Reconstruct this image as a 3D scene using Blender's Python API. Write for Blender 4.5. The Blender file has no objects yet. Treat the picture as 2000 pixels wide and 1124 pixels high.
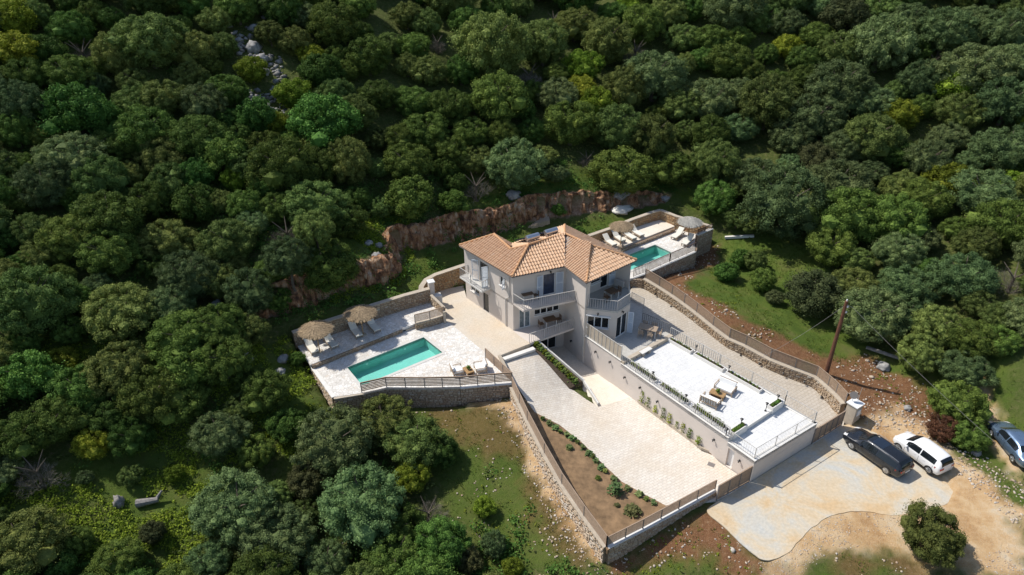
import bpy, bmesh, math, random
import numpy as np
from mathutils import Vector, Matrix
random.seed(7); RNG = np.random.default_rng(7)
R = math.radians
C = bpy.context.scene.collection

# ------------------------------------------------------------------ camera, sky, sun
CAM_H = 37.0; PITCH = R(31.0); ROLL = R(-0.7); FOC = 1333.0
fw = np.array([0, math.cos(PITCH), -math.sin(PITCH)])
_r0 = np.array([1.0, 0, 0]); _u0 = np.cross(_r0, fw)
rt = _r0 * math.cos(ROLL) + _u0 * math.sin(ROLL); up = np.cross(rt, fw)
cam_data = bpy.data.cameras.new('camera'); cam = bpy.data.objects.new('camera', cam_data); C.objects.link(cam)
cam_data.sensor_width = 36; cam_data.lens = FOC / 2000 * 36; cam_data.clip_end = 1500; cam_data.clip_start = .5
cam.matrix_world = Matrix(((rt[0], up[0], -fw[0], 0), (rt[1], up[1], -fw[1], 0), (rt[2], up[2], -fw[2], CAM_H), (0, 0, 0, 1)))
bpy.context.scene.camera = cam
SUN = Vector((-0.68, 0.27, 1.0)).normalized()          # towards the sun
world = bpy.data.worlds.new('World'); bpy.context.scene.world = world; world.use_nodes = True
nt = world.node_tree; bg = nt.nodes['Background']; sky = nt.nodes.new('ShaderNodeTexSky'); sky.sky_type = 'NISHITA'
sky.sun_disc = False; sky.sun_elevation = math.asin(SUN.z); sky.sun_rotation = math.atan2(SUN.x, SUN.y)
nt.links.new(sky.outputs[0], bg.inputs[0]); bg.inputs[1].default_value = 0.105
sd = bpy.data.lights.new('sun', 'SUN'); sd.energy = 3.7; sd.angle = R(0.53); sd.color = (1.0, 0.95, 0.87)
so = bpy.data.objects.new('sun', sd); C.objects.link(so); so.rotation_euler = SUN.to_track_quat('Z', 'Y').to_euler(); so.location = (-40, 40, 80)
sc = bpy.context.scene
sc.view_settings.view_transform = 'Standard'; sc.view_settings.look = 'None'; sc.view_settings.gamma = 1
sc.view_settings.use_curve_mapping = False; sc.view_settings.exposure = 0.38

# ------------------------------------------------------------------ survey helpers
def site(px, py, z=0.0):
    """survey point: where the sight line through a photo pixel meets level z"""
    d = fw * FOC + rt * (px - 1000) - up * (py - 562)
    return Vector((d[0], d[1], d[2])) * ((z - CAM_H) / d[2]) + Vector((0, 0, CAM_H))
def xy(px, py, z): p = site(px, py, z); return (p.x, p.y)
def photo(P):
    d = np.array(P, float) - np.array([0, 0, CAM_H]); w = d @ fw
    return 1000 + FOC * (d @ rt) / w, 562 - FOC * (d @ up) / w
def dist_to(P): return float((np.array(P) - np.array([0, 0, CAM_H])) @ fw)

class Field:                                               # thin plate spline z(x, y)
    def __init__(s, pts, lam=0.0):
        P = np.array(pts, float); s.X = P[:, :2]; n = len(P)
        K = s.k(np.linalg.norm(s.X[:, None] - s.X[None], axis=2)) + np.eye(n) * lam
        A = np.zeros((n + 3, n + 3)); A[:n, :n] = K; A[:n, n] = 1; A[:n, n + 1:] = s.X; A[n, :n] = 1; A[n + 1:, :n] = s.X.T
        s.w = np.linalg.solve(A, np.concatenate([P[:, 2], [0, 0, 0]])); s.n = n
    @staticmethod
    def k(r): return np.where(r > 1e-9, r * r * np.log(np.maximum(r, 1e-9)), 0)
    def many(s, Q):
        Q = np.asarray(Q, float); out = np.zeros(len(Q))
        for i in range(0, len(Q), 20000):
            q = Q[i:i + 20000]; r = np.linalg.norm(q[:, None] - s.X[None], axis=2)
            out[i:i + 20000] = s.k(r) @ s.w[:s.n] + s.w[s.n] + q @ s.w[s.n + 1:]
        return out
    def __call__(s, x, y): return float(s.many([[x, y]])[0])
def flat(z): return lambda x, y: z
def on(f, px, py, dz=0.0):                                 # sight line meets the surface f
    z = 0.0
    for _ in range(30):
        p = site(px, py, z); z = .5 * z + .5 * (f(p.x, p.y) + dz)
    return site(px, py, z)

def inside(poly, X, Y):
    X = np.asarray(X); Y = np.asarray(Y); c = np.zeros(X.shape, bool); n = len(poly)
    for i in range(n):
        x1, y1 = poly[i][:2]; x2, y2 = poly[(i + 1) % n][:2]
        if y1 == y2: continue
        c ^= ((y1 > Y) != (y2 > Y)) & (X < (x2 - x1) * (Y - y1) / (y2 - y1) + x1)
    return c
def seg_dist(path, X, Y, closed=False):
    X = np.asarray(X, float); Y = np.asarray(Y, float); best = np.full(X.shape, 1e9); n = len(path)
    for i in range(n if closed else n - 1):
        a = path[i]; b = path[(i + 1) % n]; dx, dy = b[0] - a[0], b[1] - a[1]; L = dx * dx + dy * dy + 1e-12
        t = np.clip(((X - a[0]) * dx + (Y - a[1]) * dy) / L, 0, 1)
        best = np.minimum(best, np.hypot(X - a[0] - t * dx, Y - a[1] - t * dy))
    return best
def noise2(X, Y, seed=0, scale=1.0, octs=4):
    X = np.asarray(X, float) / scale; Y = np.asarray(Y, float) / scale; out = np.zeros(X.shape); amp = 1; tot = 0
    for o in range(octs):
        xi = np.floor(X).astype(np.int64); yi = np.floor(Y).astype(np.int64); fx = X - xi; fy = Y - yi
        fx = fx * fx * (3 - 2 * fx); fy = fy * fy * (3 - 2 * fy)
        def h(a, b):
            v = (a * 374761393 + b * 668265263 + (seed + o * 17) * 974634777) & 0xffffffff
            v = ((v ^ (v >> 13)) * 1274126177) & 0xffffffff
            return ((v ^ (v >> 16)) & 0xffff) / 65535.0
        v = (h(xi, yi) * (1 - fx) + h(xi + 1, yi) * fx) * (1 - fy) + (h(xi, yi + 1) * (1 - fx) + h(xi + 1, yi + 1) * fx) * fy
        out += amp * (v * 2 - 1); tot += amp; amp *= .5; X = X * 2.03 + 7.1; Y = Y * 2.03 + 3.7
    return out / tot

# ------------------------------------------------------------------ materials
def newmat(name):
    m = bpy.data.materials.new(name); m.use_nodes = True; t = m.node_tree
    return m, t, t.nodes, t.links, t.nodes['Principled BSDF']
def ramp(N, stops):
    r = N.new('ShaderNodeValToRGB'); e = r.color_ramp.elements
    while len(e) > 1: e.remove(e[-1])
    e[0].position = stops[0][0]; e[0].color = (*stops[0][1], 1)
    for p, c in stops[1:]: k = e.new(p); k.color = (*c, 1)
    return r
def vec(N, L, sc=1.0, kind='obj'):
    if kind == 'obj': o = N.new('ShaderNodeTexCoord').outputs['Object']
    else: o = N.new('ShaderNodeNewGeometry').outputs['Position']
    if sc != 1.0:
        m = N.new('ShaderNodeVectorMath'); m.operation = 'SCALE'; m.inputs['Scale'].default_value = sc; L.new(o, m.inputs[0]); o = m.outputs[0]
    return o
def noise_node(N, L, v, scale, detail=5, rough=.6):
    n = N.new('ShaderNodeTexNoise'); n.inputs['Scale'].default_value = scale; n.inputs['Detail'].default_value = detail
    n.inputs['Roughness'].default_value = rough; L.new(v, n.inputs['Vector']); return n
def mixc(N, L, fac, a, b, mode='MIX'):
    m = N.new('ShaderNodeMix'); m.data_type = 'RGBA'; m.blend_type = mode
    for s, val in ((0, fac), (6, a), (7, b)):
        if hasattr(val, 'is_output') or isinstance(val, bpy.types.NodeSocket): L.new(val, m.inputs[s])
        elif isinstance(val, (int, float)): m.inputs[s].default_value = val
        else: m.inputs[s].default_value = (*val, 1)
    return m.outputs[2]
def simple(name, col, rough=.6, metal=0, var=.12, scale=3.0, bump=.0, bscale=40, col2=None, coat=0):
    m, t, N, L, b = newmat(name); v = vec(N, L)
    n = noise_node(N, L, v, scale); c2 = col2 or tuple(x * (1 - var * 2) for x in col)
    r = ramp(N, [(.3, c2), (.7, col)]); L.new(n.outputs[0], r.inputs[0]); L.new(r.outputs[0], b.inputs['Base Color'])
    b.inputs['Roughness'].default_value = rough; b.inputs['Metallic'].default_value = metal
    if coat: b.inputs['Coat Weight'].default_value = coat
    if bump:
        k = noise_node(N, L, v, bscale, 3); bp = N.new('ShaderNodeBump'); bp.inputs['Strength'].default_value = bump; bp.inputs['Distance'].default_value = .02
        L.new(k.outputs[0], bp.inputs['Height']); L.new(bp.outputs[0], b.inputs['Normal'])
    return m
def island(name, stops, rough=.9, bump=.4, bscale=14, grain=.5):       # each loose piece takes its own tone
    m, t, N, L, b = newmat(name); g = N.new('ShaderNodeNewGeometry')
    r = ramp(N, stops); L.new(g.outputs['Random Per Island'], r.inputs[0])
    v = vec(N, L); n = noise_node(N, L, v, bscale, 4); rr = ramp(N, [(.3, (1 - grain,) * 3), (.7, (1, 1, 1))]); L.new(n.outputs[0], rr.inputs[0])
    L.new(mixc(N, L, 1.0, r.outputs[0], rr.outputs[0], 'MULTIPLY'), b.inputs['Base Color'])
    b.inputs['Roughness'].default_value = rough
    bp = N.new('ShaderNodeBump'); bp.inputs['Strength'].default_value = bump; bp.inputs['Distance'].default_value = .03
    L.new(n.outputs[0], bp.inputs['Height']); L.new(bp.outputs[0], b.inputs['Normal'])
    return m
def leafmat(name, stops, trans=.25):
    m, t, N, L, b = newmat(name); g = N.new('ShaderNodeNewGeometry'); oi = N.new('ShaderNodeObjectInfo')
    r = ramp(N, stops); L.new(g.outputs['Random Per Island'], r.inputs[0])
    hs = N.new('ShaderNodeHueSaturation'); L.new(r.outputs[0], hs.inputs['Color'])
    def mr(src, lo, hi):
        q = N.new('ShaderNodeMapRange'); q.inputs['To Min'].default_value = lo; q.inputs['To Max'].default_value = hi; L.new(src, q.inputs['Value']); return q.outputs[0]
    wn = N.new('ShaderNodeTexWhiteNoise'); wn.noise_dimensions = '1D'; L.new(oi.outputs['Random'], wn.inputs['W'])
    L.new(mr(oi.outputs['Random'], .47, .525), hs.inputs['Hue']); L.new(mr(wn.outputs['Value'], .62, 1.3), hs.inputs['Value']); hs.inputs['Saturation'].default_value = 1.0
    n = noise_node(N, L, vec(N, L), 2.2, 3); rr = ramp(N, [(.35, (.7, .75, .7)), (.65, (1.15, 1.1, 1.0))]); L.new(n.outputs[0], rr.inputs[0])
    c = mixc(N, L, 1.0, hs.outputs[0], rr.outputs[0], 'MULTIPLY')
    L.new(c, b.inputs['Base Color']); b.inputs['Roughness'].default_value = .8; b.inputs['Specular IOR Level'].default_value = .15
    tr = N.new('ShaderNodeBsdfTranslucent'); L.new(c, tr.inputs[0]); ms = N.new('ShaderNodeMixShader'); ms.inputs[0].default_value = trans
    L.new(b.outputs[0], ms.inputs[1]); L.new(tr.outputs[0], ms.inputs[2]); L.new(ms.outputs[0], N['Material Output'].inputs[0])
    return m
M = {}
def paving(name, base, dark, joint, bw, bh, rotz, jw=.012, stain=(.32, .25, .17), stain_amt=.35):
    m, t, N, L, b = newmat(name); v = vec(N, L, kind='pos')
    mp = N.new('ShaderNodeMapping'); mp.inputs['Rotation'].default_value = (0, 0, rotz); L.new(v, mp.inputs[0])
    br = N.new('ShaderNodeTexBrick'); br.inputs['Scale'].default_value = 1; br.inputs['Brick Width'].default_value = bw; br.inputs['Row Height'].default_value = bh
    br.inputs['Mortar Size'].default_value = jw; br.inputs['Mortar Smooth'].default_value = .3; br.inputs['Bias'].default_value = 0
    br.inputs['Color1'].default_value = (*base, 1); br.inputs['Color2'].default_value = (*dark, 1); br.inputs['Mortar'].default_value = (*joint, 1); L.new(mp.outputs[0], br.inputs['Vector'])
    n = noise_node(N, L, v, .35, 6, .65); r = ramp(N, [(.42, (0, 0, 0)), (.75, (1, 1, 1))]); L.new(n.outputs[0], r.inputs[0])
    mm = N.new('ShaderNodeMath'); mm.operation = 'MULTIPLY'; mm.inputs[1].default_value = stain_amt; L.new(r.outputs[0], mm.inputs[0])
    c = mixc(N, L, mm.outputs[0], br.outputs[0], stain)
    n2 = noise_node(N, L, v, 9, 4); r2 = ramp(N, [(.3, (.82, .82, .82)), (.7, (1.05, 1.05, 1.05))]); L.new(n2.outputs[0], r2.inputs[0])
    L.new(mixc(N, L, 1.0, c, r2.outputs[0], 'MULTIPLY'), b.inputs['Base Color']); b.inputs['Roughness'].default_value = .85
    bp = N.new('ShaderNodeBump'); bp.inputs['Strength'].default_value = .5; bp.inputs['Distance'].default_value = .01; L.new(br.outputs['Fac'], bp.inputs['Height']); bp.invert = True
    L.new(bp.outputs[0], b.inputs['Normal']); return m
def crazy(name, tones, joint, scale, jw=.04):                            # irregular flagstones
    m, t, N, L, b = newmat(name); v = vec(N, L, kind='pos')
    vo = N.new('ShaderNodeTexVoronoi'); vo.inputs['Scale'].default_value = scale; L.new(v, vo.inputs['Vector'])
    ve = N.new('ShaderNodeTexVoronoi'); ve.feature = 'DISTANCE_TO_EDGE'; ve.inputs['Scale'].default_value = scale; L.new(v, ve.inputs['Vector'])
    sp = N.new('ShaderNodeSeparateColor'); L.new(vo.outputs['Color'], sp.inputs[0]); r = ramp(N, tones); L.new(sp.outputs[0], r.inputs[0])
    e = ramp(N, [(jw * .5, (1, 1, 1)), (jw, (0, 0, 0))]); L.new(ve.outputs['Distance'], e.inputs[0])
    c = mixc(N, L, e.outputs[0], r.outputs[0], joint)
    n = noise_node(N, L, v, .6, 5); rr = ramp(N, [(.3, (.86, .84, .8)), (.7, (1, 1, 1))]); L.new(n.outputs[0], rr.inputs[0])
    L.new(mixc(N, L, 1.0, c, rr.outputs[0], 'MULTIPLY'), b.inputs['Base Color']); b.inputs['Roughness'].default_value = .85
    bp = N.new('ShaderNodeBump'); bp.inputs['Strength'].default_value = .6; bp.inputs['Distance'].default_value = .012; bp.invert = True; L.new(e.outputs[0], bp.inputs['Height'])
    L.new(bp.outputs[0], b.inputs['Normal']); return m
M['pavers'] = paving('pale_pavers', (.74, .69, .615), (.67, .61, .535), (.56, .49, .40), .42, .21, R(-30), .016, (.55, .42, .27), .42)
M['side_pavers'] = paving('beige_pavers', (.56, .51, .44), (.50, .45, .38), (.38, .32, .25), .40, .26, R(-33), .014, (.50, .40, .27), .4)
M['patio'] = paving('patio_slabs', (.62, .55, .46), (.60, .53, .43), (.54, .47, .38), .9, .9, R(-28), .006, (.60, .44, .27), .5)
M['court'] = paving('court_screed', (.78, .71, .61), (.76, .69, .59), (.66, .60, .50), 1.6, 1.6, R(-33), .006, (.56, .44, .30), .4)
M['terrace'] = paving('white_terrace_tiles', (.72, .72, .71), (.66, .66, .65), (.50, .50, .49), .6, .6, R(-35), .008, (.72, .72, .72), .35)
M['porch'] = paving('porch_slabs', (.52, .50, .46), (.50, .48, .44), (.42, .40, .36), .6, .6, R(-35), .01, (.45, .42, .36), .3)
M['crazy'] = crazy('white_flagstones', [(0, (.62, .60, .57)), (.4, (.74, .72, .69)), (.75, (.80, .79, .77)), (1, (.66, .60, .53))], (.50, .47, .43), 4.2, .05)
M['concrete'] = None
def concrete():
    m, t, N, L, b = newmat('stained_concrete'); v = vec(N, L, kind='pos')
    n = noise_node(N, L, v, .30, 8, .65); n.inputs['Distortion'].default_value = .6
    r = ramp(N, [(.36, (.49, .49, .46)), (.44, (.54, .50, .42)), (.52, (.58, .48, .34)), (.65, (.57, .41, .235))]); L.new(n.outputs[0], r.inputs[0])
    n2 = noise_node(N, L, v, 5, 8, .75); r2 = ramp(N, [(.3, (.78, .78, .78)), (.7, (1.06, 1.06, 1.06))]); L.new(n2.outputs[0], r2.inputs[0])
    L.new(mixc(N, L, 1.0, r.outputs[0], r2.outputs[0], 'MULTIPLY'), b.inputs['Base Color']); b.inputs['Roughness'].default_value = .9
    bp = N.new('ShaderNodeBump'); bp.inputs['Strength'].default_value = .3; bp.inputs['Distance'].default_value = .02; L.new(n2.outputs[0], bp.inputs['Height']); L.new(bp.outputs[0], b.inputs['Normal'])
    return m
M['concrete'] = concrete()
M['render'] = simple('grey_beige_render', (.64, .575, .515), .92, var=.03, scale=1.2, bump=.15, bscale=60)
M['render_wall'] = simple('pale_render', (.64, .575, .52), .92, var=.05, scale=.7, bump=.15, bscale=50)
M['white'] = simple('white_paint', (.78, .78, .77), .5, var=.02)
M['coping'] = simple('white_coping', (.72, .70, .66), .8, var=.07, scale=2, bump=.2)
M['coping_tan'] = simple('tan_coping', (.50, .43, .34), .85, var=.12, scale=3, bump=.3)
M['rail'] = simple('pale_rail_paint', (.50, .48, .45), .45, var=.03)
M['rail_dark'] = simple('grey_rail_paint', (.22, .21, .20), .5, var=.05)
M['bluewhite'] = simple('blue_white_shutter_paint', (.70, .74, .78), .5, var=.03)
M['curtain'] = simple('curtained_glass', (.22, .27, .29), .12, var=.3, scale=5)
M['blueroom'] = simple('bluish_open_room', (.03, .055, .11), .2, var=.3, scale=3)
M['glass'] = simple('dark_window_glass', (.012, .016, .02), .06, var=.1)
M['black'] = simple('black_metal', (.02, .02, .022), .4, var=.1)
M['tile'] = island('terracotta_tiles', [(0, (.70, .46, .29)), (.35, (.72, .485, .31)), (.7, (.74, .51, .335)), (.92, (.68, .43, .26)), (1, (.76, .56, .40))], .8, .25, 9, .22)
M['tile_pan'] = island('darker_pan_tiles', [(0, (.40, .22, .125)), (.5, (.48, .28, .16)), (1, (.54, .33, .20))], .85, .25, 9, .2)  # darker terracotta tone for the troughs between humps and the course fronts
M['cap'] = simple('ridge_caps', (.64, .36, .18), .8, var=.15, scale=6, bump=.4, bscale=20, col2=(.48, .26, .13))
M['fascia'] = simple('grey_gutter', (.20, .18, .17), .6, var=.05)
M['wood'] = simple('fence_wood', (.37, .265, .185), .75, var=.14, scale=5, bump=.3, bscale=30)
M['teak'] = simple('teak', (.44, .27, .12), .6, var=.15, scale=8, bump=.2)
M['teak_dark'] = simple('dark_teak', (.17, .10, .055), .6, var=.15, scale=8, bump=.2)
M['teak_pale'] = simple('weathered_teak', (.42, .32, .23), .7, var=.12, scale=8, bump=.2)
M['cushion'] = simple('cream_cushion', (.74, .71, .63), .95, var=.03, bump=.3, bscale=30)
M['cushion_white'] = simple('white_cushion', (.80, .80, .79), .95, var=.02, bump=.3, bscale=30)
M['stone'] = island('tan_wall_stone', [(0, (.42, .29, .17)), (.25, (.55, .42, .28)), (.5, (.46, .36, .26)), (.75, (.62, .50, .36)), (.9, (.38, .25, .15)), (1, (.66, .60, .50))])
M['stone_warm'] = island('warm_wall_stone', [(0, (.46, .25, .11)), (.3, (.58, .37, .18)), (.6, (.50, .33, .18)), (.85, (.62, .46, .27)), (1, (.40, .20, .10))])
M['stone_grey'] = island('grey_brown_wall_stone', [(0, (.44, .29, .19)), (.3, (.60, .45, .32)), (.55, (.52, .38, .26)), (.8, (.66, .54, .42)), (1, (.48, .31, .19))])
M['stone_white'] = island('whitish_wall_stone', [(0, (.54, .38, .24)), (.35, (.66, .54, .41)), (.6, (.60, .44, .29)), (.85, (.70, .64, .56)), (1, (.52, .34, .20))])
M['mortar'] = simple('wall_mortar', (.30, .215, .145), .95, var=.2, scale=4, bump=.4)
M['rubble'] = island('limestone_rubble', [(0, (.42, .28, .18)), (.3, (.62, .52, .40)), (.6, (.55, .42, .30)), (.85, (.72, .67, .60)), (1, (.36, .24, .16))])
M['boulder'] = island('grey_limestone', [(0, (.18, .175, .16)), (.5, (.30, .29, .27)), (1, (.42, .41, .39))], bscale=3)
M['thatch'] = simple('thatch', (.42, .31, .19), .95, var=.28, scale=7, bump=.9, bscale=26)
M['thatch_pale'] = simple('pale_thatch', (.50, .48, .43), .95, var=.22, scale=7, bump=.9, bscale=26)
M['bark'] = simple('bark', (.16, .13, .10), .95, var=.25, scale=6, bump=.7)
M['bark_pale'] = simple('pale_bark', (.30, .28, .26), .95, var=.25, scale=6, bump=.6)
M['pole'] = simple('creosoted_pole', (.16, .065, .035), .8, var=.2, scale=3, bump=.3)
M['steel'] = simple('steel_tank', (.55, .58, .62), .3, metal=.9, var=.05)
M['panel'] = simple('solar_panel', (.02, .03, .05), .15, var=.1)
M['hedge_soil'] = simple('dark_planter_soil', (.10, .07, .045), .95, var=.3, scale=8, bump=.8, bscale=20)
M['bed'] = simple('planting_bed_soil', (.30, .19, .10), .95, var=.28, scale=1.6, bump=.9, bscale=9)
M['plaster'] = simple('turquoise_pool_plaster', (.34, .61, .57), .7, var=.06, scale=1.5)
M['lampglass'] = simple('frosted_glass', (.8, .8, .8), .3)
M['oak'] = leafmat('oak_leaves', [(0, (0.068, 0.117, 0.026)), (.5, (0.115, 0.185, 0.039)), (1, (0.177, 0.265, 0.058))])
M['oak2'] = leafmat('olive_green_leaves', [(0, (0.094, 0.137, 0.038)), (.5, (0.152, 0.210, 0.057)), (1, (0.221, 0.288, 0.085))])
M['olive'] = leafmat('silver_green_leaves', [(0, (0.091, 0.140, 0.055)), (.5, (0.146, 0.212, 0.084)), (1, (0.219, 0.301, 0.125))])
M['bright'] = leafmat('yellow_green_leaves', [(0, (0.122, 0.180, 0.017)), (.5, (0.187, 0.255, 0.026)), (1, (0.266, 0.323, 0.043))])
M['fresh'] = leafmat('fresh_green_leaves', [(0, (0.064, 0.138, 0.026)), (.5, (0.106, 0.203, 0.041)), (1, (0.157, 0.268, 0.060))])
M['brown'] = leafmat('brownish_leaves', [(0, (0.078, 0.092, 0.040)), (.5, (0.114, 0.132, 0.055)), (1, (0.156, 0.176, 0.073))])
M['rust'] = leafmat('rust_brown_leaves', [(0, (.085, .040, .024)), (.5, (.135, .062, .036)), (1, (.19, .095, .055))], .1)
M['twig'] = leafmat('grey_twigs', [(0, (0.132, 0.114, 0.096)), (.5, (0.204, 0.180, 0.156)), (1, (0.300, 0.264, 0.240))], .0)
M['grassblade'] = leafmat('grass_blades', [(0, (0.083, 0.138, 0.017)), (.5, (0.138, 0.201, 0.026)), (1, (0.220, 0.253, 0.050))], .3)

# ------------------------------------------------------------------ object helpers
def meta(o, label=None, cat=None, group=None, kind=None):
    if label: o['label'] = label
    if cat: o['category'] = cat
    if group: o['group'] = group
    if kind: o['kind'] = kind
    return o
def thing(name, label, cat, loc=(0, 0, 0), rz=0, group=None):
    o = bpy.data.objects.new(name, None); C.objects.link(o); o.location = loc; o.rotation_euler = (0, 0, rz); o.empty_display_size = .3
    return meta(o, label, cat, group)
def origin(parent):
    v = Vector((0, 0, 0))
    while parent is not None: v += Vector(parent.location); parent = parent.parent
    return v
class MB:
    def __init__(s): s.v = []; s.f = []
    def add(s, vs, fs):
        n = len(s.v); s.v += [tuple(x) for x in vs]; s.f += [tuple(i + n for i in f) for f in fs]; return s
    def box(s, x0, x1, y0, y1, z0, z1):
        return s.add([(x0, y0, z0), (x1, y0, z0), (x1, y1, z0), (x0, y1, z0), (x0, y0, z1), (x1, y0, z1), (x1, y1, z1), (x0, y1, z1)],
                     [(0, 3, 2, 1), (4, 5, 6, 7), (0, 1, 5, 4), (1, 2, 6, 5), (2, 3, 7, 6), (3, 0, 4, 7)])
    def obox(s, c, dx, dy, dz, rz=0, ry=0, rx=0):
        m = Matrix.Translation(Vector(c)) @ Matrix.Rotation(rz, 4, 'Z') @ Matrix.Rotation(ry, 4, 'Y') @ Matrix.Rotation(rx, 4, 'X')
        vs = [m @ Vector((sx * dx / 2, sy * dy / 2, sz * dz / 2)) for sz in (-1, 1) for sx, sy in ((-1, -1), (1, -1), (1, 1), (-1, 1))]
        return s.add(vs, [(0, 3, 2, 1), (4, 5, 6, 7), (0, 1, 5, 4), (1, 2, 6, 5), (2, 3, 7, 6), (3, 0, 4, 7)])
    def beam(s, a, b, w, h, upv=(0, 0, 1)):                                # rectangular bar; w sideways, h along up
        a = Vector(a); b = Vector(b); d = (b - a).normalized(); u = Vector(upv)
        if abs(d.dot(u)) > .98: u = Vector((1, 0, 0))
        sd_ = d.cross(u).normalized(); uu = sd_.cross(d).normalized()
        vs = [p + sd_ * (i * w / 2) + uu * (j * h / 2) for p in (a, b) for i, j in ((-1, -1), (1, -1), (1, 1), (-1, 1))]
        return s.add(vs, [(0, 1, 2, 3), (7, 6, 5, 4), (0, 4, 5, 1), (1, 5, 6, 2), (2, 6, 7, 3), (3, 7, 4, 0)])
    def tube(s, a, b, r0, r1=None, n=8, caps=True):
        r1 = r0 if r1 is None else r1; a = Vector(a); b = Vector(b); d = (b - a).normalized()
        u = Vector((0, 0, 1)) if abs(d.z) < .95 else Vector((1, 0, 0)); p = d.cross(u).normalized(); q = d.cross(p)
        vs = [a + (p * math.cos(t) + q * math.sin(t)) * r0 for t in [2 * math.pi * i / n for i in range(n)]] + \
             [b + (p * math.cos(t) + q * math.sin(t)) * r1 for t in [2 * math.pi * i / n for i in range(n)]]
        fs = [(i, (i + 1) % n, n + (i + 1) % n, n + i) for i in range(n)]
        if caps: fs += [tuple(reversed(range(n))), tuple(range(n, 2 * n))]
        return s.add(vs, fs)
    def prism(s, poly, z0, z1):                                          # poly of (x, y); z may be callables
        n = len(poly); f0 = z0 if callable(z0) else (lambda x, y: z0); f1 = z1 if callable(z1) else (lambda x, y: z1)
        a = sum(poly[i][0] * poly[(i + 1) % n][1] - poly[(i + 1) % n][0] * poly[i][1] for i in range(n))
        if a < 0: poly = poly[::-1]
        vs = [(x, y, f0(x, y)) for x, y in poly] + [(x, y, f1(x, y)) for x, y in poly]
        return s.add(vs, [tuple(reversed(range(n))), tuple(range(n, 2 * n))] + [(i, (i + 1) % n, n + (i + 1) % n, n + i) for i in range(n)])
    def quad(s, *p): return s.add(p, [tuple(range(len(p)))])
    def build(s, name, mat, parent=None, smooth=False, kind=None, label=None):
        me = bpy.data.meshes.new(name); o = origin(parent); v = np.array(s.v, float) - np.array(o)
        me.from_pydata(v.tolist(), [], s.f)
        if mat: me.materials.append(mat)
        if smooth: me.shade_smooth()
        ob = bpy.data.objects.new(name, me); C.objects.link(ob); ob.parent = parent
        if kind: ob['kind'] = kind
        if label: ob['label'] = label
        return ob
def npmesh(name, V, F, mat, smooth=False):                                # V (n,3), F (m,k)
    me = bpy.data.meshes.new(name); k = F.shape[1]
    me.vertices.add(len(V)); me.vertices.foreach_set('co', V.astype(np.float32).ravel())
    me.loops.add(F.size); me.loops.foreach_set('vertex_index', F.astype(np.int32).ravel())
    me.polygons.add(len(F)); me.polygons.foreach_set('loop_start', np.arange(0, F.size, k, dtype=np.int32))
    me.update(calc_edges=True); me.validate()
    if mat: me.materials.append(mat)
    if smooth: me.shade_smooth()
    return me
def link(name, me, parent=None, kind=None, loc=None):
    o = bpy.data.objects.new(name, me); C.objects.link(o); o.parent = parent
    if kind: o['kind'] = kind
    if loc is not None: o.location = loc
    return o
def copy_tree(root, loc, rz=0.0, scale=None, label=None, group=None):
    r = root.copy(); C.objects.link(r); r.location = loc; r.rotation_euler = (0, 0, rz)
    if scale is not None: r.scale = scale if hasattr(scale, '__len__') else (scale,) * 3
    if label: r['label'] = label
    if group: r['group'] = group
    for ch in root.children:
        c = ch.copy(); C.objects.link(c); c.parent = r
        for g in ch.children:
            d = g.copy(); C.objects.link(d); d.parent = c
    return r
def bevel(ob, w=.02, seg=2):
    b = ob.modifiers.new('bevel', 'BEVEL'); b.width = w; b.segments = seg; b.limit_method = 'ANGLE'; return ob
def smoothpath(pts, n=6):                                                # Catmull-Rom through 3D points
    P = [Vector(p) for p in pts]; P = [P[0] * 2 - P[1]] + P + [P[-1] * 2 - P[-2]]; out = []
    for i in range(1, len(P) - 2):
        for k in range(n):
            t = k / n; a, b, c, d = P[i - 1], P[i], P[i + 1], P[i + 2]
            out.append(.5 * ((2 * b) + (c - a) * t + (2 * a - 5 * b + 4 * c - d) * t * t + (3 * b - a - 3 * c + d) * t ** 3))
    return out + [P[-2]]
SHEETS = []                                                              # paved areas, for keeping the ground below them
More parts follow.
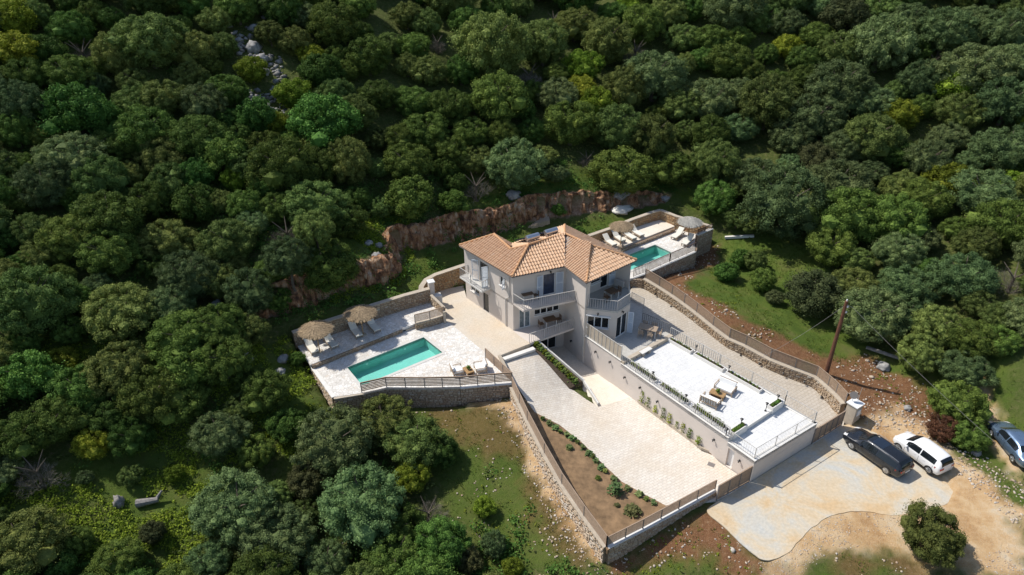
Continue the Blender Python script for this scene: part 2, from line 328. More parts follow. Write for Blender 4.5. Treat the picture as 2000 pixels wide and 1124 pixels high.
def sheet(name, poly, zf, mat, step=1.0, thick=.12, holes=(), clear=.1, register=True):
    """paved area: polygon in plan, laid on level zf(x, y), cut in a grid so it can bend, with a skirt"""
    poly = [(p[0], p[1]) for p in poly]
    a = sum(poly[i][0] * poly[(i + 1) % len(poly)][1] - poly[(i + 1) % len(poly)][0] * poly[i][1] for i in range(len(poly)))
    if a < 0: poly = poly[::-1]
    bm = bmesh.new(); vs = [bm.verts.new((x, y, 0)) for x, y in poly]; bm.faces.new(vs)
    xs = [p[0] for p in poly]; ys = [p[1] for p in poly]
    def cut(co, no): bmesh.ops.bisect_plane(bm, geom=bm.verts[:] + bm.edges[:] + bm.faces[:], plane_co=co, plane_no=no)
    if step:
        x = min(xs) + step
        while x < max(xs): cut((x, 0, 0), (1, 0, 0)); x += step
        y = min(ys) + step
        while y < max(ys): cut((0, y, 0), (0, 1, 0)); y += step
    for h in holes:
        for i in range(len(h)):
            p, q = h[i], h[(i + 1) % len(h)]; cut((p[0], p[1], 0), (q[1] - p[1], p[0] - q[0], 0))
        dele = [f for f in bm.faces if inside(h, [f.calc_center_median().x], [f.calc_center_median().y])[0]]
        bmesh.ops.delete(bm, geom=dele, context='FACES')
    V = np.array([(v.co.x, v.co.y) for v in bm.verts])
    Z = zf.many(V) if isinstance(zf, Field) else np.array([zf(x, y) for x, y in V])
    for v, z in zip(bm.verts, Z): v.co.z = z
    e = [ed for ed in bm.edges if len(ed.link_faces) == 1]
    r = bmesh.ops.extrude_edge_only(bm, edges=e)
    for v in r['geom']:
        if isinstance(v, bmesh.types.BMVert): v.co.z -= thick
    bmesh.ops.recalc_face_normals(bm, faces=bm.faces)
    me = bpy.data.meshes.new(name); bm.to_mesh(me); bm.free(); me.materials.append(mat)
    o = bpy.data.objects.new(name, me); C.objects.link(o); o['kind'] = 'structure'
    if register: SHEETS.append((poly, zf, clear))
    return o

# ================================================================== LEVELS AND PAVED AREAS
ZP, ZL, ZW, ZV, ZB, Z2, ZU = 2.7, 3.1, 2.4, 2.05, -0.3, 3.9, 4.3        # patio, lounge, white terrace, lower terrace, court, pool-2 deck, its upper step
def fpts(l): return [(*xy(a, b, z), z) for a, b, z in l]
RAMP = Field(fpts([(984, 700, 2.3), (1040, 681, 2.3), (960, 690, 2.35), (1000, 742, 1.95), (1044, 805, 1.1), (1080, 722, 1.3), (1113, 760, .35), (1170, 795, -.05), (1240, 773, -.2),
    (1136, 863, .45), (1214, 940, .15), (1300, 987, .05), (1400, 968, 0), (1465, 942, 0), (1405, 903, -.05), (1300, 850, -.08), (1200, 850, .1)]), .5)
SIDE = Field(fpts([(1240, 565, 2.95), (1272, 568, 2.85), (1262, 600, 2.6), (1307, 595, 2.5), (1310, 640, 2.15), (1381, 658, 1.75), (1380, 690, 1.6), (1454, 700, 1.2), (1450, 740, 1.0),
    (1550, 741, .65), (1530, 795, .4), (1597, 772, .35), (1634, 802, .05), (1590, 838, 0), (1641, 832, 0)]), .5)
def P3(px, py, z): p = site(px, py, z); return (p.x, p.y)
def lineint(a, b, c, d):
    x1, y1 = a; x2, y2 = b; x3, y3 = c; x4, y4 = d; D = (x1 - x2) * (y3 - y4) - (y1 - y2) * (x3 - x4)
    t = ((x1 - x3) * (y3 - y4) - (y1 - y3) * (x3 - x4)) / D; return (x1 + t * (x2 - x1), y1 + t * (y2 - y1))
def lerp2(a, b, t): return (a[0] + (b[0] - a[0]) * t, a[1] + (b[1] - a[1]) * t)
def offs(a, b, d):                                                       # shift line a-b to its left by d
    L = math.hypot(b[0] - a[0], b[1] - a[1]); n = (-(b[1] - a[1]) / L * d, (b[0] - a[0]) / L * d)
    return (a[0] + n[0], a[1] + n[1]), (b[0] + n[0], b[1] + n[1])
# house corners
hA, hB, hC, hD, hE = (-4.35, 55.3), (.08, 49.7), (4.72, 51.5), (6.22, 48.75), (10.4, 51.9)
hT, hV, hA2 = (5.1, 58.4), (.3, 54.9), (-1.6, 56.8)
hF, hG = (8.85, 48.15), (10.15, 49.45)
# ramp and driveway
drive_poly = [P3(984, 700, 2.3), P3(1040, 681, 2.3), P3(1113, 760, .35), P3(1122, 763, .3), P3(1169, 795, -.05), P3(1241, 773, -.2), P3(1371, 882, -.08), P3(1391, 889, -.08), P3(1405, 903, -.05),
              P3(1466, 944, 0), P3(1400, 979, 0), P3(1300.6, 988, .05), P3(1250, 961, .1), P3(1214.5, 941, .15), P3(1175, 904, .3), P3(1136, 864, .45), P3(1093, 829, .7), P3(1044, 805, 1.1), P3(1000, 740, 1.95), P3(975, 706, 2.25)]
sheet('driveway', drive_poly, RAMP, M['pavers'], 1.0)
court_poly = [hB, hC, (6.22, 48.75), P3(1233, 768, -.2), P3(1241, 773.5, -.2), P3(1169, 795.5, -.05), P3(1133, 757, -.3), P3(1052, 672, -.3)]
sheet('court', court_poly, lambda x, y: min(-.21, RAMP(x, y)) if y < 46 else ZB, M['court'], 1.0)
patio_poly = [P3(845, 577, ZP), P3(912, 570, ZP), hA, hB, P3(1012, 655, ZP), P3(1034, 671, ZP), P3(1046, 675, ZP), P3(978, 696, ZP), P3(1001, 747, ZP), P3(999, 738, ZP), P3(949, 690, ZP), P3(883, 634.7, ZP), P3(869, 629, ZP), P3(860, 600, ZP)]
patio_poly = [P3(838, 572, ZP), P3(905, 558, ZP), hA, hB, P3(1012, 655, ZP), P3(1036, 671, ZP), P3(978, 694, ZP), P3(1002, 742, ZP), P3(999, 746, ZP), P3(948.5, 690, ZP), P3(883, 634.7, ZP), P3(869, 629, ZP), P3(862, 602, ZP)]
sheet('patio', patio_poly, flat(ZP), M['patio'], 0, thick=.35)
POOL1 = [P3(676, 720, 2.6), P3(828, 660, 2.6), P3(867, 691, 2.6), P3(707, 757, 2.6)]
deck1 = [P3(609.4, 717.5, ZP), P3(811, 637.4, ZP), P3(869.7, 626, ZP), P3(883, 634.7, ZP), P3(948.5, 690, ZP), P3(999, 746, ZP), P3(899, 756, ZP), P3(755, 757.5, ZP), P3(707, 768, ZP), P3(652, 776, ZP)]
sheet('pool_deck', deck1, flat(ZP + .006), M['crazy'], 0, thick=.3, holes=[POOL1], clear=.2)
lounge1 = [P3(573, 664, ZL), P3(606, 713, ZL), P3(811, 632.5, ZL), P3(870, 614, ZL), P3(845, 586, ZL), P3(741, 622, ZL), P3(640, 657, ZL)]
sheet('lounge_terrace', lounge1, flat(ZL), M['crazy'], 0, thick=.2, clear=.2)
POOL2 = [P3(1187, 514.5, 3.8), P3(1279.4, 479.5, 3.8), P3(1313, 495.6, 3.8), P3(1222, 535, 3.8)]
deck2 = [P3(1209, 489, Z2), P3(1318, 447.5, Z2), P3(1362, 459, Z2), P3(1357, 492, Z2), P3(1290, 521, Z2), P3(1237, 543.5, Z2), P3(1200, 548, Z2), P3(1150, 510, Z2)]
sheet('second_pool_deck', deck2, flat(Z2), M['crazy'], 0, thick=.3, holes=[POOL2], clear=.2)
lounge2 = [P3(1150, 512, ZU), P3(1209, 484, ZU), P3(1318, 442, ZU), P3(1290, 428, ZU), P3(1239, 439, ZU), P3(1150, 472, ZU)]
sheet('second_lounge_terrace', lounge2, flat(ZU), M['court'], 0, thick=.4, clear=.2)
patch2 = [P3(1318, 447, Z2), P3(1322, 441, Z2), P3(1345, 436, Z2), P3(1388, 452, Z2), P3(1362, 459, Z2)]
sheet('corner_terrace', patch2, flat(Z2 + .003), M['court'], 0, thick=.3, clear=.2)
# white terrace and porch
W0 = (6.3, 48.75); W1 = (16.72, 34.33); W2 = (22.5, 38.05)               # left wall line, front wall line
WK = P3(1212, 706, ZP)
WK = lineint(W0, W1, P3(1212, 706, ZP), P3(1299, 659, ZP)); WR0 = P3(1306, 651, ZP)
WKR = lineint(WR0, W2, P3(1212, 706, ZP), P3(1299, 659, ZP))
S1, S2 = P3(1454, 837, ZW), P3(1498, 808, ZW)
SL, SR = lineint(W0, W1, S1, S2), lineint(WKR, W2, S1, S2)
porch_poly = [W0, WK, WKR, WR0, P3(1254, 629, ZP), P3(1255, 600, ZP), P3(1231, 585, ZP), hE, hG, hF]
sheet('porch', porch_poly, flat(ZP), M['porch'], 0, thick=.15)
sheet('white_terrace', [WK, SL, SR, WKR], flat(ZW), M['terrace'], 0, thick=.3)
sheet('lower_terrace', [SL, W1, W2, SR], flat(ZV), M['terrace'], 0, thick=.3)
side_poly = [P3(1225, 575, 2.9), P3(1237, 560, 2.95)] + [P3(a, b, z) for a, b, z in [(1278, 560, 2.85), (1316, 586, 2.5), (1358, 618, 2.1), (1390, 646, 1.75), (1426, 670, 1.45), (1460, 685, 1.2), (1507, 707, .9), (1556, 728, .65), (1606, 756, .35), (1652, 798, .02), (1648, 832, 0)]] + [W2, SR, WKR, WR0, P3(1254, 629, ZP), P3(1255, 600, ZP), P3(1231, 585, ZP)]
sheet('side_drive', side_poly, SIDE, M['side_pavers'], 1.2, clear=.15)

# ================================================================== GROUND
fore = [(1399, 981, 0), (1381, 1000, 0), (1420, 1035, 0), (1460, 1072, 0), (1490, 1093, 0), (1512, 1095, 0), (1540, 1078, 0), (1562, 1052, 0), (1600, 1020, 0), (1640, 1004, 0), (1690, 997, 0), (1735, 1006, 0), (1790, 1000, 0), (1850, 985, 0), (1862, 960, 0), (1830, 930, 0), (1760, 880, 0), (1700, 838, 0), (1660, 828, 0), (1641, 834, 0), (1583, 869, 0), (1464, 943, 0)]
fp = [site(a, b, .03) for a, b, z in fore]; _f = [(p.x, p.y) for p in smoothpath([(p.x, p.y, 0) for p in fp[:20]], 9)] + [(p.x, p.y) for p in fp[20:]]
_n = noise2([a for a, b in _f], [b for a, b in _f], 61, 2.2, 4); _n2 = noise2([a for a, b in _f], [b for a, b in _f], 62, 2.2, 4); fp = [(a + .3 * n1, b + .3 * n2) if 4 < i < 170 else (a, b) for i, ((a, b), n1, n2) in enumerate(zip(_f, _n, _n2))]
SHEETS.append((fp, flat(.035), .05))
SHEETS.append(([hA, hB, hC, hD, hF, hG, hE, hT, hV, hA2], flat(-.2), .1)); SHEETS.append(([W0, W1, W2, SR, WKR, WR0, hG, hF], flat(-.3), .1)); SHEETS.append((patio_poly, flat(2.3), .1)) 
CL = [(505, 645, 4.0, 0), (530, 636, 4.0, 1.7), (597, 616, 4.1, 2.2), (661, 590, 4.1, 2.0), (714, 571, 4.1, 1.9), (748, 561, 4.0, 2.2), (780, 546, 3.9, 2.5), (784, 528, 3.9, 2.7), (784, 511, 3.8, 3.0), (828, 499, 3.8, 3.0), (894, 480, 3.7, 3.2),
      (960, 459, 3.7, 2.9), (1027, 443, 3.7, 2.7), (1105, 436, 3.8, 2.6), (1183, 424, 4.0, 2.2), (1250, 412, 4.3, 1.3), (1300, 402, 4.6, .3)]
CLP = [site(a, b, z) for a, b, z, h in CL]; CLH = [c[3] * (1.0 if i < 6 else .6) for i, c in enumerate(CL)]
CLxy = [(p.x, p.y) for p in CLP]
_e0 = (CLxy[0][0] - 60, CLxy[0][1] - 45); _e1 = (CLxy[-1][0] + 60, CLxy[-1][1] + 60)
behind = [_e0] + CLxy + [_e1, (_e1[0], 400), (-300, 400), (-300, _e0[1])]
def cliff_step(X, Y):
    best = np.full(len(X), 1e9); hh = np.zeros(len(X))
    for i in range(len(CLxy) - 1):
        a, b = CLxy[i], CLxy[i + 1]; dx, dy = b[0] - a[0], b[1] - a[1]; L = dx * dx + dy * dy
        t = np.clip(((X - a[0]) * dx + (Y - a[1]) * dy) / L, 0, 1); d = np.hypot(X - a[0] - t * dx, Y - a[1] - t * dy)
        m = d < best; best = np.where(m, d, best); hh = np.where(m, CLH[i] + (CLH[i + 1] - CLH[i]) * t, hh)
    sgn = np.where(inside(behind, X, Y), 1, -1); s = np.clip((best * sgn - .25) / .9, 0, 1)
    return hh * s * s * (3 - 2 * s)
gp = fpts([(1183, 1105, -1.1), (1400, 992, -.06), (1300, 1047, -.6), (1500, 1000, -.02), (1600, 950, -.02), (1512, 1100, -.03), (1562, 1060, .0), (1640, 1014, .01), (1740, 1014, .01), (1430, 1055, -.05), (1850, 990, .05), (1700, 900, 0), (1850, 920, .3), (1965, 905, .7), (1900, 1050, .2), (1700, 1100, -.2), (1450, 1120, -.6), (1250, 1124, -1.3), (1640, 860, -.02), (1690, 840, .05),
    (1100, 1020, -.7), (1050, 885, .2), (1000, 792, 1.3), (900, 775, 1.35), (800, 785, 1.2), (900, 900, -.2), (950, 1050, -1.5), (1050, 1124, -1.8), (700, 850, .2), (700, 1050, -1.5), (630, 790, 1.6), (570, 720, 2.7),
    (230, 1000, .6), (100, 1100, .2), (400, 1100, -1), (50, 900, 3), (350, 850, 2.0), (500, 700, 4.3), (540, 680, 3.6), (400, 720, 4.5),
    (1250, 700, 0), (1350, 830, 0), (1400, 780, 0), (1060, 760, .6),
    (1614, 735, 1.3), (1500, 682, 2.0), (1400, 625, 2.9), (1320, 565, 3.0), (1300, 545, 2.8), (1400, 500, 2.2), (1360, 518, 2.2), (1450, 580, 2.4), (1550, 640, 2.0), (1660, 690, 1.3), (1680, 800, .5), (1760, 760, 1.0), (1800, 830, .5), (1900, 760, 1.8), (1985, 830, 1.3), (1990, 720, 4.0),
    (1480, 470, 3.6), (1395, 478, 2.4), (1420, 430, 4.4), (1320, 398, 5), (1240, 412, 4.6), (1150, 445, 3.9), (1000, 455, 3.6), (860, 520, 3.7), (780, 570, 3.8), (700, 606, 4.2), (600, 650, 4.1), (545, 676, 4)])
gp += [(0, 75, 8.5), (0, 90, 15), (0, 110, 23.5), (0, 140, 36), (0, 180, 50), (-30, 60, 9.5), (-30, 80, 18.5), (-30, 100, 27), (-30, 140, 42), (-55, 45, 12), (-55, 70, 23), (-60, 100, 34), (-60, 150, 53),
       (-40, 30, 4), (-70, 30, 13), (-90, 60, 33), (-100, 120, 58), (30, 80, 9.5), (30, 100, 19), (30, 140, 37), (30, 180, 51), (55, 60, 8), (60, 80, 15.5), (60, 110, 28), (60, 150, 45), (90, 60, 18), (100, 100, 33), (110, 150, 54),
       (60, 40, 4), (80, 30, 5), (45, 22, .2), (20, 12, -3), (-20, 12, -3), (-50, 12, -2), (18, 74, 6.2)]
LOW = Field(gp, 2.0)
ROAD = [P3(*a) for a in [(1640, 838, 0), (1690, 815, 0), (1760, 812, .1), (1820, 850, .2), (1880, 905, .3), (1940, 965, .4), (2060, 1030, .5), (2200, 1150, .4), (2200, 1300, .4), (1900, 1180, 0), (1830, 1075, 0), (1760, 1050, 0), (1700, 1055, 0), (1640, 1075, 0), (1560, 1124, -.1), (1480, 1115, 0), (1430, 1060, 0), (1385, 1005, 0), (1465, 942, 0)]]
def ground_raw(X, Y):
    X = np.asarray(X, float); Y = np.asarray(Y, float)
    z = LOW.many(np.stack([X, Y], 1)) + cliff_step(X, Y)
    far = np.clip(seg_dist(ROAD, X, Y, True) / 4, 0, 1) * (~inside(ROAD, X, Y)); beh = inside(behind, X, Y)
    z += noise2(X, Y, 3, 6, 4) * np.where(beh, .55, .22) * far + noise2(X, Y, 5, .9, 3) * .07 * np.maximum(far, .25)
    return z
def ground_many(X, Y):
    z = ground_raw(X, Y)
    for poly, zf, clear in SHEETS:
        pad = .3; ins = inside(poly, X, Y)
        if clear >= .15: ins |= seg_dist(poly, X, Y, True) < pad
        idx = np.nonzero(ins)[0]
        if len(idx):
            q = np.stack([X[idx], Y[idx]], 1); zz = zf.many(q) if isinstance(zf, Field) else np.array([zf(a, b) for a, b in q])
            z[idx] = np.minimum(z[idx], zz - (1.9 if zz.mean() > 2 and clear >= .2 else .05 if clear == .05 else .25))
    return z
GX0, GY0, GS = -120, 10, .5
_gx = np.arange(GX0, 140, GS); _gy = np.arange(GY0, 200, GS); _X, _Y = np.meshgrid(_gx, _gy)
GRID = ground_many(_X.ravel(), _Y.ravel()).reshape(_X.shape)
def gz(X, Y):
    X = np.atleast_1d(np.asarray(X, float)); Y = np.atleast_1d(np.asarray(Y, float))
    u = np.clip((X - GX0) / GS, 0, GRID.shape[1] - 1.001); v = np.clip((Y - GY0) / GS, 0, GRID.shape[0] - 1.001)
    i = u.astype(int); j = v.astype(int); fx = u - i; fy = v - j
    return (GRID[j, i] * (1 - fx) + GRID[j, i + 1] * fx) * (1 - fy) + (GRID[j + 1, i] * (1 - fx) + GRID[j + 1, i + 1] * fx) * fy
def g1(x, y): return float(gz([x], [y])[0])
def hit(px, py, dz=0.0):                                                 # where a sight line first meets ground + dz
    d = fw * FOC + rt * (px - 1000) - up * (py - 562); d = d / (d @ fw); t = np.arange(25, 230, .25)
    P = d[None] * t[:, None]; z = P[:, 2] + CAM_H; gzz = gz(P[:, 0], P[:, 1]) + dz
    k = np.nonzero(z < gzz)[0]
    if not len(k): return None
    k = k[0]; a = P[k]; return Vector((a[0], a[1], gzz[k] - dz)), t[k]
def axis(segs):
    out = []
    for a, b, s in segs: out += list(np.arange(a, b, s))
    return np.array(out)
tx = axis([(-150, -45, 2.5), (-45, -22, .8), (-22, 46, .33), (46, 70, .9), (70, 170, 2.6)]); ty = axis([(6, 22, 1), (22, 74, .33), (74, 120, .9), (120, 260, 3)])
TX, TY = np.meshgrid(tx, ty); TZ = ground_many(TX.ravel(), TY.ravel())
nx, ny = len(tx), len(ty); ii = (np.arange(ny - 1)[:, None] * nx + np.arange(nx - 1)[None]).ravel()
me = npmesh('ground', np.stack([TX.ravel(), TY.ravel(), TZ], 1), np.stack([ii, ii + 1, ii + nx + 1, ii + nx], 1), None, True)
def zone(poly_px, soft=1.2, wob=1.2, seed=0, zz=None):
    poly = []
    for a in poly_px:
        h = hit(a[0], a[1]); poly.append((h[0].x, h[0].y) if h else P3(a[0], a[1], 0))
    X, Y = TX.ravel(), TY.ravel(); d = seg_dist(poly, X, Y, True) * np.where(inside(poly, X, Y), 1, -1)
    d = d + noise2(X, Y, 11 + seed, 1.9, 4) * wob * 1.5 + noise2(X, Y, 31 + seed, .45, 2) * .5
    return np.clip(d / soft + .5, 0, 1)
z_dirt = np.maximum.reduce([zone([(1640, 838), (1690, 812), (1760, 800), (1830, 850), (1890, 905), (1945, 965), (1999, 1010), (1999, 1123), (1900, 1123), (1840, 1100), (1760, 1085), (1700, 1075), (1620, 1085), (1560, 1120), (1490, 1118), (1400, 990), (1465, 945)], 1.0, .8),
    zone([(1920, 740), (1960, 830), (1999, 890), (1999, 960), (1975, 930), (1935, 850), (1905, 760)], .7, .4, 3), zone([(998, 785), (1050, 882), (1118, 1012), (1183, 1100), (1165, 1110), (1090, 1010), (1030, 905), (985, 800), (900, 790), (900, 776), (985, 786)], .6, .5, 20)])
z_red = np.maximum.reduce([zone([(1265, 535), (1355, 500), (1392, 486), (1396, 505), (1350, 540), (1352, 566), (1412, 600), (1492, 640), (1600, 688), (1700, 702), (1790, 752), (1850, 830), (1800, 870), (1740, 810), (1680, 830), (1640, 800), (1600, 740), (1480, 690), (1380, 635), (1300, 570)], 1.0, .9, 1),
    zone([(1200, 1100), (1380, 1010), (1400, 1000), (1420, 1040), (1490, 1110), (1540, 1123), (1420, 1123), (1380, 1070), (1260, 1110), (1210, 1123)], 1.0, .8, 2), zone([(830, 800), (960, 800), (1020, 830), (1060, 900), (1130, 1010), (1170, 1100), (1120, 1123), (1060, 1010), (1020, 930), (960, 870), (880, 850)], 1.5, 1.6, 5) * .55,
    zone([(1660, 1085), (1750, 1075), (1850, 1123), (1640, 1123)], 1, .8, 8) * .6])
z_grass = np.maximum.reduce([zone([(1345, 560), (1420, 500), (1400, 480), (1440, 460), (1560, 470), (1640, 560), (1700, 690), (1690, 720), (1600, 700), (1480, 650), (1400, 605)], 1.0, .8, 4),
    zone([(830, 810), (960, 800), (1040, 870), (1060, 960), (1110, 1050), (1130, 1123), (950, 1123), (880, 1000), (850, 900)], 1.6, 1.8, 6) * .75,
    zone([(1260, 1110), (1390, 1025), (1440, 1090), (1430, 1123), (1230, 1123)], .9, .5, 7), zone([(1590, 1123), (1680, 1095), (1740, 1123)], .9, .8, 9),
    zone([(520, 690), (600, 640), (700, 600), (790, 560), (800, 500), (900, 480), (1000, 455), (1150, 440), (1300, 405), (1290, 420), (1150, 460), (1000, 480), (905, 520), (850, 560), (720, 610), (620, 655), (560, 690)], 1.2, .8, 10),
    zone([(1850, 700), (1999, 690), (1999, 990), (1960, 960), (1870, 860), (1690, 700)], 1.5, 1, 12), zone([(40, 950), (200, 870), (440, 890), (430, 1010), (340, 1123), (120, 1123), (60, 1040)], 2, 1.5, 13) * .9, zone([(80, 640), (300, 640), (320, 720), (180, 740), (60, 700)], 1.5, 1.2, 17), zone([(420, 700), (560, 690), (640, 790), (600, 870), (480, 800)], 1.5, 1.2, 18), zone([(560, 830), (620, 850), (640, 960), (560, 940)], 1.2, 1.0, 19),
    zone([(1420, 360), (1480, 400), (1560, 520), (1480, 480), (1400, 420), (1300, 380)], 1.5, 1.2, 14), zone([(580, 470), (700, 430), (780, 450), (770, 500), (640, 560)], 1.5, 1.2, 15), zone([(850, 330), (1000, 330), (1300, 340), (1400, 380), (1250, 395), (1000, 400), (880, 420)], 2, 1.2, 16)])
X_, Y_ = TX.ravel(), TY.ravel()
z_cliff = np.clip(1.3 - seg_dist(CLxy, X_, Y_) / 1.3, 0, 1) * inside(behind, X_, Y_)
ca = me.color_attributes.new('zones', 'FLOAT_COLOR', 'POINT')
ca.data.foreach_set('color', np.stack([z_dirt, z_red, z_grass, z_cliff], 1).astype(np.float32).ravel())
def groundmat():
    m, t, N, L, b = newmat('hill_ground'); v = vec(N, L, kind='pos')
    at = N.new('ShaderNodeAttribute'); at.attribute_name = 'zones'; sp = N.new('ShaderNodeSeparateColor'); L.new(at.outputs['Color'], sp.inputs[0])
    n1 = noise_node(N, L, v, .45, 8, .7); n2 = noise_node(N, L, v, 3.2, 8, .75); n3 = noise_node(N, L, v, 16, 4, .7)
    def rp(n, st): r = ramp(N, st); L.new(n.outputs[0], r.inputs[0]); return r.outputs[0]
    lawnmix = None; base = rp(n2, [(.3, (.045, .060, .016)), (.5, (.080, .105, .024)), (.62, (.13, .125, .05)), (.8, (.26, .23, .17))])
    grass = mixc(N, L, n2.outputs[0], rp(n1, [(.36, (.065, .110, .014)), (.48, (.100, .155, .020)), (.58, (.145, .170, .034)), (.72, (.19, .155, .07))]), (.06, .09, .018))
    red = mixc(N, L, rp(n3, [(.55, (0, 0, 0)), (.72, (1, 1, 1))]), rp(n2, [(.3, (.125, .056, .026)), (.55, (.20, .098, .046)), (.75, (.30, .18, .095))]), (.42, .31, .20))
    dirt = mixc(N, L, rp(n3, [(.5, (0, 0, 0)), (.8, (1, 1, 1))]), rp(n1, [(.36, (.40, .235, .105)), (.47, (.54, .35, .175)), (.56, (.60, .43, .25)), (.68, (.62, .52, .38))]), (.62, .53, .40))
    rock = rp(n2, [(.3, (.16, .085, .05)), (.55, (.34, .22, .15)), (.75, (.5, .42, .34))])
    c = mixc(N, L, sp.outputs[2], base, grass); c = mixc(N, L, sp.outputs[1], c, red); c = mixc(N, L, sp.outputs[0], c, dirt); c = mixc(N, L, at.outputs['Alpha'], c, rock)
    L.new(c, b.inputs['Base Color']); b.inputs['Roughness'].default_value = .95; b.inputs['Specular IOR Level'].default_value = .2
    ad = N.new('ShaderNodeMath'); ad.operation = 'ADD'; L.new(n2.outputs[0], ad.inputs[0]); L.new(n3.outputs[0], ad.inputs[1])
    bp = N.new('ShaderNodeBump'); bp.inputs['Strength'].default_value = .8; bp.inputs['Distance'].default_value = .12; L.new(ad.outputs[0], bp.inputs['Height']); L.new(bp.outputs[0], b.inputs['Normal'])
    return m
M['ground'] = groundmat(); me.materials.append(M['ground'])
link('ground', me, None, 'structure')

# rock cutting: craggy face along the foot of the hill
def rockmat():
    m, t, N, L, b = newmat('red_brown_rock'); v = vec(N, L, kind='pos'); mp = N.new('ShaderNodeMapping'); mp.inputs['Scale'].default_value = (1, 1, .38); L.new(v, mp.inputs[0])
    n = noise_node(N, L, mp.outputs[0], 1.5, 9, .72); r = ramp(N, [(.36, (.055, .028, .018)), (.44, (.18, .085, .042)), (.51, (.38, .20, .10)), (.59, (.46, .32, .21)), (.68, (.62, .54, .44))]); L.new(n.outputs[0], r.inputs[0])
    L.new(r.outputs[0], b.inputs['Base Color']); b.inputs['Roughness'].default_value = .95
    n2 = noise_node(N, L, mp.outputs[0], 5, 8, .7); bp = N.new('ShaderNodeBump'); bp.inputs['Strength'].default_value = 1; bp.inputs['Distance'].default_value = .2; L.new(n2.outputs[0], bp.inputs['Height']); L.new(bp.outputs[0], b.inputs['Normal'])
    return m
M['rock'] = rockmat()
def rock_face():
    path = []; hs = []
    for i in range(len(CLxy) - 1):
        a, b = CLxy[i], CLxy[i + 1]; n = max(2, int(math.hypot(b[0] - a[0], b[1] - a[1]) / .16))
        for k in range(n): path.append(lerp2(a, b, k / n)); hs.append(CLH[i] + (CLH[i + 1] - CLH[i]) * k / n)
    path = np.array(path); hs = np.array(hs)
    for _ in range(6): path[1:-1] = (path[:-2] + path[1:-1] + path[2:]) / 3
    s = np.concatenate([[0], np.cumsum(np.hypot(*np.diff(path, axis=0).T))]); tan = np.gradient(path, axis=0); tan /= np.linalg.norm(tan, axis=1)[:, None]; nrm = np.stack([-tan[:, 1], tan[:, 0]], 1)
    K = 24; V = []
    gb = gz(path[:, 0] - nrm[:, 0] * .3, path[:, 1] - nrm[:, 1] * .3); gt = gz(path[:, 0] + nrm[:, 0] * 1.7, path[:, 1] + nrm[:, 1] * 1.7)
    for k in range(K + 1):
        u = k / K; z = gb - .3 + (gt - gb + .35) * min(1, u * 1.12) ** .9; back = .05 + .95 * u ** 1.3
        rr = noise2(s, z * .45, 21, 1.3, 4) * .9 + noise2(s * 1.0, z * .6, 22, .40, 3) * .6 + np.abs(noise2(s, z * .15, 23, .8, 2)) * .9 - .3
        off = back - rr * math.sin(math.pi * min(1, u * .9 + .1)) ** .6 * .95
        if k == K: off = off * 0 + 2.2; z = gt - .25
        V.append(np.stack([path[:, 0] + nrm[:, 0] * off, path[:, 1] + nrm[:, 1] * off, z + noise2(s, s * 0 + k * .3, 24, .7, 3) * (.5 if 0 < k < K else 0)], 1))
    V = np.concatenate(V); n = len(path); ii = (np.arange(K)[:, None] * n + np.arange(n - 1)[None]).ravel()
    m = npmesh('rock_cutting', V, np.stack([ii, ii + 1, ii + n + 1, ii + n], 1), M['rock'], False)
    link('rock_cutting', m, None, 'structure')
rock_face()

# forecourt slab in front of the gates
sheet('forecourt', fp, lambda x, y: .035 + .01 * math.sin(x * .9) * math.cos(y * .8), M['concrete'], 1.0, thick=.07, register=False)
bpoly = [P3(a, b, z) for a, b, z in [(1004, 752, 1.9), (1044, 805, 1.15), (1093, 829, .75), (1136, 864, .5), (1175, 904, .35), (1214.5, 941, .2), (1250, 961, .15), (1300.6, 988, .1), (1396, 965, .1), (1186, 1080, .1), (1115, 965, .3), (1045, 842, 1.0)]]
sheet('planting_bed', bpoly, lambda x, y: RAMP(x, y) + .04 + .05 * float(noise2([x], [y], 31, 1.2, 3)[0]), M['bed'], .5, thick=.4, register=False)

